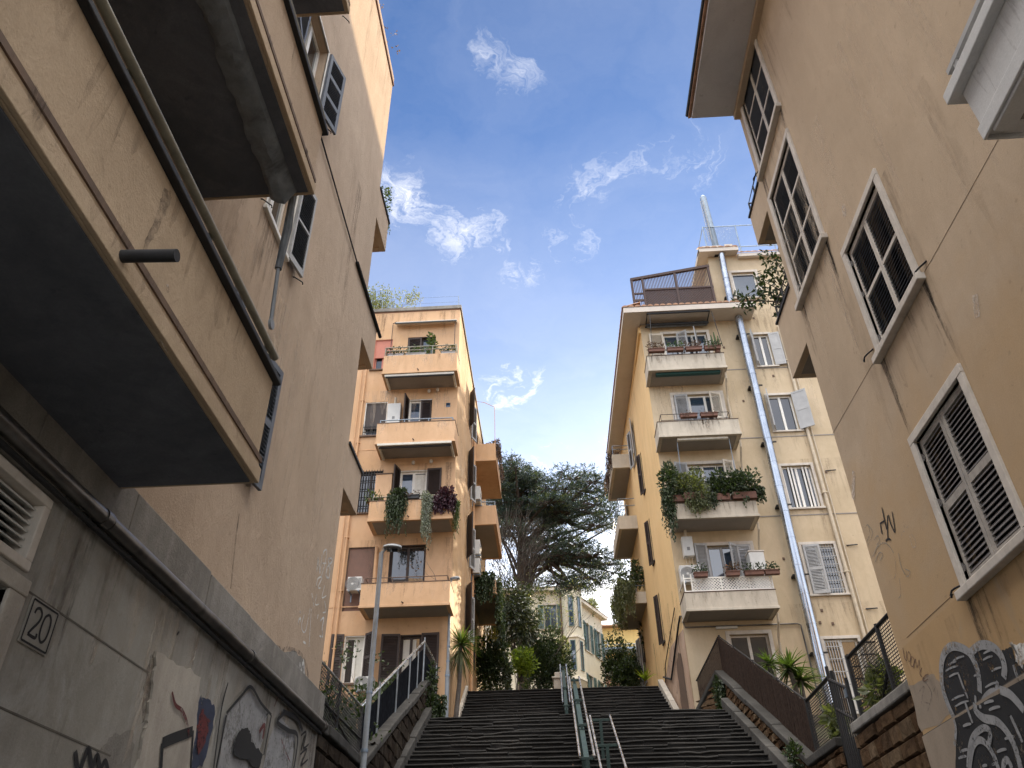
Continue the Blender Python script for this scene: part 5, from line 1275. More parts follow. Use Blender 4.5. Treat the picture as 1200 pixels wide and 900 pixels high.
c.build('vent_cap', M['brown_trim'], b, bevel=.01)
c = MB(F)
for (a, z) in ((10.4, 15.95), (10.4, 13.0), (10.45, 10.75)): c.tube([(a-.12, .02, z), (a+.25, .06, z)], .02, 6)
c.build('pipe_stub', M['dark_rail'], b)
# balconies
for k, (zb, zt) in enumerate(((20.07, 20.78), (17.03, 17.68), (13.72, 14.3), (10.5, 11.1))):
    x0 = (4.22, 4.25, 4.35, 4.31)[k]
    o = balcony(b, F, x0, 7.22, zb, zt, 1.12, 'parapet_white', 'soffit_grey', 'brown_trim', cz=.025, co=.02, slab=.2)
    drips(o, FrontF(OY-1.12), x0+.05, 7.15, zt, .1, .6, (26, 16, 12, 10)[k], .003, 'drip', (.05, .05, .04, .04)[k], 200+k); drips(o, FrontF(OY-1.12), x0+.05, 7.15, zt, .2, .6, 8, .004, 'drip_soft', .16, 210+k)
    if k == 1: rail(o, F, x0+.1, 7.0, 1.12, zt, (.1, .36), M['iron'], .5, .012)
    if k == 2: rail(o, F, x0+.05, 7.18, 1.12, zt, (.15, .5, .85), M['iron'], .35, .012)
    if k == 0: rail(o, F, x0+.05, 7.18, 1.12, zt, (.06, .3), M['iron'], .5, .012)
    if k == 0:
        a_ = MB(F); a_.box(4.5, 7.0, .75, .95, zb-.08, zb+.03); a_.build('awning', M['awning_green'], o, bevel=.02)
    if k == 1:
        a_ = MB(F); a_.box(4.9, 6.75, .9, 1.02, zb-.11, zb-.0); a_.build('awning', M['awning_white'], o, bevel=.02)
        a_ = MB(F); a_.tube([(4.9, .9, zb-.05), (4.9, .5, zb-2.4)], .012, 6); a_.tube([(6.8, .9, zb-.05), (6.85, .6, zb-2.2)], .012, 6); a_.build('awning_arm', M['galv'], o)
    if k == 3:
        q = MB(); y = OY-1.1
        q.box(4.35, 7.2, y-.02, y+.02, 11.125, 11.16); q.box(4.35, 7.2, y-.02, y+.02, 11.56, 11.6)
        for x in (4.36, 4.6, 5.55, 6.45, 7.18): q.box(x-.02, x+.02, y-.022, y+.022, 11.12, 11.72 if x < 4.7 else 11.6)
        for x in (4.37,): q.box(x-.02, x+.02, y, OY, 11.56, 11.6)
        lt = q.build('lattice_fence', M['white_paint'], o)
        q = MB()
        for i in range(33):
            for s in (1, -1):
                xa = 4.2+i*.1; xb = xa+.42*s; lo_x, hi_x = max(min(xa, xb), 4.62), min(max(xa, xb), 7.17)
                if hi_x <= lo_x: continue
                at = lambda x: 11.15+.42*abs(x-xa)/.42
                q.ob(((lo_x+hi_x)/2, y+.006*s, (at(lo_x)+at(hi_x))/2), ((hi_x-lo_x)/2, 0, (at(hi_x)-at(lo_x))/2), (0, .004, 0), (-.011*s, 0, .011))
        q.build('lattice', M['white_paint'], lt, fix=False)
# top awning of the cream block (folded frame under the eave)
a_ = MB(F); a_.box(4.5, 7.1, .30, .36, 22.98, 23.06); a_.box(4.5, 7.1, .05, .3, 23.1, 23.14)
for x in (4.5, 7.06): a_.box(x, x+.04, .02, .9, 23.14, 23.18)
a_.box(4.5, 7.1, .86, .92, 23.14, 23.2); a_.tube([(4.62, .9, 23.15), (4.45, 1.05, 20.8)], .014, 6); a_.tube([(7.15, .9, 23.15), (7.3, .9, 21.3)], .014, 6)
aw = a_.build('awning', M['dark_rail'], b); a_ = MB(F); a_.tube([(4.55, .2, 23.06), (7.05, .2, 23.06)], .075, 10); a_.build('canvas_roll', M['awning_grey'], aw, smooth=True)
# balcony doors
def bdoor(i, *sh, frame='white_paint', glass='glass_sky', mull=1, trans=0):
    h = bd[i]; wd = window(b, F, *h, depth=.12, casing='casing', cw=.12, frame=frame, glass=glass, mull=mull, trans=trans, sill=False, name='balcony_door')
    for (hg, z0, z1, wdt, dr, an, mt) in sh: shutter(wd, F, hg, .04, z0, z1, wdt, dr, an, M[mt])
    return wd
bdoor(0, (5.18, 20.3, 22.75, .58, 1, 178, 'shutter_beige'), (5.75, 20.3, 22.7, .45, 1, 35, 'shutter_grey'), (6.55, 20.3, 22.7, .5, -1, 70, 'shutter_grey'), mull=2)
bdoor(1, (5.22, 17.2, 19.6, .52, 1, 4, 'shutter_grey'), (7.03, 17.2, 19.6, .5, -1, 20, 'shutter_beige'), mull=2)
bdoor(2, (5.28, 13.9, 16.5, .5, 1, 165, 'shutter_grey'), (6.97, 13.9, 16.5, .45, -1, 25, 'shutter_beige'), mull=2)
bdoor(3, (5.50, 10.7, 13.25, .45, 1, 172, 'shutter_grey'), (6.98, 10.7, 13.15, .48, -1, 5, 'shutter_grey'), (6.55, 10.7, 13.15, .45, -1, 40, 'shutter_grey'), frame='shutter_grey', mull=2)
bdoor(4, frame='casing', glass='glass', mull=1)
q = MB(F); q.box(5.35, 6.05, .001, .07, 10.24, 10.32); q.build('tube_lamp', M['plastic'], b, bevel=.01)
for h in wn: drips(wall_y, F, h[0]-.1, h[1]+.1, h[2]-.08, .2, 1.1, 10, .003, 'drip_soft', .07, int(h[2]*10))
drips(wall_y, F, 7.4, 11, 23.9, .4, 2.2, 18, .002, 'drip_soft', .14, 310); drips(wall_y, F, 4.35, 11, 16.5, .6, 2.6, 24, .0025, 'drip_soft', .16, 311); drips(wall_y, F, 7.4, 11, 11, .6, 2.6, 14, .0025, 'drip_soft', .16, 312); drips(wall_y, F, 4.35, 11, 20.2, .6, 2.6, 18, .0032, 'bleach', .18, 313)
drips(sw, S, 26.3, 37, 12, .8, 4, 30, .019, 'drip', .12, 314); drips(sw, S, 26.3, 37, 22.5, .8, 4, 20, .003, 'drip_soft', .16, 315)
# right hand windows
def rwin(i, **k): return window(b, F, *wn[i], depth=.10, casing='casing', cw=.10, frame='white_paint', sill=True, **k)
wd = rwin(0); shutter(wd, F, 8.85, .04, 20.85, 22.5, .4, 1, 115, M['shutter_grey'], plain=True); shutter(wd, F, 9.5, .04, 20.85, 22.5, .42, -1, 170, M['shutter_grey'], plain=True)
wd = rwin(1); shutter(wd, F, 8.85, .04, 17.75, 19.45, .45, 1, 110, M['shutter_grey'], plain=True); shutter(wd, F, 9.78, .06, 17.75, 19.45, .55, -1, 150, M['shutter_grey'], plain=True)
wd = rwin(2, mull=1); 
for k in (8.98, 9.1, 9.5, 9.62): q = MB(F); q.box(k-.03, k+.03, -.09, -.05, 14.55, 16.2); q.build('sash_bar', M['white_paint'], wd)
wd = rwin(3); shutter(wd, F, 8.77, .04, 11.3, 13.05, .55, 1, 8, M['shutter_grey'])
q = MB(F); barpanel(q, F, 9.3, 9.85, .02, 11.32, 13.06, 6, .007, 6); q.build('window_bars', M['shutter_grey'], wd)
wd = rwin(4); q = MB(F); barpanel(q, F, 8.74, 9.25, .02, 7.4, 9.75, 6, .012, 6); q.build('door_bars', M['shutter_grey'], wd)
q = MB(); hx = 9.82
for i in range(8): q.box(hx-.0+i*.07-.2, hx+i*.07-.185, OY-.55+.012*i, OY-.53+.012*i, 7.5, 9.55)
for i in range(6): q.box(hx-.22, hx+.32, OY-.56, OY-.45, 7.6+i*.38, 7.62+i*.38)
q.build('barred_gate_leaf', M['iron'], wd)
wd = window(b, F, 8.62, 9.65, 24.55, 26.05, depth=.1, casing='casing', cw=.12, frame='white_paint', glass='glass_sky', mull=0, sill=True)
# side balconies of the cream block
for k, (zb, zt) in enumerate(((20.65, 21.4), (17.45, 18.1), (13.95, 14.45))):
    o = balcony(b, S, 33.6, 37.0, zb, zt, .85, 'parapet_white', 'soffit_grey', None, co=.015)
    rail(o, S, 33.6, 37.0, .85, zt, (.3, .5) if k != 1 else (.55, .9), M['galv'], 1.0, .018)
# plants on the cream building
for k in range(4):
    a0 = 4.28+k*.73
    flower_box(a0, a0+.66, OY-1.3, 20.9, 'flower box on the top balcony of the cream block, ' + ('at its left end', 'second from its left end', 'second from its right end', 'at its right end')[k], 'flower boxes on the top cream balcony', ('leaf_rust', 'leaf_mid', 'leaf_rust', 'leaf_dark')[k], True, 130, .09, .3, 'terracotta', .1 if k < 3 else .5, 20+k, rust=True)
t = thing('cactus', 'small upright cactus at the right end of the top cream balcony', 'cactus', (7.0, OY-1.1, 20.9)); q = MB()
for dx, h in ((-.12, .75), (.0, .9), (.12, .7)): q.tube([(7.0+dx*.6, OY-1.1, 20.95), (7.0+dx, OY-1.1, 20.95+h*.6), (7.0+dx*1.1, OY-1.1, 20.95+h)], [.04, .045, .02], 8)
q.build('stems', M['leaf_mid'], t, smooth=True); q = MB(); q.lathe((7.0, OY-1.1, 20.8), [(.09, 0), (.12, .2)], 10); q.build('pot', M['terracotta'], t)
for k, (a0, a1) in enumerate(((5.1, 5.75), (5.85, 6.5))):
    flower_box(a0, a1, OY-1.28, 17.78, ('left' if k == 0 else 'right') + ' of two red planters on the second cream balcony', 'red planters on the second cream balcony', 'leaf_rust', False, 25, .08, .12, 'terracotta', .35, 30+k)
gx = dict(group='bushes on the third cream balcony')
def bush(label, c, r, n, mat, L=.12, hang=None, **k):
    t = thing('balcony_bush', label, 'bush', (c[0], c[1], 14.4), k.get('group'))
    f = MB(); clump(f, c, r, n, L)
    for h in hang or (): strands(f, h[:3], h[3], .1, h[4], h[5], L*.8, L*.4)
    f.build('foliage', M[mat], t, fix=False)
    q = MB(); q.box(c[0]-r[0]*.6, c[0]+r[0]*.6, c[1]-.14, c[1]+.14, 14.35, 14.6); q.build('planter', M['terracotta'], t)
bush('tall dark bush at the left corner of the leafy cream balcony', (4.5, OY-1.05, 15.15), (.5, .42, .85), 1100, 'leaf_dark', .15, [(4.22, OY-1.15, 14.9, .24, 2.3, 90)], **gx)
bush('olive green bush hanging over the left part of the leafy cream balcony', (5.1, OY-1.2, 15.0), (.55, .34, .7), 1200, 'leaf_olive', .13, [(5.1, OY-1.28, 14.6, .35, 1.0, 90), (5.4, OY-1.28, 14.6, .25, .8, 45)], **gx)
bush('dark bush over the middle of the leafy cream balcony', (6.0, OY-1.05, 14.95), (.6, .34, .65), 1000, 'leaf_dark', .14, [(5.75, OY-1.25, 14.6, .15, .7, 35)], **gx)
bush('wide dark bush over the right part of the leafy cream balcony', (6.85, OY-1.1, 14.95), (.68, .4, .68), 1400, 'leaf_dark', .15, [(7.4, OY-1.0, 14.9, .25, .75, 80), (6.85, OY-1.27, 14.4, .12, .45, 8)], **gx)
hanging('grey green trailing plant in the middle of the leafy cream balcony', (5.55, OY-1.22, 14.75), .16, 1.05, 60, 'leaf_grey', .09, .03, .2, group='bushes on the third cream balcony')
for k, a0 in enumerate((4.72, 5.75, 6.35, 7.0)):
    a1 = a0+(.42, .42, .6, .45)[k]
    flower_box(a0-.05, a1, OY-1.36, 11.55, 'terracotta planter on the white lattice balcony, ' + ('at its left end', 'second from its left end', 'second from its right end', 'at its right end')[k], 'planters on the white lattice', 'leaf_dark' if k != 1 else 'leaf_rust', k == 1, 100, .09, .26, 'terracotta', .15 if k == 3 else 0, 40+k)
boiler((4.82, OY, 12.72), 'white boiler on the cream block below the leafy balcony', .36, .72, .3)
ac_unit((4.75, OY, 11.75), 'air conditioner behind the white lattice of the lowest cream balcony', w=.7, h=.6)
t = thing('cabinet', 'pale grey cabinet behind the white lattice at the right of the lowest cream balcony', 'cabinet', (7.0, OY-.3, 10.7)); q = MB(); q.box(6.75, 7.25, OY-.6, OY-.05, 10.7, 12.65); q.build('body', M['plastic'], t, bevel=.02); q = MB(); q.box(6.73, 7.27, OY-.62, OY-.03, 12.651, 12.69); q.build('lid', M['casing'], t)
t = thing('balcony_greenery', 'dry reddish plants along the top side balcony of the cream block', 'balcony plants', (3.3, 35, 21.4), 'plants on the cream side balconies'); f = MB()
for k in range(30): y = R.uniform(33.7, 37); strands(f, (3.2+R.uniform(-.12, .1), y, 21.5+R.uniform(0, .3)), .1, .1, R.uniform(.3, 1.3), 7, .1, .06)
clump(f, (3.6, 33.8, 21.6), (.4, .3, .2), 160, .1); f.build('foliage', M['leaf_rust'], t, fix=False)
t = thing('balcony_greenery', 'dark and olive creeper hanging from the lowest side balcony of the cream block', 'balcony plants', (3.3, 35, 14.5), 'plants on the cream side balconies'); f = MB(); g_ = MB()
clump(f, (3.75, 33.7, 15.3), (.5, .4, .75), 600, .15); clump(f, (3.4, 34.6, 15.2), (.4, .9, .6), 500, .15)
for k in range(22): strands(g_, (3.1+R.uniform(-.25, .25), 33.5+k*.16, 15.0+R.uniform(-.2, .3)), .18, .14, R.uniform(1.2, 2.4), 12, .14, .06)
strands(g_, (3.35, 33.4, 14.9), .3, .15, 2.0, 70, .14, .06)
f.build('foliage', M['leaf_dark'], t, fix=False); g_.build('trailing_stems', M['leaf_olive'], t, fix=False)
# branch of leaves spilling from the right block's end balcony in front of the cream facade
t = thing('balcony_tree', 'leafy branches reaching out from the end balcony of the beige block', 'potted tree', (5.2, 11.6, 11.05), 'roof and terrace plants')
f = MB(); twl = MB(); ends = []
for (u, v) in ((880, 352), (898, 345), (915, 350), (905, 322), (915, 310), (895, 330), (925, 335), (910, 345), (930, 360), (905, 300), (918, 365), (870, 352)):
    e_ = on_y(u, v, 11.95); ends.append(e_)
    s_ = Vector((4.95, 11.35, 11.0)); twl.tube([s_, s_.lerp(e_, .5)+Vector((0, 0, .18)), e_], [.02, .014, .006], 5, False)
    for i in range(48): leaf(f, e_+rv()*.26, rv()+Vector((0, 0, -.1)), .13, .055)
twl.build('branches', M['bark'], t, fix=False); f.build('foliage', M['leaf_dark'], t, fix=False)
# ================================================================== WALLS, FENCES, LAMPS, RAILS BESIDE THE STAIRS
def wall_run(name, label, pts, thick, zbot, core, blocks, capmat, side, bw=.5, bh=.27, cap_over=.06, cap_h=.16, seed=1):
    """stone wall along pts [(x, y, ztop)]: rubble core, a face of rough blocks towards the stairs, coping slabs on top"""
    t = thing(name, label, 'wall', (pts[0][0], pts[0][1], 0)); rnd = random.Random(seed)
    w = MB()
    for (x0, y0, z0), (x1, y1, z1) in zip(pts[:-1], pts[1:]):
        a = thick*side; e0, e1 = z0-cap_h, z1-cap_h; i_ = .05*side
        w.add([(x0+i_, y0, zbot), (x1+i_, y1, zbot), (x1+a, y1, zbot), (x0+a, y0, zbot), (x0+i_, y0, e0), (x1+i_, y1, e1), (x1+a, y1, e1), (x0+a, y0, e0)], [(0,3,2,1),(4,5,6,7),(0,1,5,4),(1,2,6,5),(2,3,7,6),(3,0,4,7)])
    core_ = w.build('core', M[core], t)
    k = MB()
    for (x0, y0, z0), (x1, y1, z1) in zip(pts[:-1], pts[1:]):
        zt = lambda y: z0+(z1-z0)*(y-y0)/(y1-y0)-cap_h-.01; xx = lambda y: x0+(x1-x0)*(y-y0)/(y1-y0)
        z = max(zbot, min(z0, z1)-4.2); row = 0
        while z < max(z0, z1)-cap_h:
            h = bh*rnd.uniform(.85, 1.15); y = y0 - rnd.random()*bw*.8
            while y < y1:
                L = bw*rnd.uniform(.6, 1.35); ya, yb = max(y, y0)+.008, min(y+L, y1)-.008; y += L
                if yb-ya < .06: continue
                ta, tb = min(z+h, zt(ya))-.008, min(z+h, zt(yb))-.008
                if max(ta, tb) < z+.05: continue
                ta, tb = max(ta, z+.01), max(tb, z+.01); o = rnd.uniform(.0, .035)*-side; m_ = .07*side
                ins = .022; xa, xb = xx(ya), xx(yb); zb_ = z+.008
                back = [(xa+m_, ya, zb_), (xb+m_, yb, zb_), (xb+m_, yb, tb), (xa+m_, ya, ta)]
                rim = [(xa+.02*side, ya, zb_), (xb+.02*side, yb, zb_), (xb+.02*side, yb, tb), (xa+.02*side, ya, ta)]
                j = lambda: rnd.uniform(-.012, .012)
                face = [(xa+o+j(), ya+ins, zb_+ins+j()), (xb+o+j(), yb-ins, zb_+ins+j()), (xb+o+j(), yb-ins, max(tb-ins, zb_+ins+.01)+j()*.5), (xa+o+j(), ya+ins, max(ta-ins, zb_+ins+.01)+j()*.5)]
                k.add(back+rim+face, [(0,1,5,4),(1,2,6,5),(2,3,7,6),(3,0,4,7),(4,5,9,8),(5,6,10,9),(6,7,11,10),(7,4,8,11),(8,9,10,11)])
            z += h; row += 1
    k.build('block_face', M[blocks], t)
    c = MB()
    for (x0, y0, z0), (x1, y1, z1) in zip(pts[:-1], pts[1:]):
        p, q = Vector((x0, y0, z0)), Vector((x1, y1, z1)); L = (q-p).length; n = max(1, round(L/1.3)); d = (q-p)/n; a = side
        for i in range(n):
            s, e = p+d*(i+.006), p+d*(i+.994); j = Vector((rnd.uniform(-.01, .01), 0, rnd.uniform(-.014, .014)))
            o0, o1 = -cap_over*a, (thick+cap_over)*a
            vs = [s+Vector((o0, 0, -cap_h))+j, e+Vector((o0, 0, -cap_h))+j, e+Vector((o1, 0, -cap_h))+j, s+Vector((o1, 0, -cap_h))+j, s+Vector((o0, 0, 0))+j, e+Vector((o0, 0, 0))+j, e+Vector((o1, 0, 0))+j, s+Vector((o1, 0, 0))+j]
            c.add(vs, [(0,3,2,1),(4,5,6,7),(0,1,5,4),(1,2,6,5),(2,3,7,6),(3,0,4,7)])
    c.build('coping', M[capmat], t, bevel=.025); return t
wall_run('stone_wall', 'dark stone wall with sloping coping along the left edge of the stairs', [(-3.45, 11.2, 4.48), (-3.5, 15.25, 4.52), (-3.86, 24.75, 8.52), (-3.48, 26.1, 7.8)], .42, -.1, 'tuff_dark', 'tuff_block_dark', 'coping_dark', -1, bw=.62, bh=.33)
wall_run('stone_wall', 'brown tuff block wall with pale coping between the beige block and the black gate', [(5.0, 10.55, 4.70), (5.0, 14.62, 4.72)], .42, -.1, 'tuff_dark', 'tuff_block', 'coping', 1, bw=.48, bh=.26, seed=2)
wall_run('stone_wall', 'brown tuff block wall with sloping coping along the right edge of the stairs', [(5.0, 15.55, 4.74), (5.0, 17.55, 4.76), (5.0, 25.4, 8.72), (4.35, 26.12, 7.75)], .42, -.1, 'tuff_dark', 'tuff_block', 'coping_dark', 1, bw=.3, bh=.2, seed=3)
# low stringers following the steps
def stringer(label, pts, wdt, h, mat):
    m = MB()
    for (x0, y0, z0), (x1, y1, z1) in zip(pts[:-1], pts[1:]):
        n = max(1, int((Vector((x1, y1, z1))-Vector((x0, y0, z0))).length/1.6))
        for i in range(n):
            a = Vector((x0, y0, z0)).lerp(Vector((x1, y1, z1)), i/n+.004); b_ = Vector((x0, y0, z0)).lerp(Vector((x1, y1, z1)), (i+1)/n-.004); j = R.uniform(-.015, .015)
            m.add([a+Vector((0, 0, -.5)), a+Vector((wdt, 0, -.5)), a+Vector((wdt, 0, h+j)), a+Vector((0, 0, h+j)), b_+Vector((0, 0, -.5)), b_+Vector((wdt, 0, -.5)), b_+Vector((wdt, 0, h+j)), b_+Vector((0, 0, h+j))], [(0,1,2,3),(4,7,6,5),(0,4,5,1),(1,5,6,2),(2,6,7,3),(3,7,4,0)])
    tag(m.build('stair_stringer', M[mat], None, bevel=.02, loc=pts[0]), label, 'stair edging', 'stone edgings of the stairs')
sl1 = lambda y: (y-9.5)*7.2/14.5
stringer('pale stone edging at the left of the lower steps', [(-3.62, 14, sl1(14)+.16), (-3.80, 24.1, sl1(24.1)+.2)], .2, .14, 'coping_dark')
stringer('pale stone edging at the right of the lower steps', [(4.76, 14, sl1(14)+.16), (4.72, 24.1, sl1(24.1)+.2)], .22, .14, 'coping_dark')
stringer('stone edging of the upper steps under the orange side wall', [(-3.395, 27, 7.35), (-3.395, 31, 9.9)], .12, .14, 'travertine')
stringer('stone edging of the upper steps under the ochre side wall', [(3.98, 27, 7.35), (3.86, 31, 9.9)], .2, .14, 'travertine')
# ivy on the walls
def ivy(label, c, r, n, mat, L=.12, strs=(), name='ivy'):
    f = MB(); clump(f, c, r, n, L)
    for s_ in strs: strands(f, s_[:3], s_[3], .1, s_[4], s_[5], L, L*.6)
    o = f.build(name, M[mat], None, fix=False, loc=c); tag(o, label, 'ivy')
ivy('ivy tumbling over the top end of the left stone wall', (-3.75, 24.9, 8.2), (.25, .6, .8), 500, 'leaf_dark', .13, [(-3.6, 25.2, 8.2, .25, 1.2, 40)])
ivy('olive moss and ivy low beside the lamp on the landing', (-3.6, 25.6, 7.6), (.2, .4, .55), 320, 'leaf_mid', .10)
ivy('ivy on the top end of the right stone wall', (4.9, 25.1, 7.8), (.12, .5, .6), 420, 'leaf_dark', .13, [(4.9, 24.6, 8.2, .12, 1.0, 40)])
ivy('small ivy clump low on the right stone wall', (4.93, 18.6, 4.9), (.12, .8, .6), 420, 'leaf_dark', .12)
ivy('dry grass tuft behind the coping near the black gate', (5.3, 13.4, 5.0), (.25, .7, .35), 260, 'leaf_olive', .2)
ivy('small dark bush behind the wall beside the beige block', (5.4, 11.5, 5.0), (.3, .5, .35), 320, 'leaf_dark', .12)
ivy('dry weeds at the foot of the mesh beside the black gate', (5.3, 16.2, 5.1), (.2, .6, .4), 240, 'leaf_olive', .18)

# left fence: mesh panels and silver rails
t = thing('mesh_fence', 'dark mesh fence with silver top rail on the left stone wall', 'fence', (-3.6, 15, 4.5))
q = MB(); P = [(-3.6, 11.3, 4.5, 5.35), (-3.6, 13.6, 4.5, 5.4), (-3.62, 15.4, 4.5, 5.45)]
posts('post', M['iron'], t, [((x, y, z0-.05), (x, y, z1)) for (x, y, z0, z1) in P], .035)
q.tube([(-3.6, 11.3, 4.85), (-3.6, 15.4, 4.9)], .02, 6); q.tube([(-3.6, 11.3, 5.1), (-3.6, 15.4, 4.55)], .02, 6)
q.build('lower_rail', M['iron'], t, smooth=True)
q = MB(); q.tube([(-3.6, 11.25, 5.36), (-3.62, 15.35, 5.45)], .022, 8); q.tube([(-3.66, 15.4, 5.45), (-3.98, 24.5, 9.62)], .03, 8); q.tube([(-3.98, 24.5, 9.62), (-3.72, 25.5, 9.2)], .026, 8)
q.build('top_rail', M['steel'], t, smooth=True)
q = MB()
for (x, y) in ((-3.72, 17.3), (-3.80, 19.6), (-3.87, 21.6), (-3.93, 23.2), (-3.97, 24.5)):
    zb = 4.52+(y-15.25)*.421; posts('post', M['lamp_pole'], t, [((x, y, zb-.05), (x, y, zb+1.05 if y < 24 else 9.75))], .022)
posts('post', M['lamp_pole'], t, [((-3.72, 25.5, 8.1), (-3.72, 25.5, 9.2))], .022)
q = MB(); q.add([(-3.70, 15.6, 4.6), (-4.0, 24.4, 8.4), (-4.0, 24.4, 9.35), (-3.70, 15.6, 5.3)], [(0, 1, 2, 3)])
q.add([(-4.0, 24.5, 8.4), (-3.74, 25.5, 8.0), (-3.74, 25.5, 9.0), (-4.0, 24.5, 9.35)], [(0, 1, 2, 3)])
q.prism([(-3.705, 15.6, 4.6), (-3.705, 15.6, 5.3), (-3.70, 15.6, 5.3), (-3.70, 15.6, 4.6)], (0, .01, 0)); q.build('screen', M['screen'], t, fix=False)
q = MB()
for i in range(56):
    y = 10.6+i*.085
    for s in (1, -1):
        a, e = (y, y+.75) if s > 0 else (y+.75, y)
        lo_, hi_ = max(y, 11.3), min(y+.75, 15.4)
        if hi_ <= lo_: continue
        zz = lambda yy: 4.55+.8*(yy-a)/(e-a)
        q.ob((-3.6+.004*s, (lo_+hi_)/2, (zz(lo_)+zz(hi_))/2), (0, (hi_-lo_)/2, (zz(hi_)-zz(lo_))/2), (.003, 0, 0), (0, -.006*s, .006))
q.build('wire_mesh', M['iron'], t, fix=False)
t = thing('creeper', 'dry creeper and dark leaves behind the left mesh fence', 'creeper', (-4, 13, 4.3)); f = MB(); twl = MB()
for k in range(16):
    for p_ in twigs(twl, (R.uniform(-4.2, -3.75), R.uniform(11.4, 16), 4.2), (R.uniform(-.2, .3), R.uniform(-.3, .3), 1), R.uniform(.35, .6), .012, 2):
        for i in range(9): leaf(f, p_+rv()*.18, rv(), .09, .05)
twl.build('stems', M['bark'], t, fix=False); f.build('foliage', M['leaf_dark'], t, fix=False)
t = thing('garden_shrub', 'thin dark shrub before the lit ground floor window of the orange block', 'shrub', (-5.0, 22.5, 7.2)); f = MB(); twl = MB()
for (x, y) in ((-5.3, 21.5), (-4.7, 23), (-5.9, 22), (-4.4, 24.0)):
    for p_ in twigs(twl, (x, y, 6.0), (0, 0, 1), .95, .02, 3):
        for i in range(11): leaf(f, p_+rv()*.2, rv(), .11, .06)
twl.build('stems', M['bark'], t, fix=False); f.build('foliage', M['leaf_dark'], t, fix=False)

# right: reed screen on the sloping wall
def zr(y): return 4.76+(y-17.55)*(8.72-4.76)/7.85
t = thing('reed_fence', 'dark brown reed screen on the sloping right stone wall', 'fence', (5.2, 21, 6.5))
q = MB(); rnd = random.Random(9)
y = 17.7
while y < 25.35:
    wd_ = rnd.uniform(.018, .034); h0 = zr(y)-.02; h1 = zr(y)+ (1.02 + rnd.uniform(-.02, .03)); x = 5.2+rnd.uniform(-.008, .008)
    q.box(x-.012, x+.012, y, y+wd_*.95, h0, h1); y += wd_
for i in range(28):
    a = i/28; x0, x1 = 5.2-.72*a, 5.2-.72*(a+.033); yy = 25.4+.72*a; h0 = 8.7-.95*a; q.box(x1, x0, yy, yy+.02, h0, h0+1.05-.2*a)
q.build('reeds', M['reed'], t)
q = MB()
posts('post', M['iron'], t, [((5.235, y, zr(y)-.1), (5.235, y, zr(y)+1.08)) for y in (17.6, 19.6, 21.6, 23.5, 25.35)], .03)
q.tube([(5.23, 17.6, zr(17.6)+1.05), (5.23, 25.35, zr(25.35)+1.05)], .02, 6); q.tube([(5.23, 25.35, zr(25.35)+1.06), (4.45, 26.1, 8.6)], .02, 6); q.build('top_rail', M['iron'], t, smooth=True)
# mesh fence panels on the horizontal walls and the gate between them
def mesh_panel(label, pts, zlo, zhi):
    t = thing('mesh_fence', label, 'fence', (pts[0][0], pts[0][1], zlo(pts[0][1])), 'black mesh fences by the gate')
    q = MB()
    posts('post', M['iron'], t, [((x, y, zlo(y)-.1), (x, y, zhi(y)+.04)) for (x, y) in pts], .04)
    for (x0, y0), (x1, y1) in zip(pts[:-1], pts[1:]): q.tube([(x0, y0, zhi(y0)), (x1, y1, zhi(y1))], .03, 8)
    q.build('top_rail', M['iron'], t, smooth=True)
    q = MB()
    for (x0, y0), (x1, y1) in zip(pts[:-1], pts[1:]):
        n = int(abs(y1-y0)/.09)
        for i in range(n):
            y = y0+(y1-y0)*(i+.5)/n; q.tube([(x0, y, zlo(y)), (x0, y, zhi(y))], .005, 3, False)
        for k in range(22):
            q.tube([(x0, y0, zlo(y0)+(zhi(y0)-zlo(y0))*k/22), (x1, y1, zlo(y1)+(zhi(y1)-zlo(y1))*k/22)], .009, 3, False)
    q.build('wire_mesh', M['iron'], t, fix=False)
mesh_panel('black wire mesh fence on the wall beside the beige block', [(5.2, 10.7), (5.2, 12.95), (5.2, 14.6)], lambda y: 4.72, lambda y: 5.83)
mesh_panel('narrow black wire mesh panel between the gate and the reed screen', [(5.2, 15.6), (5.2, 17.6)], lambda y: 4.76, lambda y: 5.85)
q = MB(); q.tube([(5.2, 12.95, 5.2), (5.2, 13.6, 4.75)], .03, 6); tag(q.build('fence_strut', M['iron'], None, loc=(5.2, 13, 4.7)), 'slanting iron strut propping the mesh fence post above the tuff wall', 'strut')
t = thing('iron_gate', 'black iron bar gate with sloping top in the right stone wall', 'gate', (5.1, 15.1, 3.2))
q = MB()
for i in range(9):
    y = 14.68+i*.105; q.tube([(5.1, y, 3.1), (5.1, y, 5.35+.4*(i/8))], .014, 6)
q.build('bars', M['iron'], t, smooth=True)
q = MB(); q.tube([(5.1, 14.66, 3.0), (5.1, 14.66, 5.5)], .035, 8); q.tube([(5.1, 15.53, 3.0), (5.1, 15.53, 5.95)], .035, 8); q.tube([(5.1, 14.66, 5.32), (5.1, 15.53, 5.72)], .028, 6); q.tube([(5.1, 14.66, 4.8), (5.1, 15.53, 5.2)], .025, 6); q.tube([(5.1, 14.66, 3.3), (5.1, 15.53, 3.3)], .025, 6); q.build('frame', M['iron'], t, smooth=True)
q = MB(); q.box(5.06, 5.14, 14.70, 14.82, 5.2, 5.34); q.build('lock', M['galv'], t)
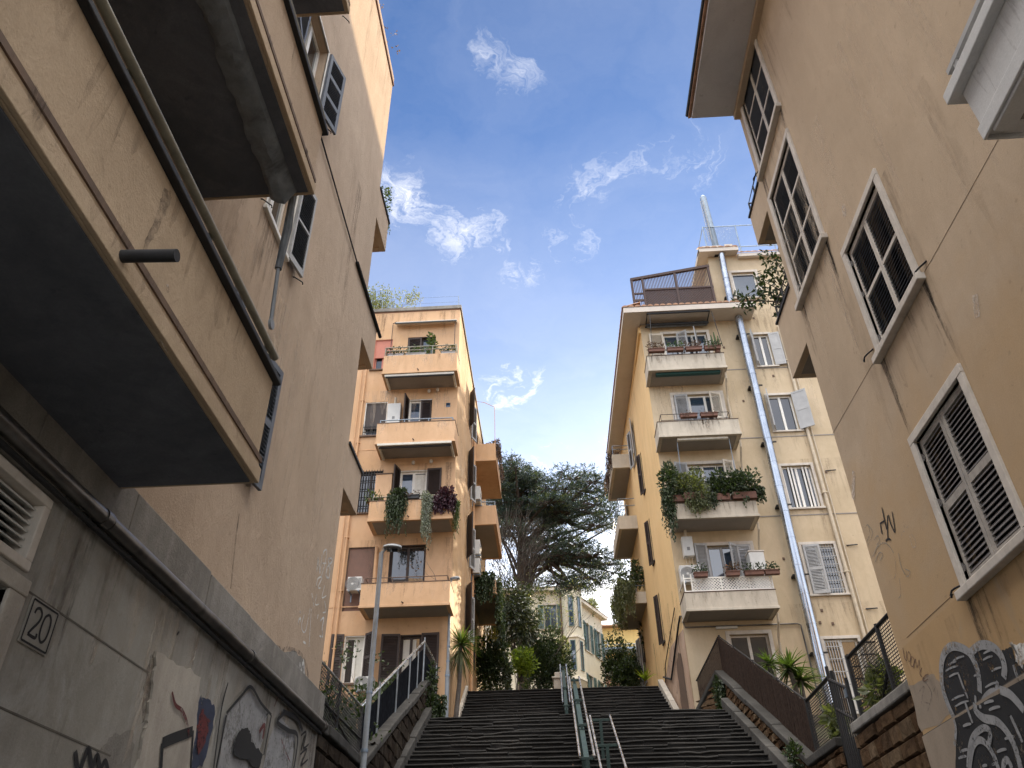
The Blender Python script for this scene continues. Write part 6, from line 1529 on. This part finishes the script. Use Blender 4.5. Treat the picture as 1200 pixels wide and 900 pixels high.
# dark masonry passage behind the gate
t = thing('gate_passage', 'dark walled passage behind the black iron gate', 'passage', (6.5, 15.1, 0)); q = MB()
q.box(5.43, 8.5, 14.3, 14.6, -.1, 4.6); q.box(5.43, 8.5, 15.57, 15.85, -.1, 4.6); q.box(5.43, 8.5, 14.6, 15.57, 1.5, 2.6); q.box(8.5, 8.8, 14.3, 15.85, -.1, 4.6); q.box(5.43, 8.5, 14.6, 15.57, 4.0, 4.2); q.build('masonry', M['tuff_dark'], t)
t = thing('garden_hedge', 'dark overgrown hedge behind the left mesh fence, below the orange ground floor windows', 'hedge', (-5, 17, 4.2)); f = MB()
for (x, y, z, r_) in ((-4.3, 12.6, 4.4, (.5, 1.2, .55)), (-4.4, 14.6, 4.6, (.5, 1.3, .7)), (-4.7, 16.6, 5.1, (.6, 1.4, .8)), (-4.9, 18.8, 5.8, (.6, 1.4, .9)), (-4.8, 21, 6.6, (.5, 1.3, .9)), (-4.9, 23.2, 7.4, (.5, 1.2, .8))): clump(f, (x, y, z), r_, 620, .14)
f.build('foliage', M['leaf_dark'], t, fix=False)
# yuccas
def yucca(label, base, heads, r, n, w, group='spiky yuccas'):
    t = thing('yucca', label, 'yucca', base, group); tr = MB(); f = MB()
    for h in heads:
        h = Vector(h); tr.tube([Vector(base), Vector(base).lerp(h, .6)+Vector((.05, 0, 0)), h], [.09, .07, .06], 8); rosette(f, h, r, n, w)
    tr.build('trunk', M['bark_grey'], t, smooth=True); f.build('foliage', M['leaf_mid'], t, fix=False); return t
t = yucca('tall yucca with drooping spikes at the corner of the orange side wall', (-3.25, 26.6, 7.2), [(-3.08, 26.5, 10.15)], .85, 130, .035)
f = MB(); rosette(f, (-3.1, 26.5, 9.95), .85, 90, .03, updown=(-1.0, -.35)); f.build('dead_leaves', M['leaf_olive'], t, fix=False)
yucca('larger yucca behind the reed screen, nearer the steel duct', (6.3, 22.0, 6.2), [(6.25, 22.0, 7.75), (6.5, 22.1, 7.45)], .8, 95, .04)
yucca('smaller yucca behind the reed screen, under the cream block door', (5.8, 22.6, 6.2), [(5.85, 22.4, 8.0)], .6, 70, .035)
# street lamps
def lamp(label, base, h, arm, ang, head_l):
    t = thing('street_lamp', label, 'street lamp', base, 'grey street lamps by the stairs'); x, y, z = base
    q = MB(); q.tube([(x, y, z), (x, y, z+1.9)], .07, 14); q.tube([(x, y, z+1.9), (x, y, z+2.0), (x, y, z+h)], [.068, .05, .042], 12); q.tube([(x, y, z), (x, y, z+.12)], .1, 14); q.build('pole', M['lamp_pole'], t, smooth=True)
    q = MB(); q.tube([(x, y, z+1.75), (x, y, z+1.8)], .085, 14); q.tube([(x, y, z+2.2), (x, y, z+2.25)], .06, 12); q.tube([(x, y, z+h*.55), (x, y, z+h*.55+.04)], .055, 12); q.build('collar', M['galv'], t, smooth=True)
    d = Vector((math.cos(ang), math.sin(ang), 0)); s = Vector((-d.y, d.x, 0)); top = Vector((x, y, z+h))
    q = MB(); q.tube([top, top+Vector((0, 0, .06))+d*.05, top+d*arm+Vector((0, 0, .10))], .03, 8); q.build('arm', M['lamp_pole'], t, smooth=True)
    c = top+d*(arm+head_l/2)+Vector((0, 0, .11)); q = MB(); n = 10; vs = []
    for k in range(n+1):
        f_ = k/n; ww = .12*math.sin(math.pi*(.12+.82*f_))**.6; hh = .075*math.sin(math.pi*(.1+.8*f_))**.5
        p = c + d*(f_-.5)*head_l
        for q_ in range(10):
            a = 6.283*q_/10; vs.append(p + s*ww*math.cos(a) + Vector((0, 0, hh*math.sin(a) if math.sin(a) > 0 else .03*math.sin(a))))
    q.add(vs, [(k*10+i, k*10+(i+1) % 10, (k+1)*10+(i+1) % 10, (k+1)*10+i) for k in range(n) for i in range(10)] + [tuple(range(10)), tuple(range(n*10, n*10+10))]); hd = q.build('lamp_head', M['lamp_pole'], t, smooth=True)
    q = MB(); q.ob(c+Vector((0, 0, -.035)), d*head_l*.3, s*.08, Vector((0, 0, .012))); q.build('lens', M['glass'], hd)
lamp('grey street lamp nearest the viewer, in front of the left stone wall', (-3.16, 13.9, 2.17), 5.68, .03, rad(8), .34)
lamp('shorter grey street lamp on the landing by the tall yucca', (-3.42, 25.95, 7.2), 4.9, .0, rad(-10), .34)
# stainless handrails up the middle of the stairs
def handrail(label, xl, xr, y0, y1, zf, panel):
    t = thing('handrail', label, 'handrail', ((xl+xr)/2, y0, zf(y0)), 'stainless double handrails on the stairs'); xm = (xl+xr)/2; h = .9
    q = MB()
    for x in (xl, xr): q.tube([(x, y0, zf(y0)+h), (x, y1, zf(y1)+h)], .026, 10)
    q.build('rail', M['steel'], t, smooth=True)
    q = MB(); n = max(2, round((y1-y0)/2.2))
    for i in range(n+1):
        y = y0+.12+(y1-y0-.24)*i/n; z = zf(y); q.box(xm-.035, xm+.035, y-.035, y+.035, z-.25, z+h-.10); q.build('post', M['green_metal'], t); q = MB()
    if panel:
        q.add([(xm-.055, y0+.3, zf(y0+.3)+.1), (xm-.055, y1-.1, zf(y1-.1)+.1), (xm-.055, y1-.1, zf(y1-.1)+h-.16), (xm-.055, y0+.3, zf(y0+.3)+h-.16), (xm+.055, y0+.3, zf(y0+.3)+.1), (xm+.055, y1-.1, zf(y1-.1)+.1), (xm+.055, y1-.1, zf(y1-.1)+h-.16), (xm+.055, y0+.3, zf(y0+.3)+h-.16)], [(0,1,2,3),(4,7,6,5),(0,4,5,1),(1,5,6,2),(2,6,7,3),(3,7,4,0)])
    if panel: q.build('panel', M['green_metal'], t)
    q = MB()
    for i in range(n+1):
        y = y0+.12+(y1-y0-.24)*i/n; z = zf(y)+h-.10; q.box(xl, xr, y-.03, y+.03, z, z+.06)
    q.build('cross_bar', M['green_metal'], t, bevel=.006)
f1 = lambda y: (y-9.5)*7.2/14.5+.1
f2 = lambda y: 7.2 + max(0, y-27)*2.55/4+.1
handrail('nearest stainless double handrail with a wide cross bar', .80, 1.27, 14.2, 20.1, f1, False)
handrail('middle stainless double handrail on a long dark green panel', .43, .72, 17.2, 24.3, f1, True)
handrail('farthest stainless double handrail, reaching the top of the stairs', .22, .45, 26.6, 30.8, f2, True)
# pale stone block at the head of the stairs
q = MB(); q.box(-.05, .42, 31.3, 31.75, 9.75, 10.25); q.box(-.1, .47, 31.25, 31.8, 10.251, 10.33); q.box(.0, .37, 31.32, 31.7, 10.331, 10.5); tag(q.build('stone_bollard', M['travertine'], None, bevel=.02, loc=(.2, 31.5, 9.75)), 'squat pale stone block standing at the head of the stairs', 'stone block')

# ================================================================== TREES AND FAR BUILDINGS
# big cedar: trunk, limbs, flat pads of needles
CY = 46.0
t = thing('cedar_tree', 'big cedar with flat dark layers of needles between the two blocks', 'tree', (-1.7, CY, 10.9))
rc = random.Random(21); tr = MB(); fo = MB(); fl = MB()
T0 = Vector((-1.9, CY, 10.7)); T1 = Vector((-1.72, CY, 19.2)); T2 = Vector((-1.6, CY, 22.4))
tr.tube([T0, T0.lerp(T1, .5)+Vector((.1, 0, 0)), T1, T2], [.42, .40, .36, .32], 12)
leadL = Vector((-2.2, CY-.3, 28.6)); leadR = on_y(672, 585, CY)+Vector((0, .6, 0))
tr.tube([T2, T2.lerp(leadL, .5)+Vector((.15, .2, 0)), leadL], [.34, .2, .05], 9)
tr.tube([T2, on_y(628, 628, CY), on_y(646, 605, CY), leadR], [.34, .26, .2, .07], 9)
def pad(u, v, wpx, thick, dy=0, lit=.25, dens=1.0, anchor=None, droop=.12):
    c = on_y(u, v, CY+dy); rx = wpx*.054/2; ry = max(.9, rx*.8)
    a = Vector(anchor) if anchor is not None else T1.lerp(T2, rc.random())
    m_ = a.lerp(c, .55)+Vector((0, 0, .25)); tr.tube([a, m_, c], [.13, .08, .03], 6, False)
    n = int((66 if u < 650 and v < 615 else 56)*rx*ry*dens)+16
    for i in range(n):
        q = rc.uniform(0, 6.283); r_ = math.sqrt(rc.random()); p = c + Vector((math.cos(q)*rx*r_, math.sin(q)*ry*r_, rc.uniform(-thick, thick)*.8*(1-r_*.7) - droop*r_*r_*rx))
        out = Vector((math.cos(q), math.sin(q), rc.uniform(-.15, .2)))
        if i % 4 == 0: tr.tube([c.lerp(p, .15), c.lerp(p, .6)+Vector((0, 0, .08)), p], [.03, .018, .008], 3, False)
        m = fl if rc.random() < lit*(1.3 if p.z > c.z else .5) else fo  # upper side of each pad gets more of the sunlit tone
        d = (out*.8 + rv(rc)*.55).normalized(); L = rc.uniform(.28, .6)
        # a spray: short axis carrying needle blades on both sides
        for k in range(10):
            pp = p + d*L*(k/10); leaf(m, pp, rv(rc)*.8 + d*.45 + Vector((0, 0, .22)), rc.uniform(.10, .24), .042, rc)
pads = [  # left mass
 (598, 541, 18, .28), (604, 549, 34, .3), (592, 556, 40, .35), (616, 558, 44, .35), (600, 566, 62, .4), (630, 565, 34, .3), (585, 574, 40, .4), (612, 578, 72, .45), (640, 572, 22, .25), (590, 590, 56, .45), (620, 592, 70, .4), (645, 588, 40, .35), (582, 604, 44, .4), (607, 604, 60, .4), (596, 618, 40, .3), (586, 628, 34, .35),
 # right mass
 (660, 552, 24, .22), (686, 553, 20, .2), (672, 561, 52, .28), (695, 565, 40, .25), (660, 574, 40, .3), (684, 577, 62, .3), (708, 580, 34, .25), (668, 588, 50, .3), (698, 592, 50, .25), (716, 598, 26, .22), (655, 600, 44, .3), (684, 602, 50, .22), (708, 608, 34, .2), (664, 612, 44, .25), (696, 616, 44, .2), (640, 606, 44, .3), (720, 615, 18, .2),
 # low limbs to the right
 (632, 622, 50, .25), (655, 632, 56, .28), (640, 640, 44, .22), (676, 640, 50, .28), (664, 650, 60, .25), (694, 652, 56, .3), (710, 662, 36, .28), (684, 664, 44, .25), (720, 672, 30, .25), (640, 662, 30, .2), (664, 676, 40, .22), (652, 684, 50, .3), (690, 678, 34, .25), (704, 684, 30, .25), (672, 690, 36, .25)]
for i, (u, v, wp, th) in enumerate(pads):
    an = None
    if v < 600 and u < 648: an = T2.lerp(leadL, rc.uniform(.1, .85))
    elif v < 615: an = T2.lerp(leadR, rc.uniform(.35, .95))
    elif v > 655: an = on_y(640, 655, CY-.5)
    for s in ((0, 1) if wp > 30 else (0,)):
        pad(u, v, wp*(1 if s == 0 else .9), th, rc.uniform(-2.6, 2.6), .18 if v > 590 else .34, 1.5 if u < 650 else 1.0, an)
tr.tube([T1, on_y(626, 650, CY), on_y(640, 655, CY-.5), on_y(668, 660, CY-.6), on_y(700, 664, CY-.8)], [.3, .22, .18, .12, .04], 8)
tr.tube([T1.lerp(T0, .12), on_y(628, 658, CY), on_y(650, 672, CY-.4), on_y(676, 688, CY-.6)], [.26, .18, .13, .04], 8)
tr.tube([T2, on_y(652, 606, CY), on_y(690, 622, CY), on_y(721, 612, CY)], [.2, .14, .1, .04], 6); tr.tube([on_y(640, 640, CY), on_y(672, 650, CY)], [.1, .04], 6)
tr.build('trunk', M['bark'], t, smooth=True, fix=False); fo.build('crown', M['needle'], t, fix=False); fl.build('crown_sunlit', M['needle_lit'], t, fix=False)
# bare tree with ivy at its foot
t = thing('bare_tree', 'grey leafless tree standing in front of the cedar trunk', 'tree', (-2.0, 40, 9.8)); twl = MB(); rb = random.Random(4)
ends = []
for (x, y, dx) in ((-2.2, 40, -.08), (-1.6, 40.5, .05), (-2.6, 39.5, -.14), (-1.1, 40.2, .12), (-2.0, 39.6, 0), (-1.4, 39.4, .1)):
    ends += twigs(twl, (x, y, 9.8), (dx, 0, 1), 3.1, .065, 5, .40, rb, (2, 4), -.05)
tm = MB(); cc_ = on_y(606, 655, 39.5)
for k in range(520):
    q = rv(rb); p_ = cc_ + Vector((q.x*1.45, q.y*1.0, q.z*2.6)); d_ = (Vector((q.x*.5+.1, q.y*.4, 1)) + rv(rb)*.6).normalized(); L_ = rb.uniform(.6, 1.5)
    tm.tube([p_, p_+d_*L_*.5+rv(rb)*.08, p_+d_*L_+rv(rb)*.15+Vector((0, 0, -.1))], [.016, .012, .005], 3, False)
tm.build('twigs', M['twig'], t, fix=False)
twl.build('trunk', M['bark_grey'], t, fix=False)
f = MB()
for p_ in ends:
    if rb.random() < .5:
        for i in range(2): leaf(f, p_+rv(rb)*.25, rv(rb), .1, .05, rb)
f.build('crown', M['leaf_olive'], t, fix=False)
def shrub(label, c, r, n, mat, L=.16, group=None, name='shrub', cat='shrub', up=.2, stem=True):
    t = thing(name, label, cat, (c[0], c[1], c[2]-r[2]), group); f = MB(); clump(f, c, r, int(n*2.2), L*1.15, up=up); f.build('foliage', M[mat], t, fix=False)
    if stem:
        s_ = MB()
        for k in range(5): s_.tube([(c[0]+R.uniform(-.2, .2), c[1], c[2]-r[2]*1.3), (c[0]+R.uniform(-.5, .5)*r[0], c[1], c[2]+r[2]*.4)], [.04, .015], 5)
        s_.build('stem', M['bark'], t, fix=False)
def pxc(u, v, y): return tuple(on_y(u, v, y))
gs = 'shrubs at the head of the stairs'
shrub('glossy ivy covering the lower part of the bare tree', pxc(604, 722, 38.6), (1.5, .9, 1.9), 2300, 'leaf_ivy', .17, gs, 'ivy_mass', 'ivy', -.4)
shrub('grey twiggy ivy high behind the orange side balconies', pxc(580, 690, 39.5), (.8, .8, 1.6), 500, 'leaf_olive', .12, gs, 'ivy_mass', 'ivy', -.3)
shrub('dark shrub beside the orange side wall at the head of the stairs', pxc(572, 780, 36), (1.05, .9, 1.5), 1900, 'leaf_dark', .15, gs)
shrub('bright yellow green shrub lit by the sun at the head of the stairs', pxc(612, 776, 36.5), (.62, .6, .65), 700, 'leaf_bright', .15, gs)
shrub('variegated ivy column at the foot of the bright shrub', pxc(594, 795, 35.5), (.22, .3, 1.0), 420, 'leaf_ivy', .13, gs)
shrub('large dark bush between the bright shrub and the pale villa', pxc(634, 780, 40), (1.45, 1.0, 2.0), 2900, 'leaf_dark', .15, gs)
shrub('olive bush climbing the corner of the pale villa', pxc(658, 770, 42), (.55, .6, 1.0), 700, 'leaf_olive', .13, gs)
shrub('dark rounded clipped bush in front of the pink house', pxc(726, 786, 40), (.95, .8, 1.6), 2600, 'leaf_dark', .11, gs)
shrub('dark clipped bush against the ochre side wall', pxc(750, 788, 38), (.95, .7, 1.1), 2200, 'leaf_dark', .11, gs)
shrub('lower dark clipped bush between its two larger neighbours', pxc(737, 795, 36.5), (.8, .6, .8), 1600, 'leaf_dark', .11, gs)
shrub('thin leafy branch in front of the ochre side wall', pxc(757, 745, 36), (.3, .3, .9), 160, 'leaf_dark', .17, gs)
t = thing('agave', 'pale green strap leaved plant under the ochre side wall', 'agave', (3.3, 33.5, 9.75)); f = MB(); rosette(f, pxc(756, 798, 33.5), .8, 14, .05, updown=(.5, 1)); f.build('foliage', M['leaf_bright'], t, fix=False)
# pale villa with a bay tower
VY = 58.0
vp = lambda u, v, y=VY: on_y(u, v, y)
t = thing('villa', 'pale cream villa with a bay tower and green shutters', 'house', (2, 60, 13))
zt = 24.0
xa, xb, xc, xd = -1.3, 1.0, 2.15, 3.1   # front face, bay, right face (turning away)
FV = FrontF(VY); q = MB(FV)
fw = [(-.55, .35, 21.2, 23.0), (-.35, .45, 17.6, 19.6)]
wall_cells(q, -8, .95, 13, zt, fw, .15)
q.T = None
sd_ = lambda s, d, z: (.95 + s*.42 + d*.9, VY + s*.907 - d*.42, z)      # face running away to the right
q.T = sd_; rw = [(3.7, 4.6, 20.6, 22.8), (3.7, 4.6, 16.6, 18.8), (5.9, 6.8, 20.6, 22.8), (5.9, 6.8, 16.6, 18.8)]; wall_cells(q, 0, 7.4, 13, zt, rw, .15)
q.T = None; q.quad((-8, VY, zt), (.95, VY, zt), (.95+7.4*.42, VY+7.4*.907, zt), (-8, VY+9, zt)); q.build('wall', M['villa'], t)
def vwin(Fx, h, sh=True):
    wd = window(t, Fx, *h, depth=.08, casing='casing', cw=.12, frame='villa_shutter', glass='glass_sky', mull=1, sill=True)
    if sh: shutter(wd, Fx, h[0]-.05, .05, h[2], h[3], .42, 1, 176, M['villa_shutter']); shutter(wd, Fx, h[1]+.05, .05, h[2], h[3], .42, -1, 176, M['villa_shutter'])
for h in fw: vwin(FV, h)
for h in rw: vwin(sd_, h)
# bay tower at the corner
q = MB(); by0 = .6
bp = [(.75, VY-.05), (1.05, VY-.95), (1.75, VY-1.05), (2.25, VY-.25), (2.35, VY+2.2), (.9, VY+1.5)]
q.prism([(x, y, 17.3) for x, y in bp], (0, 0, 6.9)); cx, cy = 1.55, VY+.4
q.add([(x, y, 17.3) for x, y in bp] + [(cx+(x-cx)*.55, cy+(y-cy)*.4+.6, 16.2) for x, y in bp], [(i, (i+1) % 6, 6+(i+1) % 6, 6+i) for i in range(6)]); bay = q.build('bay_tower', M['villa'], t)
q = MB(); 
for zz in (17.28, 20.2, 24.15): q.prism([(cx+(x-cx)*1.06, cy+(y-cy)*1.06, zz) for x, y in bp], (0, 0, .16))
q.build('string_course', M['villa_trim'], bay)
FB = FrontF(VY-1.0); B2 = lambda a, d, z: (1.75+a*.53+d*.85, VY-1.05+a*.85-d*.53, z)
for z0, z1 in ((21.0, 23.3), (17.9, 20.0)):
    wd = window(t, FB, 1.22, 1.6, z0, z1, depth=-.07, casing='casing', cw=.07, frame='villa_shutter', glass='glass_sky', mull=0, trans=1, sill=False)
    wd = window(t, B2, .25, .65, z0, z1, depth=-.07, casing='casing', cw=.07, frame='villa_shutter', glass='glass_sky', mull=0, trans=1, sill=False)
q = MB(); q.prism([(-8.2, VY-.4, zt), (1.1, VY-.4, zt), (.95+7.6*.42+.45, VY+6.75, zt), (-8, VY+9, zt)], (0, 0, .25)); q.build('eave', M['villa_trim'], t)
q = MB(); q.add([(-8.3, VY-.5, zt+.26), (1.2, VY-.5, zt+.26), (4.7, VY+6.9, zt+.26), (-8.3, VY+9, zt+.26), (-4, VY+4, zt+1.6), (1.5, VY+4, zt+1.6)], [(0,1,5,4),(1,2,5),(2,3,4,5),(3,0,4)]); q.build('roof', M['tile'], t)
q = MB(); q.tube([(.7, VY-.1, 13), (.7, VY-.1, zt)], .07, 8); q.build('downpipe', M['brown_trim'], t, smooth=True)
shrub('grey green bush on the roof terrace of the pale villa', tuple(on_y(688, 712, 63)), (.9, .8, .8), 500, 'leaf_grey', .18, 'roof and terrace plants', stem=False)
# yellow and pink house beyond
t = thing('house', 'yellow and pink house with balcony rails beyond the villa', 'house', (6, 82, 17)); HY = 80
h_ = lambda u, v: on_y(u, v, HY)
q = MB(); q.box(-4, 9.0, HY, HY+12, 22.6, 28.6); q.build('upper_wall', M['far_yellow'], t)
q = MB(); q.box(-4, 7.4, HY-1.5, HY+12, 14, 23.4); q.build('lower_wall', M['far_pink'], t)
q = MB(); q.box(-4, 7.6, HY-1.7, HY-1.5, 21.2, 21.8); q.box(-4, 7.6, HY-1.7, HY+10, 23.401, 23.7); q.build('band', M['villa_trim'], t)
q = MB(); q.add([(-4, HY-.8, 28.5), (10.3, HY-.8, 28.5), (10.3, HY+13, 28.5), (-4, HY+13, 28.5), (-1, HY+5, 30.6), (5.5, HY+5, 30.6)], [(0,1,5,4),(1,2,5),(2,3,4,5),(3,0,4),(0,3,2,1)]); q.build('roof', M['tile'], t)
q = MB()
for z in (24.9, 25.7, 26.4): q.tube([(-4, HY-1.4, z), (8.6, HY-1.4, z)], .03, 5)
for x in range(-3, 9): q.tube([(x, HY-1.4, 23.7), (x, HY-1.4, 26.4)], .03, 5)
q.box(-4, 8.8, HY-1.5, HY, 25.9, 26.1); q.build('balcony_railing', M['galv'], t)
for a in (1.5, 4.2): window(t, FrontF(HY), a, a+1.2, 24.0, 27.2, depth=.0, casing='casing', cw=.1, frame='white_paint', glass='glass_sky', sill=False)
q = MB(); q.lathe((3.6, HY-1.7, 26.3), [(.05, -.1), (.5, .05), (.55, .12)], 14); q.build('satellite_dish', M['plastic'], t, smooth=True)
shrub('grey planting along the terrace of the yellow and pink house', (4.8, HY-1.8, 24.3), (2.6, .4, .6), 900, 'leaf_grey', .22, 'roof and terrace plants', stem=False)
t = thing('house', 'low yellow house half hidden behind the ochre side wall', 'house', (12, 65, 12)); q = MB(); q.box(7.5, 16, 58, 72, 12, 21.6); q.build('walls', M['far_yellow'], t); q = MB(); q.box(7.2, 16.3, 57.6, 72.4, 21.601, 22.0); q.build('roof', M['tile'], t)

# ================================================================== SKY, SUN, CAMERA
SUN = Vector((.30, 1.0, .345)).normalized()
elev = math.asin(SUN.z); az = math.atan2(SUN.x, SUN.y)
world = bpy.data.worlds.new('World'); scene.world = world; world.use_nodes = True
t = world.node_tree; t.nodes.clear(); b = NB(t)
sky = b.n('ShaderNodeTexSky', _sky_type='NISHITA', _sun_disc=False, _sun_elevation=elev, _sun_rotation=az)
sky.altitude = 50; sky.air_density = 1.0; sky.dust_density = .6; sky.ozone_density = 2.5
gen = b.n('ShaderNodeTexCoord').outputs['Generated']
sp = b.n('ShaderNodeSeparateXYZ'); b.l(gen, sp.inputs[0])
zc = b.math('MAXIMUM', sp.outputs['Z'], .05)
cb = b.n('ShaderNodeCombineXYZ'); b.l(b.math('DIVIDE', sp.outputs['X'], zc), cb.inputs[0]); b.l(b.math('DIVIDE', sp.outputs['Y'], zc), cb.inputs[1])
P = cb.outputs[0]
def cloud_mask(u, v, r):
    d = ray(u, v); nd = b.n('ShaderNodeVectorMath', _operation='DISTANCE'); b.l(P, nd.inputs[0]); nd.inputs[1].default_value = (d.x/d.z, d.y/d.z, 0)
    return b.maprange(nd.outputs['Value'], 0, r, 1, 0)
mask = None
for (u, v, r, k) in CLOUDS if 'CLOUDS' in globals() else ((560, 75, .13, 1.25), (610, 80, .11, 1.2), (545, 270, .18, 1.42), (476, 228, .14, 1.7), (590, 290, .1, 1.2), (600, 455, .26, 1.7), (700, 232, .22, 1.2), (790, 205, .22, 1.22), (680, 285, .22, 1.12), (610, 318, .14, 1.2), (690, 545, .40, 1.25), (735, 720, 2.0, 2.8), (700, 640, 1.2, 2.0), (640, 690, 1.2, 2.0), (650, 490, .14, .7), (720, 545, .25, 1.5)):
    m = b.math('MULTIPLY', cloud_mask(u, v, r), k); mask = m if mask is None else b.math('MAXIMUM', mask, m)
# torn wisps: ridged, warped noise inside the places where cloud stands
wv = b.n('ShaderNodeTexNoise'); wv.inputs['Scale'].default_value = 3.2; wv.inputs['Detail'].default_value = 6; wv.inputs['Roughness'].default_value = .6; b.l(P, wv.inputs['Vector'])
wp = b.n('ShaderNodeVectorMath', _operation='MULTIPLY_ADD'); b.l(wv.outputs['Color'], wp.inputs[0]); wp.inputs[1].default_value = (.42, .42, 0); b.l(P, wp.inputs[2])
W_ = wp.outputs[0]
n1 = b.noise(b.mapping(W_, (1.3, .8, 1), (3.1, 1.7, 0), (0, 0, .6)), 4.2, 10, .64, .3)
ridge = b.math('SUBTRACT', 1.0, b.math('MULTIPLY', b.math('ABSOLUTE', b.math('SUBTRACT', n1, .5)), 5.0), True)
n2 = b.noise(b.mapping(W_, (1, 1, 1), (7, 2, 0)), 3.0, 6, .6, .2)
n3 = b.noise(b.mapping(W_, (1.5, .7, 1), (2, 9, 0), (0, 0, .6)), 26, 8, .7, .5)
body = b.math('ADD', b.math('MULTIPLY', ridge, .55), b.math('MULTIPLY', n2, .75))
cov = b.n('ShaderNodeMapRange'); b.l(b.math('ADD', body, b.math('MULTIPLY', b.math('SUBTRACT', mask, 1.0), .62)), cov.inputs[0]); cov.inputs[1].default_value = .66; cov.inputs[2].default_value = 1.3
fine = b.maprange(n3, .34, .62, .12, 1)
haze = b.math('ADD', b.maprange(n2, .3, .7, 0, .12), b.maprange(sp.outputs['Z'], .80, .36, 0, HAZE_LOW))
alpha = b.math('MAXIMUM', b.math('MULTIPLY', cov.outputs[0], b.math('MAXIMUM', fine, b.maprange(mask, 1.6, 2.4, 0, 1))), haze, True)
low = b.maprange(sp.outputs['Z'], .40, .62, CLOUD_LOW, CLOUD_HIGH)
cc = b.n('ShaderNodeCombineColor'); b.l(b.math('MULTIPLY', low, 1.0), cc.inputs[0]); b.l(b.math('MULTIPLY', low, 1.0), cc.inputs[1]); b.l(b.math('MULTIPLY', low, 1.03), cc.inputs[2])
tint = b.mixc(1, sky.outputs[0], SKY_TINT, 'MULTIPLY')
colr = b.mixc(alpha, tint, cc.outputs[0])
# unseen bright area added overhead and behind the viewer to light the shaded walls
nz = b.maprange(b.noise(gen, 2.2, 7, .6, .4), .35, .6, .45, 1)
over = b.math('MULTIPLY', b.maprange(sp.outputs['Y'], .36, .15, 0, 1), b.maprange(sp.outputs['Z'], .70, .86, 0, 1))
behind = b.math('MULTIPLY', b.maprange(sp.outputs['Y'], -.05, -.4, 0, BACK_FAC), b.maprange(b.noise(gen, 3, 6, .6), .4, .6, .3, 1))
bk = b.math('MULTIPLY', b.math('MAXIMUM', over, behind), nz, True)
colr = b.mixc(bk, colr, (BACK_FILL, BACK_FILL*.96, BACK_FILL*.9))
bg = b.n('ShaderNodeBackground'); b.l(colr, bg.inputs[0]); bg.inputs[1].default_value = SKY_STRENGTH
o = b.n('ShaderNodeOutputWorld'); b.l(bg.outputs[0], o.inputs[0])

sl = bpy.data.lights.new('sun', 'SUN'); sl.energy = SUN_ENERGY; sl.angle = rad(.53); sl.color = (1, .79, .53)
so = bpy.data.objects.new('sun', sl); COL.objects.link(so); so.rotation_euler = SUN.to_track_quat('Z', 'Y').to_euler()
cam = bpy.data.cameras.new('camera'); cam.sensor_width = 36; cam.lens = 36*932/1200; cam.clip_end = 2000; cam.clip_start = .05
co = bpy.data.objects.new('camera', cam); COL.objects.link(co); co.matrix_world = Matrix.Translation(EYE) @ CAM_ROT.to_4x4(); scene.camera = co
scene.view_settings.view_transform = 'Standard'; scene.view_settings.look = 'None'; scene.view_settings.exposure = EXPOSURE; scene.view_settings.gamma = 1
scene.cycles.max_bounces = 8; scene.cycles.diffuse_bounces = 5; scene.cycles.transparent_max_bounces = 8
scene.cycles.use_denoising = True
scene.cycles.sample_clamp_indirect = 8
